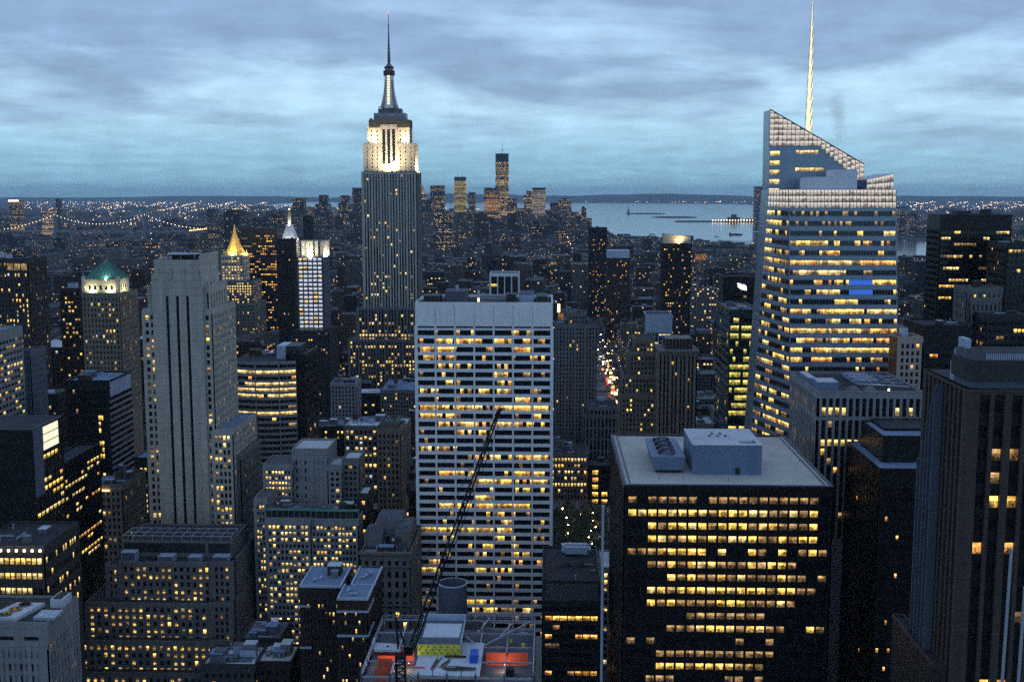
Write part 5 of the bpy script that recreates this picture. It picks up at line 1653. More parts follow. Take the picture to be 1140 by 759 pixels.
def fins():
    B = Bld('vertical_fin_building', 'pale concrete block with tall vertical fins and blue plant boxes on its roof', 'office block', ref='the vertical-finned block', seed=63)
    Y = 480
    rg = B.rng
    x0, x1, z1 = span(910, 1028, 438, Y)
    zb = ztop(960, 600, Y)
    zA = ztop(960, 464, Y)
    lit2 = {0: 0, 1: .0}
    def lf(r, c):
        if r == 0: return 'dark'
        if r == 1: return 'pale' if c in (0, 1, 2, 3, 11, 13) else 'dark'
        return 'dark'
    def lf2(r, c):
        if r == 2: return 'pale' if c < 9 else 'dark'
        if r in (0, 1): return 'dim' if rg.random() < .1 else 'dark'
        return rg.choice(['orange', 'dim', 'dark', 'warm']) if rg.random() < .4 else 'dark'
    B.tier(x0, x1, Y, Y + 54, zA, z1, 'concrete', spec(15, 2, .62, .86, 1.0, pd=1.0, sd=.25, edge=.6, top=2.0, lit=lf, sill=.1, span='dark_panel', pier='concrete'), spec(16, 2, .55, .86, 1.0, pd=1.0, sd=.25, top=2.0, sill=.1, span='dark_panel', pier='concrete', lit=lambda r, c: 'orange' if r == 1 and rg.random() < .5 else 'dark'), None, roof='roof_dark', core='black_metal', parapet=1.2)
    nf = round((zA - zb) / 4.2)
    B.tier(x0, x1, Y, Y + 54, 0, zA - .02, 'concrete', spec(15, nf, .62, .7, 1.0, pd=1.0, sd=.25, edge=.6, top=1.4, lit=lf2, sill=.15, span='dark_panel', pier='concrete'), spec(16, nf, .55, .7, 1.0, pd=1.0, sd=.25, top=1.4, sill=.15, span='dark_panel', pier='concrete', lit=lit_rule(rg, .35, ('orange', 'warm', 'dim'), .9, block=.5)), None, zf=zb, roof=None, core='black_metal', parapet=0)
    w_ = x1 - x0
    for a, b_, c, d, h, mt in ((.02, .22, 3, 14, 4.2, 'blue_plant'), (-.02, .1, 22, 40, 3.0, 'blue_plant')):
        q = MB(); q.box(x0 + w_ * max(a, .02), x0 + w_ * b_, Y + c, Y + d, z1, z1 + h, mt); q.box(x0 + w_ * max(a, .02) + .3, x0 + w_ * b_ - .3, Y + c + .3, Y + d - .3, z1 + h, z1 + h + .3, 'roof_pale'); B.part('roof_unit', q)
    q = MB()
    for i in range(4):
        yy = Y + 12 + 9 * i
        q.bar((x0 + w_ * .45, yy, z1 + 2.4), (x0 + w_ * .95, yy, z1 + 1.2), .25, 'steel_pale')
    for xx in (.45, .6, .8, .95): q.bar((x0 + w_ * xx, Y + 12, z1 + 2), (x0 + w_ * xx, Y + 39, z1 + 2), .25, 'blue_plant')
    q.box(x0 + w_ * .5, x0 + w_ * .72, Y + 20, Y + 44, z1, z1 + 2.2, 'blue_plant')
    B.part('roof_frame', q)
    for xx in (.4, .56):
        q = MB(); xc, yc = x0 + w_ * xx, Y + 10; q.loft([[(xc - 2.6, yc - 2.6, z1), (xc + 2.6, yc - 2.6, z1), (xc + 2.6, yc + 2.6, z1), (xc - 2.6, yc + 2.6, z1)], [(xc - .1, yc - .1, z1 + 2.2), (xc + .1, yc - .1, z1 + 2.2), (xc + .1, yc + .1, z1 + 2.2), (xc - .1, yc + .1, z1 + 2.2)]], 'stone_grey'); B.part('pyramid_skylight', q)
    q = MB(); q.cyl(x0 + w_ * .7, Y + 4, z1, z1 + 1.5, .35, .35, 8, 'lamp_pale'); B.part('roof_lamp', q)
    B.finish(540)


fins()


def d11top(B):
    x0, x1, z = span(1045, 1127, 239, 750)
    q = MB(); q.box(x0 + 15, x0 + 24, 760, 770, z, z + 2.2, 'dark_panel'); B.part('roof_unit', q)
    q = MB(); q.box(x0 + 31, x0 + 36, 758, 764, z, z + 3.2, 'stone_dark'); B.part('roof_unit', q)


quick('black_glass_tower', 'broad black glass tower with thin amber rows of lights, far right', 'the broad black glass tower', 1047, 1127, 239.5, 365, 750, 25, 'black_metal', 2.1, 3.8, .88, .45, .3, ('warm', 'orange', 'pale', 'dim'), 1.0, seed=64, crown=d11top, nroof=0, top=9, core='black_metal', parapet=.3, block=.6, sidep=.02, cat='skyscraper')
quick('gothic_stone_building', 'weathered stone building with a lit row, in front of the broad black glass tower', 'the weathered stone building', 1076, 1117, 322, 366, 660, 20, 'limestone_dim', 2.6, 5.5, .4, .6, .2, ('warm', 'pale', 'orange'), seed=65, nroof=1, steps=((1080, 1113, 333, -2),))
quick('striped_dark_building', 'low wide black building with horizontal amber light strips, right of the vertical-finned block', None, 1029, 1082, 364, 475, 600, 34, 'black_metal', 2.2, 5.2, .85, .38, .4, ('warm', 'pale', 'orange'), 1.0, seed=66, core='black_metal', top=12, nroof=1, block=.85)
quick('cream_stone_building', 'narrow cream stone building with paired windows, beside the sloped glass tower', None, 1001, 1028, 377, 440, 560, 16, 'concrete_cream', 2.6, 3.5, .55, .62, .1, ('orange', 'dim'), seed=67, nroof=1, d=.5, left=False)
quick('dark_glass_tower', 'dark glass tower with a faint green light, cut by the right edge', None, 1121, 1170, 272, 400, 700, 30, 'dark_panel', 2.6, 4.0, .8, .5, .14, ('warm', 'orange', 'dim'), .9, seed=68, nroof=1, core='black_metal', block=.5)
quick('low_dark_building', 'dark low tower with thin vertical ribs, below the tower with a faint green light', None, 1098, 1160, 352, 400, 640, 26, 'dark_panel', 2.4, 4.0, .8, .5, .12, ('warm', 'orange', 'dim'), .9, seed=69, nroof=1, core='black_metal', block=.4)


def black_chamfer():
    B = Bld('black_penthouse_building', 'unlit black building with pale blue roof ledge and black penthouse', 'office block', ref='the black building with the penthouse', seed=70)
    rg = B.rng
    Y = 430
    x0, x1, z1 = span(979, 1046, 522, Y)
    zb = ztop(1010, 790, Y)
    nf = round((z1 - zb) / 4)
    lr = lambda r, c: rg.choice(['orange', 'warm']) if rg.random() < .07 else 'dark'
    f = spec(14, nf, .6, .45, .35, lit=lr, top=6, pier='black_metal', span='black_metal')
    B.tier(x0, x1, Y, 478, 0, z1, 'black_metal', f, spec(12, nf, .6, .45, .35, top=6, lit=lambda r, c: 'orange' if rg.random() < .01 else 'dark'), None, zf=zb, roof='roof_blue', core='black_metal', parapet=.3)
    xa, xb, z2 = span(983, 1049, 487, 441)
    B.tier(xa, xb, 441, 472, z1 - .2, z2, 'black_metal', roof='roof_blue', parapet=.8)
    xc, xd, z3 = span(985, 1045, 478, 453)
    B.tier(xc, xd, 454, 474, z2 - .2, z3, 'black_metal', roof='roof_dark', parapet=.4)
    B.finish(759)


black_chamfer()


wall('near_dark', (.07, .056, .048), .7, joint=4.2)


def foreground_tower():
    B = Bld('dark_ribbed_tower', 'near dark tower with tall piers and rounded bluish cornice, cut by the right edge', 'skyscraper', ref='the near dark ribbed tower', seed=71)
    rg = B.rng
    Y = 300
    x0 = at(1076, 440, Y).x; x1 = at(1240, 440, Y).x
    z1 = ztop(1100, 433, Y); zb = ztop(1100, 800, Y)
    def lf(r, c):
        if r == 4: return 'warm' if c in (1, 2) else 'dark'
        if r == 2: return 'dim' if c in (1, 2) else 'dark'
        if r == 6: return 'orange' if c in (0, 2) else 'dark'
        return rg.choice(['orange', 'dim']) if rg.random() < .07 else 'dark'
    nf = 14
    f = spec(8, nf, .74, .5, 1.4, pd=1.4, sd=.5, top=1.5, edge=1.6, lit=lf, pier='near_dark', span='black_metal', big=2, bigw=1.8)
    sf = spec(9, nf, .6, .6, 1.0, pd=1.0, sd=.3, top=1, lit=lambda r, c: 'orange' if rg.random() < .05 else 'dark', pier='near_dark', span='black_metal')
    B.tier(x0, x1, Y, 334, 0, z1, 'near_dark', f, sf, None, zf=zb, roof='roof_dark', core='black_metal', parapet=0)
    # openings under the cornice and the two rounded bands
    q = MB()
    z2, z3, z4 = ztop(1100, 424, Y), ztop(1100, 402, Y), ztop(1100, 393, Y)
    for (za, zc_, inset, mt) in ((z1, z2, 1.0, 'slate_panel'), (z2, z3, .2, 'stone_dark'), (z3, z4, 1.2, 'slate_panel')):
        k = 3.5
        poly = [(x0 + inset, Y + inset + k), (x0 + inset + k * .3, Y + inset + k * .3), (x0 + inset + k, Y + inset), (x1, Y + inset), (x1, 313), (x0 + inset, 313)]
        B.wall.prism(poly, za, zc_, mt, 'roof_dark')
    B.grow(x0, x1, Y, 334, z4)
    q = MB()
    for k in range(60):
        xx = x0 + 5 + k * .55
        q.box(xx, xx + .3, Y + 1.05, Y + 1.2, z3 + .2, z4 - .3, 'pale_metal')
    B.part('cornice_dentils', q)
    # stepped corner buttress on the left
    bt = MB()
    for i, (py, wdt) in enumerate(((441, 2.6), (404, 2.0), (390, 1.5), (376, .9))):
        zz = ztop(1064, py, 312); zlow = 0 if i == 0 else ztop(1064, (441, 404, 390)[i - 1], 312)
        xb_ = at(1073, 420, 312).x
        bt.box(xb_ - wdt, xb_ + .4, 306 + i, 318 - i, zlow, zz, 'pale_metal' if i else 'near_dark')
    B.part('corner_buttress', bt)
    for i in range(5):
        q = MB(); yy = 318 + i * 3.6; q.box(x0 - 2.2 + .2 * i, x0 + .2, yy, yy + .5, 0, z1 - 2 - 6 * i, 'slate_panel'); B.part('pier', q)
    B.finish(759)
    B = Bld('dark_stepped_wing', 'low dark wing with slanting ledge and small amber windows, bottom right', seed=72)
    xw = at(1004, 700, 345).x
    zt = ztop(1006, 690, 342)
    B.tier(xw, x0 - 2.6, 306, 345, 0, zt, 'near_dark', spec(3, 9, .5, .6, .5), spec(9, 9, .55, .6, .5, lit=lit_rule(rg, .45, ('orange', 'warm', 'dim'))), None, zf=0, roof='roof_dark')
    B.finish(759)


foreground_tower()


# ------------------------------------------------------------------ far towers: the downtown cluster and lone towers
CITY_ROWS = []


def add_attr(ob, cols, ids):
    me = ob.data
    a = me.attributes.new('bcol', 'FLOAT_COLOR', 'FACE'); a.data.foreach_set('color', np.array(cols, dtype=np.float32).ravel())
    a = me.attributes.new('bid', 'FLOAT', 'FACE'); a.data.foreach_set('value', np.array(ids, dtype=np.float32))


def far_tower(name, label, px0, px1, yt, Y, colr, litp, ref=None, dep=40, extra=None, cap=0, steps=()):
    x0, x1, z1 = span(px0, px1, yt, Y)
    b = MB()
    b.box(x0, x1, Y, Y + dep, 0, z1 - cap, 'city', skip=(0,))
    for (a, c, t_) in steps:
        xa, xb, zz = span(a, c, t_, Y + 4)
        b.box(xa, xb, Y + 4, Y + dep - 6, z1 - cap, zz, 'city', skip=(0,))
    ob = b.build(name, None, ((x0 + x1) / 2, Y + dep / 2, 0.0))
    n = len(b.f)
    add_attr(ob, [(*colr, litp)] * n, [random.Random(int(px0 * 10)).random()] * n)
    tag(ob, label, 'skyscraper')
    o = tuple(ob.location)
    if cap:
        q = MB(); q.box(x0 + .6, x1 - .6, Y + .6, Y + dep - .6, z1 - cap, z1, 'dark_panel'); q.build('crown', ob, o)
    if extra: extra(ob, o, x0, x1, z1, Y)
    FOOT.append((x0, x1, Y, Y + dep)); SCREEN.append((x0, x1, Y, Y + dep, z1))
    STAT['bld'] += 1
    if ref: REFS.append((*proj((x0 + x1) / 2, Y, z1), Y, ref))
    return ob


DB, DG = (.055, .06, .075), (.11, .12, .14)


def wtc(ob, o, x0, x1, z1, Y):
    xc = (x0 + x1) / 2
    q = MB(); q.cyl(xc, Y + 25, z1, ztop(559, 159, Y + 25), 1.6, .8, 6, 'dark_panel'); q.bar((xc, Y + 25, z1 + 14), (xc + 14, Y + 25, z1 + 24), .8, 'dark_panel'); q.build('rooftop_crane', ob, o)
    for a in (.06, .62):
        q = MB()
        for k in range(26): q.box(x0 + (x1 - x0) * a + (k % 3) * 3, x0 + (x1 - x0) * a + (k % 3) * 3 + 16, Y - .6, Y - .1, z1 - 60 - k * 9.5, z1 - 55 - k * 9.5, 'green' if k % 4 else 'pale')
        q.build('lit_floors', ob, o)


def lit_face(cls, f0=.06, f1=.94, top=8, h=100, step=9):
    def f(ob, o, x0, x1, z1, Y):
        q = MB()
        k = 0
        while k * step < h:
            q.box(x0 + (x1 - x0) * f0, x0 + (x1 - x0) * f1, Y - .6, Y - .1, z1 - top - k * step - step * .62, z1 - top - k * step, cls if k % 5 else 'dim'); k += 1
        q.build('lit_floors', ob, o)
    return f


def masts(ob, o, x0, x1, z1, Y):
    q = MB()
    for a, h in ((.3, 24), (.7, 16)): q.cyl(x0 + (x1 - x0) * a, Y + 10, z1, z1 + h, 1.2, .6, 6, 'dark_panel')
    q.build('rooftop_crane', ob, o)
    lit_face('green', .1, .92, 18, 190, 9.5)(ob, o, x0, x1, z1, Y)


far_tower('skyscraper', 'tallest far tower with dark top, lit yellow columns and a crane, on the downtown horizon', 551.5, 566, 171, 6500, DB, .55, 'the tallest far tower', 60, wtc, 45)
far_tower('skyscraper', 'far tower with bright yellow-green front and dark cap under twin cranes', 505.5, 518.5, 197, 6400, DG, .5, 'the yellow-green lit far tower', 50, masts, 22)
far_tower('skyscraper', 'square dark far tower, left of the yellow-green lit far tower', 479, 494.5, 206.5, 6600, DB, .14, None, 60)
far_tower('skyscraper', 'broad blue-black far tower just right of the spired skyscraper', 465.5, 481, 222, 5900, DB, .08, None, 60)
far_tower('skyscraper', 'far tower with a small glowing cupola, right of the spired skyscraper', 466, 474, 215, 6300, DG, .3, None, 40, lambda ob, o, x0, x1, z1, Y: [(q := MB(), q.cyl((x0 + x1) / 2, Y + 15, z1, z1 + 26, 17, 14, 10, 'crown'), q.cyl((x0 + x1) / 2, Y + 15, z1 + 26, z1 + 48, 9, 1, 10, 'crown'), q.build('cupola', ob, o))])  # floodlight on the cupola is put into its glowing material
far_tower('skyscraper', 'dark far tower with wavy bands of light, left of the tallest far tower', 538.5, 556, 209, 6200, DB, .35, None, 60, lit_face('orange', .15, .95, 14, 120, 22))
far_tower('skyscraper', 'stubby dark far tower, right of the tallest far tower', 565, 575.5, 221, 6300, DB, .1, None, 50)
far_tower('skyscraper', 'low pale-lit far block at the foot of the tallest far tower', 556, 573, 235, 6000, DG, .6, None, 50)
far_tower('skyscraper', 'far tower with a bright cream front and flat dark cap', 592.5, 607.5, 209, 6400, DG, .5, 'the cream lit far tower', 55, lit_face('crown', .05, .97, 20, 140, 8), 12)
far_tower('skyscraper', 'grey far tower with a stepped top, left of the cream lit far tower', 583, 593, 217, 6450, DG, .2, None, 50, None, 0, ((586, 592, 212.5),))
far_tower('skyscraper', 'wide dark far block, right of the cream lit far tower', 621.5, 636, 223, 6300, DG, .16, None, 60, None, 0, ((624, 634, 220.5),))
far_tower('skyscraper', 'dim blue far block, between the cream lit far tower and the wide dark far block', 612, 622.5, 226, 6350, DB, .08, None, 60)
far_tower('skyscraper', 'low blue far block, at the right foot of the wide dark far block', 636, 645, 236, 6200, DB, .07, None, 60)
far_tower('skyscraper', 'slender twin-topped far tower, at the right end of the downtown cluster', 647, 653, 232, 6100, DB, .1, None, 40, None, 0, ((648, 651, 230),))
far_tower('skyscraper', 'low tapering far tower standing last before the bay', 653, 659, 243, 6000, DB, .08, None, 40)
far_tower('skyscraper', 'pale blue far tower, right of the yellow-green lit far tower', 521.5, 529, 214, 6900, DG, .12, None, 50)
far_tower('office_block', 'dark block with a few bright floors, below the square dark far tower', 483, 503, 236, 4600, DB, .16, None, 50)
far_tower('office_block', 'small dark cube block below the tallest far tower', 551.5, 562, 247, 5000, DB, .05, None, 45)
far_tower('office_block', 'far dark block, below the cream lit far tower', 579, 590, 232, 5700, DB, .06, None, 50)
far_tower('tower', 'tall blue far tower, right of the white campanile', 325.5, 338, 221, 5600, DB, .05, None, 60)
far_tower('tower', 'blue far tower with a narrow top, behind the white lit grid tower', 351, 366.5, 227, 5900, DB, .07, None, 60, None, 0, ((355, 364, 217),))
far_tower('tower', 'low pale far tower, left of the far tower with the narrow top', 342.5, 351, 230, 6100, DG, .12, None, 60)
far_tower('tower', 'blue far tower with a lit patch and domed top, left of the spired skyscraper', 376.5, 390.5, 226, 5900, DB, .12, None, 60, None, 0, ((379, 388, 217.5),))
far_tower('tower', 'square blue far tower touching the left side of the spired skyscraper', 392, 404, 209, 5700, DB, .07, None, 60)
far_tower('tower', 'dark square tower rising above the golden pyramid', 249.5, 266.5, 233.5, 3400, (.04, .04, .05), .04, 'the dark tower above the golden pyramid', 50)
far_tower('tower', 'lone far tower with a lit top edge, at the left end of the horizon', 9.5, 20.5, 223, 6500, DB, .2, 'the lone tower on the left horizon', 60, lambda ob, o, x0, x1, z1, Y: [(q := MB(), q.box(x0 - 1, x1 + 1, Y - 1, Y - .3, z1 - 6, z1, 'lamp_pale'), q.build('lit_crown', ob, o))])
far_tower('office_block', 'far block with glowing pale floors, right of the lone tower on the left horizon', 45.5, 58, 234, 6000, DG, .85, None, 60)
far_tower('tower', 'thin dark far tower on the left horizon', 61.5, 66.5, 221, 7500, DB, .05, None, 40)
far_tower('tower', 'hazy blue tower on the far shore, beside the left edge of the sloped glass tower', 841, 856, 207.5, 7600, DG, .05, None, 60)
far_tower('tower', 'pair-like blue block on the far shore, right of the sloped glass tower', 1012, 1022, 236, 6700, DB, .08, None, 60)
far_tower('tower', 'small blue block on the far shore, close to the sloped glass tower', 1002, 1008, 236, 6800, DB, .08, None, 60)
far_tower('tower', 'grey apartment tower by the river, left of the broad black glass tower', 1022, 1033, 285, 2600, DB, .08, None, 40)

# ------------------------------------------------------------------ construction site, crane, round vent
def construction():
    Y0, Y1 = 378, 432
    z = ztop(500, 735, 392) + 0.0
    x0, x1 = at(409, 735, 392).x, at(594, 735, 392).x
    FOOT.append((x0, x1, Y0, Y1)); SCREEN.append((x0, x1, Y0, Y1, z))
    o = ((x0 + x1) / 2, (Y0 + Y1) / 2, 0.0)
    root = empty('construction_building', o, 'half-built steel-framed building with orange netting and a white top deck', 'building')
    STAT['bld'] += 1
    REFS.append((500, 730, Y0, 'the half-built building'))
    cols = MB()
    nx_, ny_ = 6, 4
    zl = z - 40
    for i in range(nx_ + 1):
        for j in range(ny_ + 1):
            x, y = x0 + (x1 - x0) * i / nx_, Y0 + (Y1 - Y0) * j / ny_
            cols.box(x - .3, x + .3, y - .3, y + .3, 0, z + (1.2 if j in (0, ny_) else 0), 'steel')
    cols.build('column', root, o)['kind'] = 'stuff'
    for lv in range(5):
        zz = z - lv * 4.2
        bm = MB()
        for i in range(nx_ + 1):
            x = x0 + (x1 - x0) * i / nx_
            bm.box(x - .22, x + .22, Y0, Y1, zz - .75, zz - .02, 'steel_pale' if lv == 0 else 'steel')
        for j in range(ny_ + 1):
            y = Y0 + (Y1 - Y0) * j / ny_
            bm.box(x0, x1, y - .2, y + .2, zz - .72, zz - .05, 'steel_pale' if lv == 0 else 'steel')
        bm.build('beam_frame', root, o)
        fl = MB()
        if lv == 0:
            pass
        else:
            fl.box(x0 + .4, x1 - .4, Y0 + .4, Y1 - .4, zz + .02, zz + .2, 'roof_grey' if lv % 2 else 'roof_pale')
        if fl.f: fl.build('floor_slab', root, o)
    X = lambda px, Y: at(px, 735, Y).x
    dk = MB(); dk.box(X(462, 385), X(535, 385), Y0 + .5, 408, z + .02, z + .4, 'snowy_deck'); dk.build('top_deck', root, o)
    # the yellow formwork wall with a second, white-topped deck behind it
    ya = 395.5
    xa, xb = X(465, ya), X(513, ya)
    zt = ztop(490, 717.5, ya)
    q = MB(); q.box(xa, xb, ya, ya + .4, z + .4, zt, 'yellow_panel')
    dots = MB()
    for r in range(3):
        for k in range(6 + r % 2): dots.cyl(xa + (xb - xa) * (k + .6 - .3 * (r % 2)) / 6.6, ya - .12, z + 1.2 + r * (zt - z - 1) / 3, z + 1.6 + r * (zt - z - 1) / 3, .22, .22, 6, 'dark_panel')
    fw = q.build('formwork_wall', root, o); fw['label'] = 'bright yellow panel wall with dark studs'
    dots.build('stud', fw, o)
    q = MB(); q.box(xa, xb, ya + .5, 420, zt - 1.2, zt, 'slate_panel'); q.box(xa + 1, xb - 1, ya + 7, 416, zt, zt + .15, 'snowy_deck'); q.box(xa - .3, xb + .3, 419, 420, zt, zt + 2.4, 'pale_metal'); q.box(xa - .3, xa + .2, ya, 419, zt, zt + 1.2, 'pale_metal'); q.box(xb - .2, xb + .3, ya, 419, zt, zt + 1.2, 'pale_metal')
    for k in range(7): q.bar((xa + (xb - xa) * k / 6, ya + .2, z), (xa + (xb - xa) * k / 6, ya + .2, zt), .16, 'steel')
    q.build('upper_deck', root, o)
    for (pa, pb2, y, lv, hh) in ((541, 588, 397.5, 1, 4.9), (421, 441, 399, 1, 5.4), (420, 436, 390, 1, 5.2), (461, 473, 384, 0, -3.4), (450, 461, 398, 1, 5.6), (417, 430, 382.5, 1, 5.0)):
        q = MB(); zz = z - 4.2 * lv
        if hh < 0: q.box(X(pa, y), X(pb2, y), y, y + .3, z - 3.6, z + .9, 'netting')
        else: q.box(X(pa, y), X(pb2, y), y, y + .3, zz + .25, zz + .25 + hh, 'netting')
        q.build('safety_netting', root, o)
    for (px, y, zz) in ((430, 393, z - 1.2), (455, 392, z - 1.0), (562, 392, z - 1.2)):      # caged work lamps hanging under the top beams
        q = MB(); q.bar((X(px, y), y, z - .05), (X(px, y), y, zz + .2), .05, 'dark_panel'); q.cyl(X(px, y), y, zz - .15, zz + .2, .2, .2, 8, 'lamp_warm'); q.build('work_lamp', root, o)
        ld = bpy.data.lights.new('work_light', 'POINT'); ld.energy = 800; ld.color = (1, .72, .5); ld.shadow_soft_size = .3
        lo = bpy.data.objects.new('work_light', ld); lo.location = (X(px, y), y - .1, zz - .45); COL.objects.link(lo)
    rl = MB()
    for (ax, ay, bx, by) in ((x0, Y0, x0, Y1), (x1, Y0, x1, Y1), (x0, Y1, x1, Y1)):
        for k in range(13):
            t_ = k / 12; px, py = ax + (bx - ax) * t_, ay + (by - ay) * t_
            rl.bar((px, py, z), (px, py, z + 1.5), .09, 'steel_pale')
        for h in (.8, 1.5): rl.bar((ax, ay, z + h), (bx, by, z + h), .1, 'steel_pale')
    rl.build('guard_rail', root, o)
    br_ = MB()
    for (xa_, ya_, xb_, yb_) in ((X(512, 420), 418, X(528, 405), 404), (X(536, 420), 420, X(545, 428), 430), (X(556, 418), 410, X(570, 425), 424), (X(540, 405), 404, X(590, 425), 426)): br_.bar((xa_, ya_, z + 1.0), (xb_, yb_, z + 1.6), .25, 'steel_pale')
    br_.build('loose_beam', root, o)
    rg2 = random.Random(31)
    q = MB()
    for k in range(70):                       # planks, rebar and boxes lying about on the open floors
        xx, yy, lv = rg2.uniform(x0 + 3, x1 - 3), rg2.uniform(Y0 + 3, Y1 - 3), rg2.choice([1, 1, 1, 2])
        a, ln = rg2.choice([0, 1.57, rg2.uniform(0, 3)]), rg2.uniform(1, 5)
        zz = z - 4.2 * lv + .22
        if k % 3: q.bar((xx - math.cos(a) * ln / 2, yy - math.sin(a) * ln / 2, zz + .2), (xx + math.cos(a) * ln / 2, yy + math.sin(a) * ln / 2, zz + .2), rg2.uniform(.1, .3), rg2.choice(['timber', 'steel_pale', 'roof_pale', 'dark_panel', 'netting']))
        else: q.box(xx - .7, xx + .7, yy - .5, yy + .5, zz, zz + rg2.uniform(.5, 1.6), rg2.choice(['roof_pale', 'dark_panel', 'blue_plant', 'timber', 'yellow_panel']))
    q.build('building_material', root, o)['kind'] = 'stuff'
    q = MB()
    for i in range(nx_ * 2 + 1):              # starter bars and posts round the open edge
        for yy in (Y0 + .4, Y1 - .4):
            xx = x0 + (x1 - x0) * i / (nx_ * 2); q.bar((xx, yy, z - .1), (xx, yy, z + rg2.uniform(1.5, 3.4)), .12, 'steel')
    q.build('starter_bar', root, o)['kind'] = 'stuff'
    dz = z + .4
    q = MB(); xc = X(527.5, 390); q.box(xc - 1.4, xc + 1.4, 389, 395, dz, dz + 2.9, 'blue_paint')
    for k in range(6): q.box(xc - 1.45 + .5 * k, xc - 1.3 + .5 * k, 388.9, 389.0, dz + .1, dz + 2.8, 'blue_paint')
    tag(q.build('storage_container', None, (xc, 392, dz)), 'blue storage container on the white deck of the half-built building', 'container')
    rg = random.Random(9)
    for (px, y, lab, ln, n, rz) in ((484, 388, 'dark long beams stacked on the left of the white deck', 9, 4, 1.45), (493, 388, 'grey steel beams lying slanted beside the dark long beams on the white deck', 7, 4, 1.15), (505, 383, 'mixed timber stack at the near edge of the white deck', 6, 9, .05), (517, 384, 'pile of pipes and timber, right of the mixed timber stack on the white deck', 6, 9, -.1), (506, 393.5, 'dark material heap at the foot of the yellow wall', 6, 8, .0)):
        q = MB(); xc = X(px, y)
        for k in range(n):
            a = rz + rg.uniform(-.12, .12); cx_, cy_q, h = xc + rg.uniform(-1.2, 1.2), y + rg.uniform(-1.2, 1.2), dz + .16 + .32 * (k // 4)
            q.bar((cx_ - math.cos(a) * ln / 2, cy_q - math.sin(a) * ln / 2, h), (cx_ + math.cos(a) * ln / 2, cy_q + math.sin(a) * ln / 2, h), .17, rg.choice(['timber', 'dark_panel', 'steel', 'timber', 'roof_pale']))
        tag(q.build('material_stack', None, (xc, y, dz)), lab, 'stack')
    q = MB(); xc = X(568, 388); q.box(xc - 1.5, xc + 1.5, 388, 391, z - 3.95, z - 1.4, 'dark_panel'); q.cyl(xc, 389.5, z - 1.4, z - .6, .5, .5, 8, 'steel')
    tag(q.build('site_generator', None, (xc, 389, z - 3.98)), 'dark machine box on the lower slab of the half-built building', 'machine')


construction()


def lattice(q, a, b, w0, w1, n, r, mat):
    """square lattice between two points"""
    a, b = Vector(a), Vector(b); d = (b - a).normalized()
    u = d.cross(Vector((1, 0, 0)) if abs(d.x) < .8 else Vector((0, 1, 0))).normalized(); v = d.cross(u)
    def C(t, i):
        w_ = w0 + (w1 - w0) * t; s = ((-1, -1), (1, -1), (1, 1), (-1, 1))[i % 4]
        return a + (b - a) * t + (u * s[0] + v * s[1]) * w_ / 2
    for i in range(4):
        q.bar(C(0, i), C(1, i), r, mat)
        for k in range(n):
            t0, t1 = k / n, (k + 1) / n
            q.bar(C(t0, i), C(t1, i + 1) if k % 2 else C(t1, i + 1), r * .6, mat)
            q.bar(C(t1, i), C(t1, i + 1), r * .6, mat)


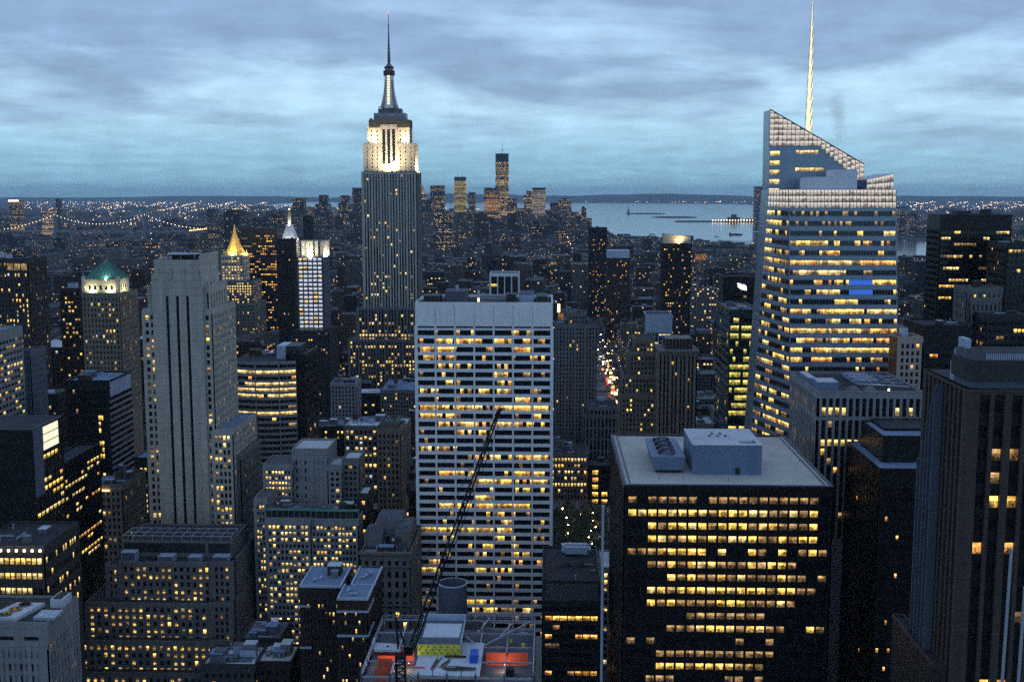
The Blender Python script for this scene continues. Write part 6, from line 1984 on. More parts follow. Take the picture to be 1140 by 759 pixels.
def crane():
    Y = 368
    m0 = at(446, 735, Y)
    zp = ztop(440, 722, Y)
    xm = m0.x
    o = (xm, Y, 0.0)
    root = empty('tower_crane', o, 'luffing tower crane with black lattice boom and red deck, before the white slab', 'crane')
    q = MB(); lattice(q, (xm, Y, 0), (xm, Y, zp - 1.5), 3.0, 3.0, 40, .2, 'black_metal'); q.build('mast', root, o)
    q = MB(); xa, xb = at(417, 715, Y).x, at(460, 715, Y).x
    q.box(xa, xb, Y - 2.2, Y + 2.2, zp - 1.4, zp, 'red_paint')
    for k in range(6): q.bar((xa + (xb - xa) * k / 5, Y - 2.3, zp - 1.4), (xa + (xb - xa) * min(5, k + 1) / 5, Y - 2.3, zp), .12, 'red_paint')
    q.cyl(xm, Y, zp - 2.8, zp - 1.4, 2.0, 2.0, 14, 'dark_panel')
    dk = q.build('machinery_deck', root, o)
    q = MB(); xc, xd = at(416, 715, Y).x, at(447, 715, Y).x
    q.hexa([(xc + .6, Y - 2.6, zp), (xd, Y - 2.6, zp), (xd - 1, Y + 3, zp), (xc - .8, Y + 3, zp), (xc + .6, Y - 2.6, zp + 1.0), (xd, Y - 2.6, zp + .6), (xd - 1, Y + 3, zp + .6), (xc - .8, Y + 3, zp + 1.0)], 'roof_pale')
    q.cyl((xc + xd) / 2, Y, zp + .6, zp + 1.0, .5, .5, 10, 'dark_panel'); q.box(xc - .4, xc + .2, Y - 2.4, Y + 3, zp + .8, zp + 2.8, 'pale_metal')
    q.build('counterweight', root, o)
    q = MB(); q.box(xb - 2.6, xb + .4, Y - 4.2, Y - 2.3, zp, zp + 2.4, 'black_metal'); q.box(xb - 2.4, xb + .2, Y - 4.3, Y - 4.2, zp + .9, zp + 2.0, 'dark'); q.build('cab', root, o)
    foot = (xb - .6, Y, zp + .3)
    tip = at(555.5, 457, Y + 26)
    q = MB(); lattice(q, foot, tip, 2.0, .9, 30, .16, 'black_metal'); bm = q.build('boom', root, o)
    q = MB(); d = Vector(tip) - Vector(foot)
    q.bar(Vector(tip) + Vector((-.5, -.4, -.4)), Vector(tip) + Vector((.8, .4, .7)), .5, 'black_metal'); q.build('boom_head', bm, o)
    q = MB(); ap = (xm - 1.5, Y, zp + 11)
    q.bar((xa + 8, Y - 1.2, zp), ap, .2, 'black_metal'); q.bar((xb - 2, Y - 1.2, zp), ap, .2, 'black_metal'); q.bar((xa + 8, Y + 1.2, zp), ap, .2, 'black_metal'); q.build('a_frame', root, o)
    q = MB()
    t1 = Vector(foot) + d * .97
    for s in (-.5, .5): q.bar(Vector(ap) + Vector((0, s, 0)), t1 + Vector((0, s, 0)), .07, 'black_metal')
    hk = Vector(foot) + d * .62
    for f in (.35, .5, .75): q.bar(Vector(foot) + d * f + Vector((1.4, 0, -1.6)), Vector(foot) + d * (f + .2) + Vector((1.3, 0, -1.4)), .09, 'black_metal')
    q.build('boom_cables', root, o)


crane()


def round_vent():
    Y = 452
    xc = at(504, 652, Y).x
    zt, zb = ztop(504, 655, Y - 6), ztop(504, 700, Y)
    r = (at(520, 652, Y).x - at(488, 652, Y).x) / 2
    o = (xc, Y, 0.0)
    root = empty('vent_stack_building', o, 'low building with open grey round stack, behind the half-built building', 'building')
    STAT['bld'] += 1
    q = MB(); q.box(xc - r * 1.9, xc + r * 2.6, Y - 7, Y + 14, 0, zb - 1, 'stone_dark'); q.box(xc - r * 1.3, xc + r * .8, Y - r - 1.6, Y + 8, zb - 1, zb + 5.5, 'slate_panel'); q.build('wall', root, o)
    FOOT.append((xc - r * 1.9, xc + r * 2.6, Y - 7, Y + 14)); SCREEN.append((xc - r * 1.9, xc + r * 2.6, Y - 7, Y + 14, zb))
    q = MB(); ring = lambda rr, z: [(xc + rr * math.cos(2 * math.pi * i / 32), Y + rr * math.sin(2 * math.pi * i / 32), z) for i in range(32)]
    q.loft([ring(r, zb - 1), ring(r, zt), ring(r + .12, zt), ring(r + .12, zt + .5), ring(r - .35, zt + .5), ring(r - .4, zt - 9)], 'slate_panel')
    st = q.build('round_stack', root, o)
    q = MB(); q.loft([ring(r + .16, zt + .1), ring(r + .16, zt + .56), ring(r - .4, zt + .56)], 'pale_metal', cap=False); q.build('rim', st, o)
    q = MB()
    for k in range(5): q.box(xc - r * 1.3 - .1, xc + r * .8 + .1, Y - r - 1.75, Y - r - 1.6, zb + .2 + k * 1.0, zb + .5 + k * 1.0, 'steel')
    q.build('louvre', root, o)
    q = MB()
    for k in range(10):
        a, b_ = math.pi * k / 10, math.pi * (k + 1) / 10
        q.bar((xc + r * 2 + 3.2 - 2 * math.cos(a) * 1, Y - 5, zb + 2.6 * math.sin(a)), (xc + r * 2 + 3.2 - 2 * math.cos(b_), Y - 5, zb + 2.6 * math.sin(b_)), .25, 'pale_metal')
    q.build('curved_pipe', root, o)


round_vent()

# ------------------------------------------------------------------ pale posts of the viewing terrace right below the camera
tm = MB(); tm.box(-14, 14, 5.2, 11, 0, 232, 'stone_grey'); tm.box(-14, 14, 10.4, 11, 232, 232.9, 'stone_grey')
tag(tm.build('terrace_building', None, (0, 8, 0)), 'stone tower with the viewing terrace below the camera', 'building')
for pa, pb2, lab in (((671.3, 564), (669.2, 775), 'pale blue thin post in front of the louvred dark building'), ((1126, 612), (1114.5, 775), 'longer thin bluish post of the two before the near dark ribbed tower'), ((1141, 655), (1132.5, 775), 'thin bluish post at the right edge, cut by the picture frame')):
    Yp = 9.0
    a = at(*pa, Yp); c = at(*pb2, Yp)
    d = (a - c).normalized()
    c2 = c + d * ((232.0 - c.z) / d.z)
    q = MB(); q.bar(tuple(c2), tuple(a), .0095, 'steel_pale')
    q.bar(tuple(a), tuple(a + d * .012), .011, 'pale_metal')
    tag(q.build('terrace_post', None, tuple(c2)), lab, 'post', 'thin posts of the viewing terrace')

# ------------------------------------------------------------------ bridge, statue, ships, pier, plume
def bridge():
    Y = 5600
    xt = at(162, 239, Y).x; sp_ = 448
    xl, xr = xt - sp_, xt + 260
    zd, zt, zs = 62, ztop(162, 239, Y), ztop(143, 248.5, Y)
    o = (xt, Y, 0.0)
    root = empty('suspension_bridge', o, 'far suspension bridge whose cables are strung with lights, left horizon', 'bridge')
    for x in (xt, xl):
        q = MB()
        for yy in (Y - 14, Y + 10): q.box(x - 5, x + 5, yy, yy + 5, -2, zt, 'steel')
        for z in (zd + 20, zt - 8): q.box(x - 4, x + 4, Y - 9, Y + 10, z, z + 7, 'steel')
        q.build('bridge_tower', root, o)
    q = MB(); q.box(xl - 250, xr + 60, Y - 12, Y + 12, zd - 6, zd, 'steel'); q.build('deck', root, o)
    cb, lm = MB(), MB()
    def cab(xa, za, xb, zb, sag, n):
        pr = None
        for k in range(n + 1):
            t_ = k / n; p = (xa + (xb - xa) * t_, Y - 12, za + (zb - za) * t_ - sag * 4 * t_ * (1 - t_))
            if pr: cb.bar(pr, p, .8, 'steel')
            lm.cyl(p[0], p[1] - 1.5, p[2] - 1.4, p[2] + 1.4, 1.0, 1.0, 6, 'lamp_pale')
            pr = p
    cab(xl, zt, xt, zt, zt - zs + 4, 26); cab(xt, zt, xr, zd + 14, 12, 14); cab(xl - 250, zd + 10, xl, zt, 10, 14)
    cb.build('cable', root, o); lm.build('cable_light', root, o)['kind'] = 'stuff'
    for x in np.arange(xr - 60, xr + 70, 12): pass
    q = MB()
    for k in range(10): q.cyl(xr - 40 + k * 9, Y - 13, zd + 2 + k * 1.0, zd + 6 + k * 1.0, 2.2, 2.2, 6, 'lamp_warm')
    q.build('approach_light', root, o)


bridge()


def statue():
    p = at(699.5, 238, 14300)
    x, y = p.x, 14300
    q = MB()
    q.prism([(x - 22, y - 22), (x + 22, y - 22), (x + 22, y + 22), (x - 22, y + 22)], 3, 14, 'stone_grey')
    q.cyl(x, y, 14, 46, 13, 9, 8, 'stone_grey'); q.cyl(x, y, 46, 70, 7.5, 5.5, 10, 'copper_green'); q.cyl(x, y, 70, 80, 5.5, 2.5, 10, 'copper_green'); q.cyl(x, y, 80, 88, 2.6, 2.2, 8, 'copper_green')
    q.bar((x - 4, y, 74), (x - 7, y, 98), 1.2, 'copper_green'); q.cyl(x - 7, y, 98, 102, 1.8, .4, 6, 'gold_leaf')
    tag(q.build('statue', None, (x, y, 3.0)), 'tiny far statue on a pedestal, on the island in the bay', 'statue')


statue()


def ship(px, py, Y, ln, lab, name='cargo_barge', house=True):
    p = at(px, py, Y); x, y = p.x, Y
    o = (x, y, -3.0)
    root = empty(name, o, lab, 'ship')
    q = MB(); h, w_ = ln * .075, ln * .16
    k = len(q.v)
    bot = [(x - ln * .46, y - w_ * .4), (x + ln * .40, y - w_ * .4), (x + ln * .47, y), (x + ln * .40, y + w_ * .4), (x - ln * .46, y + w_ * .4)]
    top = [(x - ln * .5, y - w_ * .5), (x + ln * .42, y - w_ * .5), (x + ln * .52, y), (x + ln * .42, y + w_ * .5), (x - ln * .5, y + w_ * .5)]
    q.loft([[(a, b_, -3.2) for a, b_ in bot], [(a, b_, -3 + h) for a, b_ in top]], 'dark_panel'); q.build('hull', root, o)
    if house:
        q = MB(); q.box(x - ln * .46, x - ln * .34, y - w_ * .3, y + w_ * .3, -3 + h, -3 + h * 2.4, 'roof_grey'); q.cyl(x - ln * .4, y, -3 + h * 2.4, -3 + h * 3.6, ln * .012, ln * .012, 6, 'steel'); q.build('deckhouse', root, o)
    q = MB(); q.box(x - ln * .3, x + ln * .36, y - w_ * .36, y + w_ * .36, -3 + h, -3 + h * 1.35, 'stone_dark'); q.build('hatch_cover', root, o)


ship(819, 260, 7000, 82, 'long dark barge on the bay, just left of the sloped glass tower')
ship(798, 262.5, 6700, 28, 'very small dark boat, left of the long dark barge', 'ferry_boat')
ship(726, 260, 7050, 34, 'small boat alone in the middle of the bay', 'ferry_boat')


def piers():
    p = at(823, 275, 5200); x = p.x
    q = MB(); q.box(x - 95, x + 110, 5160, 5230, -2, 17, 'stone_dark'); o = (x, 5200, 0.0)
    r = tag(q.build('pier_shed', None, o), 'long low pier shed with a string of lights at the water edge', 'pier')
    q = MB()
    for k in range(20): q.cyl(x - 90 + k * 10, 5158, 12, 16, 2.0, 2.0, 6, 'lamp_white')
    q.build('shed_light', r, o)
    p = at(800, 245.5, 10300); x = p.x
    q = MB(); q.box(x - 380, x + 600, 10250, 10330, -4, 6, 'stone_dark'); q.box(x + 80, x + 180, 10250, 10320, 6, 38, 'stone_dark'); q.box(x + 110, x + 150, 10250, 10310, 38, 62, 'stone_dark'); q.box(x + 240, x + 560, 10250, 10310, 6, 24, 'stone_dark')
    r = tag(q.build('jetty', None, (x, 10290, -3)), 'long dark jetty with buildings reaching into the bay from the far shore', 'jetty')
    q = MB()
    for k in range(26): q.cyl(x - 60 + k * 25, 10244, 8, 15, 4.0, 4.0, 6, 'lamp_warm' if k % 3 else 'lamp_pale')
    q.build('jetty_light', r, (x, 10290, -3))


piers()

pm = bpy.data.materials.new('steam'); pm.use_nodes = True; pm.node_tree.nodes.clear(); MATS['steam'] = pm
g = G(pm)
lw = g.n('ShaderNodeLayerWeight'); lw.inputs['Blend'].default_value = 0.35
tr, df, ms = g.n('ShaderNodeBsdfTransparent'), g.n('ShaderNodeBsdfDiffuse'), g.n('ShaderNodeMixShader')
df.inputs['Color'].default_value = (0.95, 0.62, 0.64, 1)
pos = g.n('ShaderNodeNewGeometry').outputs['Position']
g.l(g.m('MULTIPLY', g.m('MULTIPLY', g.m('POWER', g.m('SUBTRACT', 1.0, lw.outputs['Facing']), 2.0), g.noise(pos, .5, 4)), .075), ms.inputs[0])
g.l(tr.outputs[0], ms.inputs[1]); g.l(df.outputs[0], ms.inputs[2]); g.l(ms.outputs[0], g.out.inputs['Surface'])
q = MB(); rg = random.Random(4)
for i in range(14):
    t_ = i / 13
    c = at(936 - 7 * t_ + rg.uniform(-4, 4), 158 - 44 * t_ + rg.uniform(-4, 4), 642)
    rr = 1.8 + 2.6 * t_ + rg.uniform(0, 1)
    k = len(q.v); nu, nv = 14, 8
    for a in range(nv + 1):
        th = math.pi * a / nv
        for b_ in range(nu):
            ph = 2 * math.pi * b_ / nu; r2 = rr * (1 + .15 * math.sin(3 * ph + i) * math.sin(th))
            q.v.append((c.x + r2 * math.sin(th) * math.cos(ph), c.y + r2 * math.sin(th) * math.sin(ph), c.z + r2 * 1.3 * math.cos(th)))
    for a in range(nv):
        for b_ in range(nu):
            q.f.append((k + a * nu + b_, k + (a + 1) * nu + b_, k + (a + 1) * nu + (b_ + 1) % nu, k + a * nu + (b_ + 1) % nu)); q.mi.append(q.mat('steam'))
so = q.build('steam'); so['kind'] = 'stuff'
for p_ in so.data.polygons: p_.use_smooth = True

# ------------------------------------------------------------------ park trees
def make_tree(seed):
    rg = random.Random(seed)
    root = empty('park_tree', (0, 0, 0), 'dark leafy tree in the park, among the lamps right of the white slab tower', 'tree', 'park trees')
    q = MB(); q.cyl(0, 0, 0, 4.5, .38, .24, 8, 'bark')
    for k in range(6):
        a = k * 1.05 + rg.uniform(-.3, .3); q.bar((0, 0, 3.4 + .25 * k), (2.6 * math.cos(a), 2.6 * math.sin(a), 7 + rg.uniform(-1, 1.5)), .12, 'bark')
    q.build('trunk', root)
    q = MB()
    cl = [(rg.uniform(-2.9, 2.9), rg.uniform(-2.9, 2.9), rg.uniform(5, 11), rg.uniform(1.2, 2.2)) for _ in range(16)]
    for (x, y, z, r) in cl:
        for _ in range(42):
            v = Vector((rg.gauss(0, 1), rg.gauss(0, 1), rg.gauss(0, 1))).normalized() * r * rg.uniform(.5, 1.05)
            c = Vector((x, y, z)) + v; s = rg.uniform(.18, .38)
            n = Vector((rg.gauss(0, 1), rg.gauss(0, 1), rg.gauss(0, 1))).normalized(); u_ = n.orthogonal().normalized(); w_ = n.cross(u_)
            q.face([tuple(c - u_ * s), tuple(c + w_ * s * .7), tuple(c + u_ * s), tuple(c - w_ * s * .7)], 'leaf')
    q.build('crown', root)
    return root


protos = [make_tree(s) for s in (1, 2, 3)]
rg = random.Random(12)
spots = []
for r in range(9):
    for c in range(6):
        Yt = 735 + r * 14 + rg.uniform(-4, 4)
        px = 616 + c * 11 + rg.uniform(-4, 4)
        p = at(px, 580, Yt); spots.append((p.x, Yt))
for i, (x, y) in enumerate(spots):
    pr = protos[i % 3]
    if i < 3: r_ = pr
    else:
        r_ = pr.copy(); COL.objects.link(r_)
        for ch in list(pr.children):
            c_ = ch.copy(); COL.objects.link(c_); c_.parent = r_
    s = rg.uniform(.9, 1.35)
    r_.location = (x, y, 0.15); r_.rotation_euler = (0, 0, rg.uniform(0, 6)); r_.scale = (s, s, s)
xs_ = [p[0] for p in spots]
FOOT.append((min(xs_) - 6, max(xs_) + 6, 728, 868))
KEEP.append((612, 672, 625, 728))

# ------------------------------------------------------------------ street lamps and cars
def make_lamp(kind):
    root = empty('street_lamp', (0, 0, 0), '', 'street lamp')
    q = MB(); q.cyl(0, 0, 0, 8.5, .16, .1, 8, 'steel'); q.bar((0, 0, 8.4), (1.8, 0, 8.8), .07, 'steel'); q.build('pole', root)
    q = MB(); q.cyl(1.8, 0, 8.45, 8.75, .62, .45, 10, kind); q.build('lamp_head', root)
    return root


lp = [make_lamp('street_glow'), make_lamp('street_glow_pale')]
first = {0: True, 1: True}


def put(protos_, i, loc, rz, label, group, sc=1.0, firsts=None):
    pr = protos_[i]
    if firsts[i]: r_ = pr; firsts[i] = False
    else:
        r_ = pr.copy(); COL.objects.link(r_)
        for ch in list(pr.children):
            c_ = ch.copy(); COL.objects.link(c_); c_.parent = r_
            for gch in list(ch.children):
                g_ = gch.copy(); COL.objects.link(g_); g_.parent = c_
    r_.location = loc; r_.rotation_euler = (0, 0, rz); r_.scale = (sc, sc, sc)
    r_['label'] = label; r_['group'] = group
    return r_


def make_car(paint):
    root = empty('car', (0, 0, 0), '', 'car')
    q = MB()
    pr = [(-2.2, .35), (2.2, .35), (2.25, .8), (1.3, .95), (.7, 1.42), (-1.0, 1.45), (-1.7, 1.0), (-2.25, .9)]
    k = len(pr)
    for sx in (-.88, .88): q.v.extend([(sx, y, z) for y, z in pr])
    q.f = [tuple(range(k)), tuple(reversed(range(k, 2 * k)))] + [(i, k + i, k + (i + 1) % k, (i + 1) % k) for i in range(k)]
    q.mi = [q.mat(paint)] * len(q.f)
    bd = q.build('body', root)
    q = MB(); q.box(-.75, .75, -1.45, .95, 1.0, 1.38, 'dark'); q.build('window', root)
    for sx in (-.9, .72):
        for y in (-1.4, 1.35):
            q = MB(); q.loft([[(sx, y + .33 * math.cos(t_ * .628), .33 + .33 * math.sin(t_ * .628)) for t_ in range(10)], [(sx + .2, y + .33 * math.cos(t_ * .628), .33 + .33 * math.sin(t_ * .628)) for t_ in range(10)]], 'black_metal'); q.build('wheel', root)
    for sx in (-.6, .6):
        q = MB(); q.box(sx - .28, sx + .28, -2.36, -2.2, .55, .9, 'lamp_pale'); q.build('headlight', root)
        q = MB(); q.box(sx - .28, sx + .28, 2.2, 2.32, .55, .85, 'lamp_red'); q.build('tail_light', root)
    return root


cars = [make_car('car_paint'), make_car('car_yellow')]
cfirst = {0: True, 1: True}
AX = at(689, 455, 1307).x
FOOT.append((AX - 11, AX + 11, 960, 2300)); FOOT.append((AX - 42, AX - 10, 990, 1560)); KEEP.append((665, 694, 457, 1000))
b = MB(); b.face([(AX - 9, 850, .07), (AX + 9, 850, .07), (AX + 9, 2400, .07), (AX - 9, 2400, .07)], 'asphalt'); o = b.build('avenue_road'); o['kind'] = 'structure'
rg = random.Random(3)
for k in range(26):
    put(lp, k % 2, (AX + (-8.6 if k % 2 else 8.6), 1000 + k * 38, .1), 0 if k % 2 else math.pi, 'street lamp glowing in the narrow avenue canyon right of the grey ribbed tower', 'street lamps in the avenue', 1.35, first)
for k in range(36):
    put(cars, 1 if rg.random() < .3 else 0, (AX + rg.choice([-5.4, -1.8, 1.8, 5.4]), 1000 + k * 21 + rg.uniform(-5, 5), .08), 0 if rg.random() < .7 else math.pi, 'car with lit lamps in the narrow avenue canyon right of the grey ribbed tower', 'cars in the avenue', 1.2, cfirst)
for k in range(16):
    p = at(617 + rg.uniform(0, 52), 590, 735 + 8 * k)
    put(lp, k % 2, (p.x, p.y, .1), rg.uniform(0, 6), 'lamp glowing among the park trees right of the white slab tower', 'lamps in the park', 1.0, first)
for k in range(14):
    p = at(277 + rg.uniform(-4, 4), 670, 640 + 12 * k)
    put(lp, 0, (p.x, p.y, .1), rg.uniform(0, 6), 'street lamp in the dark gap just right of the stepped grey stone block', 'street lamps in the left gap', 1.0, first)
for k in range(14):
    p = at(383 + rg.uniform(-5, 5), 408, 1500 + 18 * k)
    put(lp, k % 2, (p.x, p.y, .1), rg.uniform(0, 6), 'street lamp beside the left foot of the spired skyscraper', 'street lamps by the skyscraper', 1.2, first)
for k in range(7):
    p = at(939 + rg.uniform(-7, 7), 742, 560 + 4 * k)
    put(lp, 0, (p.x, p.y, .1), rg.uniform(0, 6), 'street lamp in the dark gap right of the black block with the gravel roof', 'street lamps in the right gap', 1.2, first)


# lit signs, and glow panels added along the avenue, showing as bright blobs
def sign(px, py, Y, w_, h, mat, lab):
    p = at(px, py, Y); o = (p.x, Y, 0.0)
    root = empty('lit_sign', o, lab, 'sign')
    q = MB(); q.box(p.x - w_ / 2, p.x + w_ / 2, Y, Y + .6, p.z - h / 2, p.z + h / 2, mat); q.build('sign_panel', root, o)
    q = MB(); q.bar((p.x - w_ * .3, Y + .8, 0), (p.x - w_ * .3, Y + .8, p.z), .35, 'steel'); q.bar((p.x + w_ * .3, Y + .8, 0), (p.x + w_ * .3, Y + .8, p.z), .35, 'steel'); q.build('post', root, o)
    KEEP.append((px - 3, px + 3, py + 4, Y - 5)); FOOT.append((p.x - w_, p.x + w_, Y - 8, Y + 4))


rg = random.Random(8)
for k in range(24):  # glowing panels added to strengthen the glow of the avenue
    Ys = 1265 + k * 15
    p_ = proj(AX + rg.uniform(-9, 4), Ys, rg.uniform(4, 15))
    sign(p_[0], p_[1], Ys, rg.uniform(2, 4.5), rg.uniform(2, 4.5), rg.choice(['lamp_warm', 'lamp_pale', 'lamp_warm', 'sign_orange', 'pale', 'lamp_red']), 'small added glow panel in the narrow avenue canyon right of the grey ribbed tower')
    list(S.objects)[-1].parent['group'] = 'glow panels added in the avenue'
sign(624.5, 352, 1350, 6, 7, 'orange', 'glowing orange sign cluster, just right of the white slab roof')
sign(622, 343, 1420, 3, 10, 'lamp_warm', 'tall thin orange sign above the glowing orange sign cluster')
sign(70, 583, 575, 2.0, 3.2, 'lamp_red', 'small red neon sign, left of the tan building with the lit cornice')
sign(71, 617, 590, 2.2, 5.0, 'lamp_red', 'larger red neon sign low down beside the tan building with the lit cornice')
sign(780, 286, 1900, 18, 9, 'orange', 'orange glowing sign, right of the tower with the orange-lit crown')
sign(231, 295, 1250, 1.6, 24, 'lamp_white', 'upright white neon bar, right of the striped stone tower')
sign(236, 296, 1250, 1.4, 24, 'white', 'fainter upright white bar, beside the golden pyramid tower')

# ------------------------------------------------------------------ the ordinary city blocks between the landmarks
random.seed(77)
rg = random.Random(77)
FT = np.array(FOOT)
WALLS = {'tan brick': (.095, .08, .062), 'brown brick': (.05, .038, .032), 'grey': (.075, .075, .08), 'pale': (.155, .152, .147), 'red brick': (.06, .032, .027), 'dark': (.028, .03, .036), 'stone': (.115, .108, .095)}
WN = list(WALLS)
cand = []       # dict per building


def in_land(x, y):
    if y > 7350: return False
    return x < np.interp(y, [0, 3480, 5200, 5900, 6670, 7350], [1160, 1115, 970, 575, 390, 280])


def clear_top(x0, x1, y, z):
    """lowest allowed picture row for the roof so that landmarks stay visible"""
    pa, pb_ = proj(x0, y, z)[0], proj(x1, y, z)[0]
    if pa > pb_: pa, pb_ = pb_, pa
    lim = 0
    for k0, k1, yb, Y in KEEP:
        if Y > y + 2 and pb_ > k0 and pa < k1: lim = max(lim, yb)
    return lim


def height(x, y):
    u_ = rg.random()
    if y < 1000: h = rg.uniform(26, 74) if u_ < .85 else rg.uniform(74, 105)
    elif y < 1800: h = rg.uniform(22, 66) if u_ < .86 else rg.uniform(66, 112)
    elif y < 3000: h = rg.uniform(16, 54) if u_ < .86 else rg.uniform(54, 100)
    elif y < 5000: h = rg.uniform(12, 34) if u_ < .93 else rg.uniform(36, 72)
    else:
        if -.30 * y < x < .028 * y: h = rg.uniform(25, 80) if u_ < .8 else rg.uniform(80, 140)
        else: h = rg.uniform(10, 26) if u_ < .95 else rg.uniform(26, 44)
    return h


def add(x0, x1, y0, y1, h, detail=True):
    pad = 1.0
    if len(FT) and np.any((FT[:, 0] < x1 + pad) & (FT[:, 1] > x0 - pad) & (FT[:, 2] < y1 + pad) & (FT[:, 3] > y0 - pad)): return
    if y0 < 6500:
        lim = clear_top(x0, x1, y0, h)
        if lim:
            zmax = at((proj(x0, y0, h)[0] + proj(x1, y0, h)[0]) / 2, lim + rg.uniform(0, 14), y0).z
            if h > zmax: h = zmax - rg.uniform(0, 6)
            if h < 7: return
    px, py = proj((x0 + x1) / 2, y0, h)
    if py < 232 and y0 < 5000: return
    cand.append(dict(x0=x0, x1=x1, y0=y0, y1=y1, h=h, w=rg.choice(WN), id=rg.random(), lit=rg.choice([.006, .012, .02, .035, .10]) * (1.4 if y0 < 1600 else 1.0), px=px, py=py))


for i in range(len(AVENUES) - 1):
    xa, xb = AVENUES[i] + 13, AVENUES[i + 1] - 13
    k = 0
    y = 560
    while y < 7350:
        ya, yb = y + 9, y + 71
        y += 80
        lim = 0.47 * (ya + 60) + 40
        if xb < -lim - 40 or xa > lim: continue
        ym = (ya + yb) / 2
        far = ym > 3000
        x = xa
        while x < xb - 8:
            wd = min(xb - x, rg.uniform(16, 44) if not far else rg.uniform(28, 70))
            if xb - x - wd < 10: wd = xb - x
            if in_land(x + wd, ym) and -0.48 * ym - 60 < x < 0.46 * ym + 60:
                if rg.random() < (.25 if not far else .55): add(x, x + wd - .4, ya, yb, height(x, ym) * 1.12)
                else:
                    add(x, x + wd - .4, ya, ym - 2, height(x, ym)); add(x, x + wd - .4, ym + 2, yb, height(x, ym))
            x += wd
# the eastern side and the land across the rivers: looser, lower grid
for y in np.arange(3000, 7400, 75):
    for x in np.arange(-0.5 * y - 100, AVENUES[0], 62):
        add(x + rg.uniform(0, 8), x + rg.uniform(38, 56), y + rg.uniform(0, 8), y + rg.uniform(36, 62), rg.uniform(10, 26) if rg.random() < .86 else rg.uniform(30, 72))


def far_ok(x, y):
    if y > 46000: return False
    if x < -900 and y < 10000: return x < -900 - (y - 7400) * .15
    if x < -700 and y < 12000 and y >= 10000: return x < -3400
    if y >= 12000 and x < -1000 - max(0, (y - 16000)) * .62: return True
    sx = 1900 if y < 9700 else (1860 + (y - 9700) * .31 if y < 12500 else (2730 + (y - 12500) * .32 if y < 17000 else 99999))
    return x > sx + 30


y = 3600.0
while y < 17000:
    st = 75 + (y - 3600) * .024
    for x in np.arange(-0.5 * y - 100, .5 * y + 100, st * .95):
        if y < 7400 and x < 2000: continue
        xx = x + rg.uniform(0, st * .3)
        if far_ok(xx, y) and rg.random() < .88:
            h = rg.uniform(7, 20) if rg.random() < .9 else rg.uniform(24, 62)
            x1, y1 = xx + st * rg.uniform(.4, .8), y + st * rg.uniform(.4, .8)
            cand.append(dict(x0=xx, x1=x1, y0=y, y1=y1, h=h, w=rg.choice(WN), id=rg.random(), lit=rg.choice([.01, .02, .04, .08]), px=proj(xx, y, h)[0], py=proj(xx, y, h)[1]))
    y += st
print('candidates', len(cand))

# ---- which of them the camera sees, and how large: paint their boxes from far to near on a coarse grid
GW, GH = 570, 380
ids = np.full((GH, GW), -1, np.int32)
items = [(c['y0'], i, (c['x0'], c['x1'], c['y0'], c['y1'], c['h'])) for i, c in enumerate(cand)] + [(s_[2], -2, s_) for s_ in SCREEN]
items.sort(key=lambda t: -t[0])
for _, idx, (x0, x1, y0, y1, h) in items:
    X = np.array([x0, x1, x1, x0, x0, x1, x1, x0]); Yv = np.array([y0, y0, y1, y1, y0, y0, y1, y1]); Z = np.array([0, 0, 0, 0, h, h, h, h], float)
    pxv, pyv = proj_np(X, Yv, Z)
    for f in ((4, 5, 6, 7), (0, 1, 5, 4), (3, 0, 4, 7), (1, 2, 6, 5)):
        fx, fy = pxv[list(f)] / 2, pyv[list(f)] / 2
        a0, a1 = max(0, int(fx.min())), min(GW, int(fx.max()) + 2); b0, b1 = max(0, int(fy.min())), min(GH, int(fy.max()) + 2)
        if a1 <= a0 or b1 <= b0: continue
        gx, gy = np.meshgrid(np.arange(a0, a1) + .5, np.arange(b0, b1) + .5)
        s1 = np.ones(gx.shape, bool); s2 = s1.copy()
        for k in range(4):
            j = (k + 1) % 4
            cr_ = (fx[j] - fx[k]) * (gy - fy[k]) - (fy[j] - fy[k]) * (gx - fx[k])
            s1 &= cr_ >= 0; s2 &= cr_ <= 0
        ids[b0:b1, a0:a1][s1 | s2] = idx
cnt = np.bincount(ids[ids >= 0].ravel(), minlength=len(cand))
n_single = 296 - STAT['bld']
order = np.argsort(-cnt)
single = [int(i) for i in order[:n_single] if cnt[i] >= 4]
sset = set(single)
print('single', len(single), 'least', cnt[single[-1]], 'heroes', STAT['bld'])

# ---- labels: what it looks like, plus where it stands among the landmarks
cxy = {}
for i in single:
    ys, xs = np.nonzero(ids == i)
    cxy[i] = (xs.mean() * 2, ys.mean() * 2)


def size_word(c):
    t = FPX / c['y0']; wpx, hp = (c['x1'] - c['x0']), c['h']
    if hp > 62: return 'tall slim' if wpx < 24 else 'tall'
    if hp > 34: return 'mid-height' if wpx < 34 else 'broad mid-height'
    return 'low' if wpx < 34 else 'low wide'


def tops(i):
    c = cand[i]; r_ = random.Random(c['id'])
    c['tank'] = cnt[i] > 24 and r_.random() < .45
    c['hut'] = cnt[i] > 10 and r_.random() < .8
    c['near'] = c['y0'] < 1150 and cnt[i] > 60
    return 'with a water tank' if c['tank'] else ('with a roof hut' if c['hut'] else 'with a flat roof')


def rel(dx, dy):
    if abs(dx) > abs(dy) * 1.1: return 'right of' if dx > 0 else 'left of'
    return 'below' if dy > 0 else 'above'


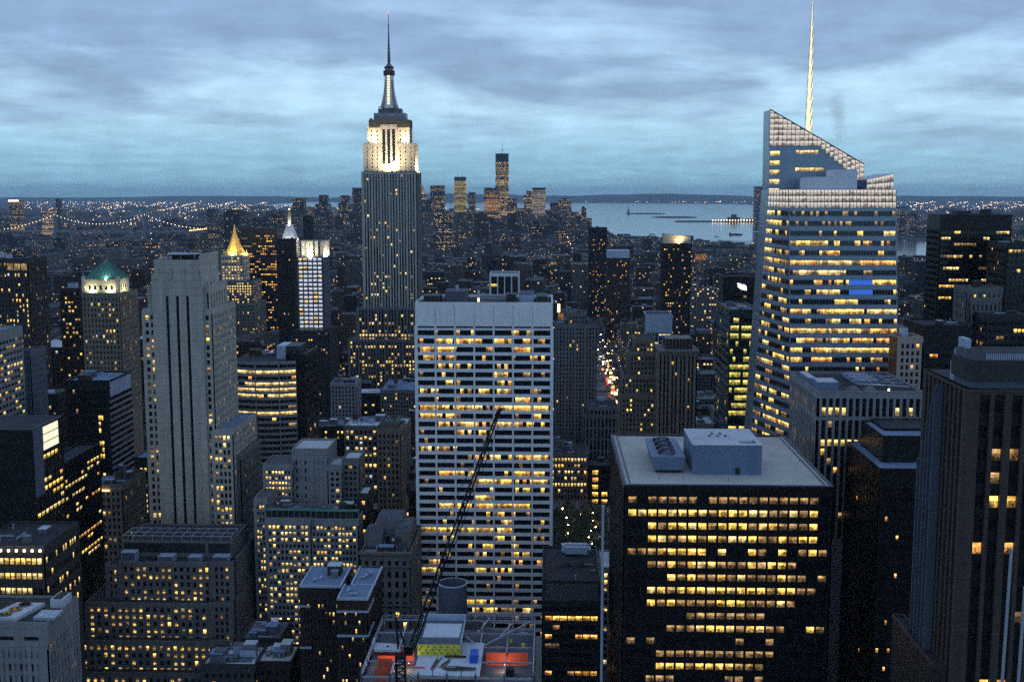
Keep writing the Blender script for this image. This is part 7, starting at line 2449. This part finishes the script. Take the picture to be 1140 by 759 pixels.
labs = {}
for i in single:
    c = cand[i]; x, y = cxy[i]
    near = sorted(REFS, key=lambda r: (r[0] - x) ** 2 + ((r[1] + 30) - y) ** 2)
    r0 = near[0]
    labs[i] = [f"{size_word(c)} {c['w']} building {tops(i)}", f"{rel(x - r0[0], y - r0[1] - 30)} {r0[3]}", near]
used = {}
for i in single: used.setdefault(tuple(labs[i][:2]), []).append(i)
ORD = ['first', 'second', 'third', 'fourth', 'fifth', 'sixth', 'seventh', 'eighth', 'ninth', 'tenth', 'eleventh', 'twelfth']
final = {}
for key, lst in used.items():
    if len(lst) == 1:
        final[lst[0]] = f"{key[0]}, {key[1]}"; continue
    r0 = labs[lst[0]][2][0]
    lst.sort(key=lambda i: (cxy[i][0] - r0[0]) ** 2 + (cxy[i][1] - r0[1]) ** 2)
    for n_, i in enumerate(lst):
        base = key[0].replace(' with a flat roof', '').replace('with a roof hut', 'with roof hut').replace('with a water tank', 'with water tank')
        wd_ = 'nearest' if n_ == 0 else (f"{ORD[n_]} nearest" if n_ < 12 else 'farthest')
        pos_ = key[1].split(' ')[0]
        final[i] = f"{base}, {wd_} such {key[1]}"
seen = {}
for i in list(final):
    s_ = ' '.join(final[i].split()[:16])
    if s_ in seen: s_ = ' '.join((s_ + ' of its row').split()[:16])
    seen[s_] = i; final[i] = s_

# ---- build them
MATW = {'tan brick': 'brick_tan', 'brown brick': 'brick_brown', 'grey': 'stone_grey', 'pale': 'concrete', 'red brick': 'brick_red', 'dark': 'dark_panel', 'stone': 'limestone_dim'}
wall('brick_red', (.06, .032, .027), joint=3.6)


def body(mb, c, lst):
    n0 = len(mb.f)
    x0, x1, y0, y1, h = c['x0'], c['x1'], c['y0'], c['y1'], c['h']
    mb.box(x0, x1, y0, y1, 0, h, 'city', skip=(0,))
    r_ = random.Random(c['id'] + 5)
    if r_.random() < .3 and h > 22 and y0 < 6000 and i not in sset:
        a = r_.uniform(.15, .3); mb.box(x0 + (x1 - x0) * a, x1 - (x1 - x0) * a, y0 + (y1 - y0) * a, y1 - (y1 - y0) * a, h, h + r_.uniform(3, 9), 'city', skip=(0,))
    elif y0 < 3500 and i not in sset:
        for _ in range(2):
            bx, by = r_.uniform(x0, x1 - 5), r_.uniform(y0, y1 - 5); mb.box(bx, bx + r_.uniform(2.5, 5), by, by + r_.uniform(2.5, 5), h, h + r_.uniform(1.5, 4), 'city', skip=(0,))
    k = len(mb.f) - n0
    lst[0].extend([(*WALLS[c['w']], c['lit'])] * k); lst[1].extend([c['id']] * k)


for i in single:
    c = cand[i]
    x0, x1, y0, y1, h = c['x0'], c['x1'], c['y0'], c['y1'], c['h']
    r_ = random.Random(c['id'])
    if c['near']:
        wm_ = MATW[c['w']]
        B = Bld('building', final[i], 'building', 'ordinary buildings of the city blocks', seed=i)
        bay = r_.uniform(2.6, 3.6)
        ys, xs = np.nonzero(ids == i)
        zf = max(0, at(cxy[i][0], ys.max() * 2 + 30, y0).z)
        nf = max(1, round((h - zf - 1.8) / 3.6))
        lp_ = min(.4, .02 + c['lit'] * 2.6)
        ww, wh = r_.uniform(.42, .6), r_.uniform(.5, .65)
        mk = lambda wd, p: spec(max(1, round((wd - 1.4) / bay)), nf, ww, wh, .35, top=1.8, edge=.7, lit=lit_rule(B.rng, p, WARM, .6))
        B.tier(x0, x1, y0, y1, 0, h, wm_, mk(x1 - x0, lp_), mk(y1 - y0, lp_ * .6), mk(y1 - y0, lp_ * .6), zf=zf, roof=r_.choice(['roof_dark', 'roof_grey', 'roof_blue', 'roof_dark', 'roof_pale']), parapet=.9)
        B.clutter(x0 + 1.2, x1 - 1.2, y0 + 1.2, y1 - 1.2, h, 2 + int(cnt[i] > 200) * 2, i, 1 if c['tank'] else 0)
        B.finish()
        continue
    o = ((x0 + x1) / 2, (y0 + y1) / 2, 0.0)
    root = empty('building', o, final[i], 'building', 'ordinary buildings of the city blocks')
    mb, lst = MB(), [[], []]
    body(mb, c, lst)
    ob = mb.build('wall', root, o); add_attr(ob, *lst)
    if cnt[i] > 14:
        q = MB(); t = .4
        q.box(x0, x1, y0, y0 + t, h, h + .9, MATW[c['w']]); q.box(x0, x1, y1 - t, y1, h, h + .9, MATW[c['w']]); q.box(x0, x0 + t, y0 + t, y1 - t, h, h + .9, MATW[c['w']]); q.box(x1 - t, x1, y0 + t, y1 - t, h, h + .9, MATW[c['w']])
        q.build('parapet', root, o)
    if c['hut']:
        for _ in range(1 + (cnt[i] > 30)):
            q = MB(); wx, wy = min((x1 - x0) * .4, r_.uniform(3, 8)), min((y1 - y0) * .4, r_.uniform(3, 7)); bx, by = r_.uniform(x0 + .6, x1 - wx - .6), r_.uniform(y0 + .6, y1 - wy - .6)
            hh = r_.uniform(2.5, 5)
            q.box(bx, bx + wx, by, by + wy, h - .05, h + hh, r_.choice(['stone_grey', 'brick_brown', 'concrete', 'steel'])); q.box(bx - .1, bx + wx + .1, by - .1, by + wy + .1, h + hh, h + hh + .2, r_.choice(['roof_grey', 'roof_pale', 'roof_blue']))
            q.build('roof_hut', root, o)
    if c['tank']:
        tank_mb(r_.uniform(x0 + 2.5, x1 - 2.5), r_.uniform(y0 + 2.5, y1 - 2.5), h, r_.uniform(1.6, 2.2)).build('water_tank', root, o)

mb, lst = MB(), [[], []]
for i, c in enumerate(cand):
    if i in sset: continue
    body(mb, c, lst)
ob = mb.build('city_blocks'); add_attr(ob, *lst); ob['kind'] = 'stuff'

# ---- lights of the far city: lamps on streets and roofs, too many and too far to count
def lights(name, n, yr, seed, rk):
    r_ = random.Random(seed); q = MB(); k = 0; tries = 0
    while k < n and tries < n * 40:
        tries += 1
        y = yr[0] * (yr[1] / yr[0]) ** r_.random()
        x = r_.uniform(-.47 * y, .47 * y)
        if y < 7300: ok = in_land(x, y) or (x > 1980 and y > 6400)
        else: ok = far_ok(x, y) or (17000 < y < 34000 and x > 4750) or (30200 < y < 34000 and x > 1000)
        if not ok: continue
        if r_.random() < .45:                  # lamps strung along avenues and across streets
            if y < 7000: x = min(AVENUES, key=lambda a: abs(a - x)) + r_.choice([-7, 7]) if y < 6000 else x
            else: x = round(x / (y * .03)) * y * .03 + (y - 9000) * .12
            if not (in_land(x, y) if y < 7300 else far_ok(x, y) or y > 17000): continue
        z = r_.uniform(4, 26) if y < 7000 else r_.uniform(4, 22)
        s = rk * y / FPX * r_.choice([.55, .75, 1.0, 1.0, 1.35])
        mt = r_.choice(['lamp_warm'] * 7 + ['lamp_pale'] * 5 + ['lamp_white'] * 2 + (['lamp_red', 'lamp_blue'] if r_.random() < .25 else ['lamp_warm']))
        kk = len(q.v); q.v += [(x - s, y, z), (x, y - s, z), (x + s, y, z), (x, y + s, z), (x, y, z - s), (x, y, z + s)]
        m_ = q.mat(mt)
        for f in ((0, 1, 5), (1, 2, 5), (2, 3, 5), (3, 0, 5), (1, 0, 4), (2, 1, 4), (3, 2, 4), (0, 3, 4)): q.f.append(tuple(kk + j for j in f)); q.mi.append(m_)
        k += 1
    o = q.build(name); o['kind'] = 'stuff'


lights('city_lights', 420, (1500, 7200), 5, .36)
lights('city_lights', 1300, (5200, 16000), 6, .30)
lights('city_lights', 1500, (15000, 34000), 7, .30)
print('windows', STAT['win'], 'buildings', STAT['bld'], 'objects', len(bpy.data.objects))

import re as _re
for o_ in S.objects:
    if o_.get('label') and len(_re.findall(r"[A-Za-z0-9][A-Za-z0-9'-]*", o_['label'])) > 16: print('LONG', o_.name, '|', o_['label'])
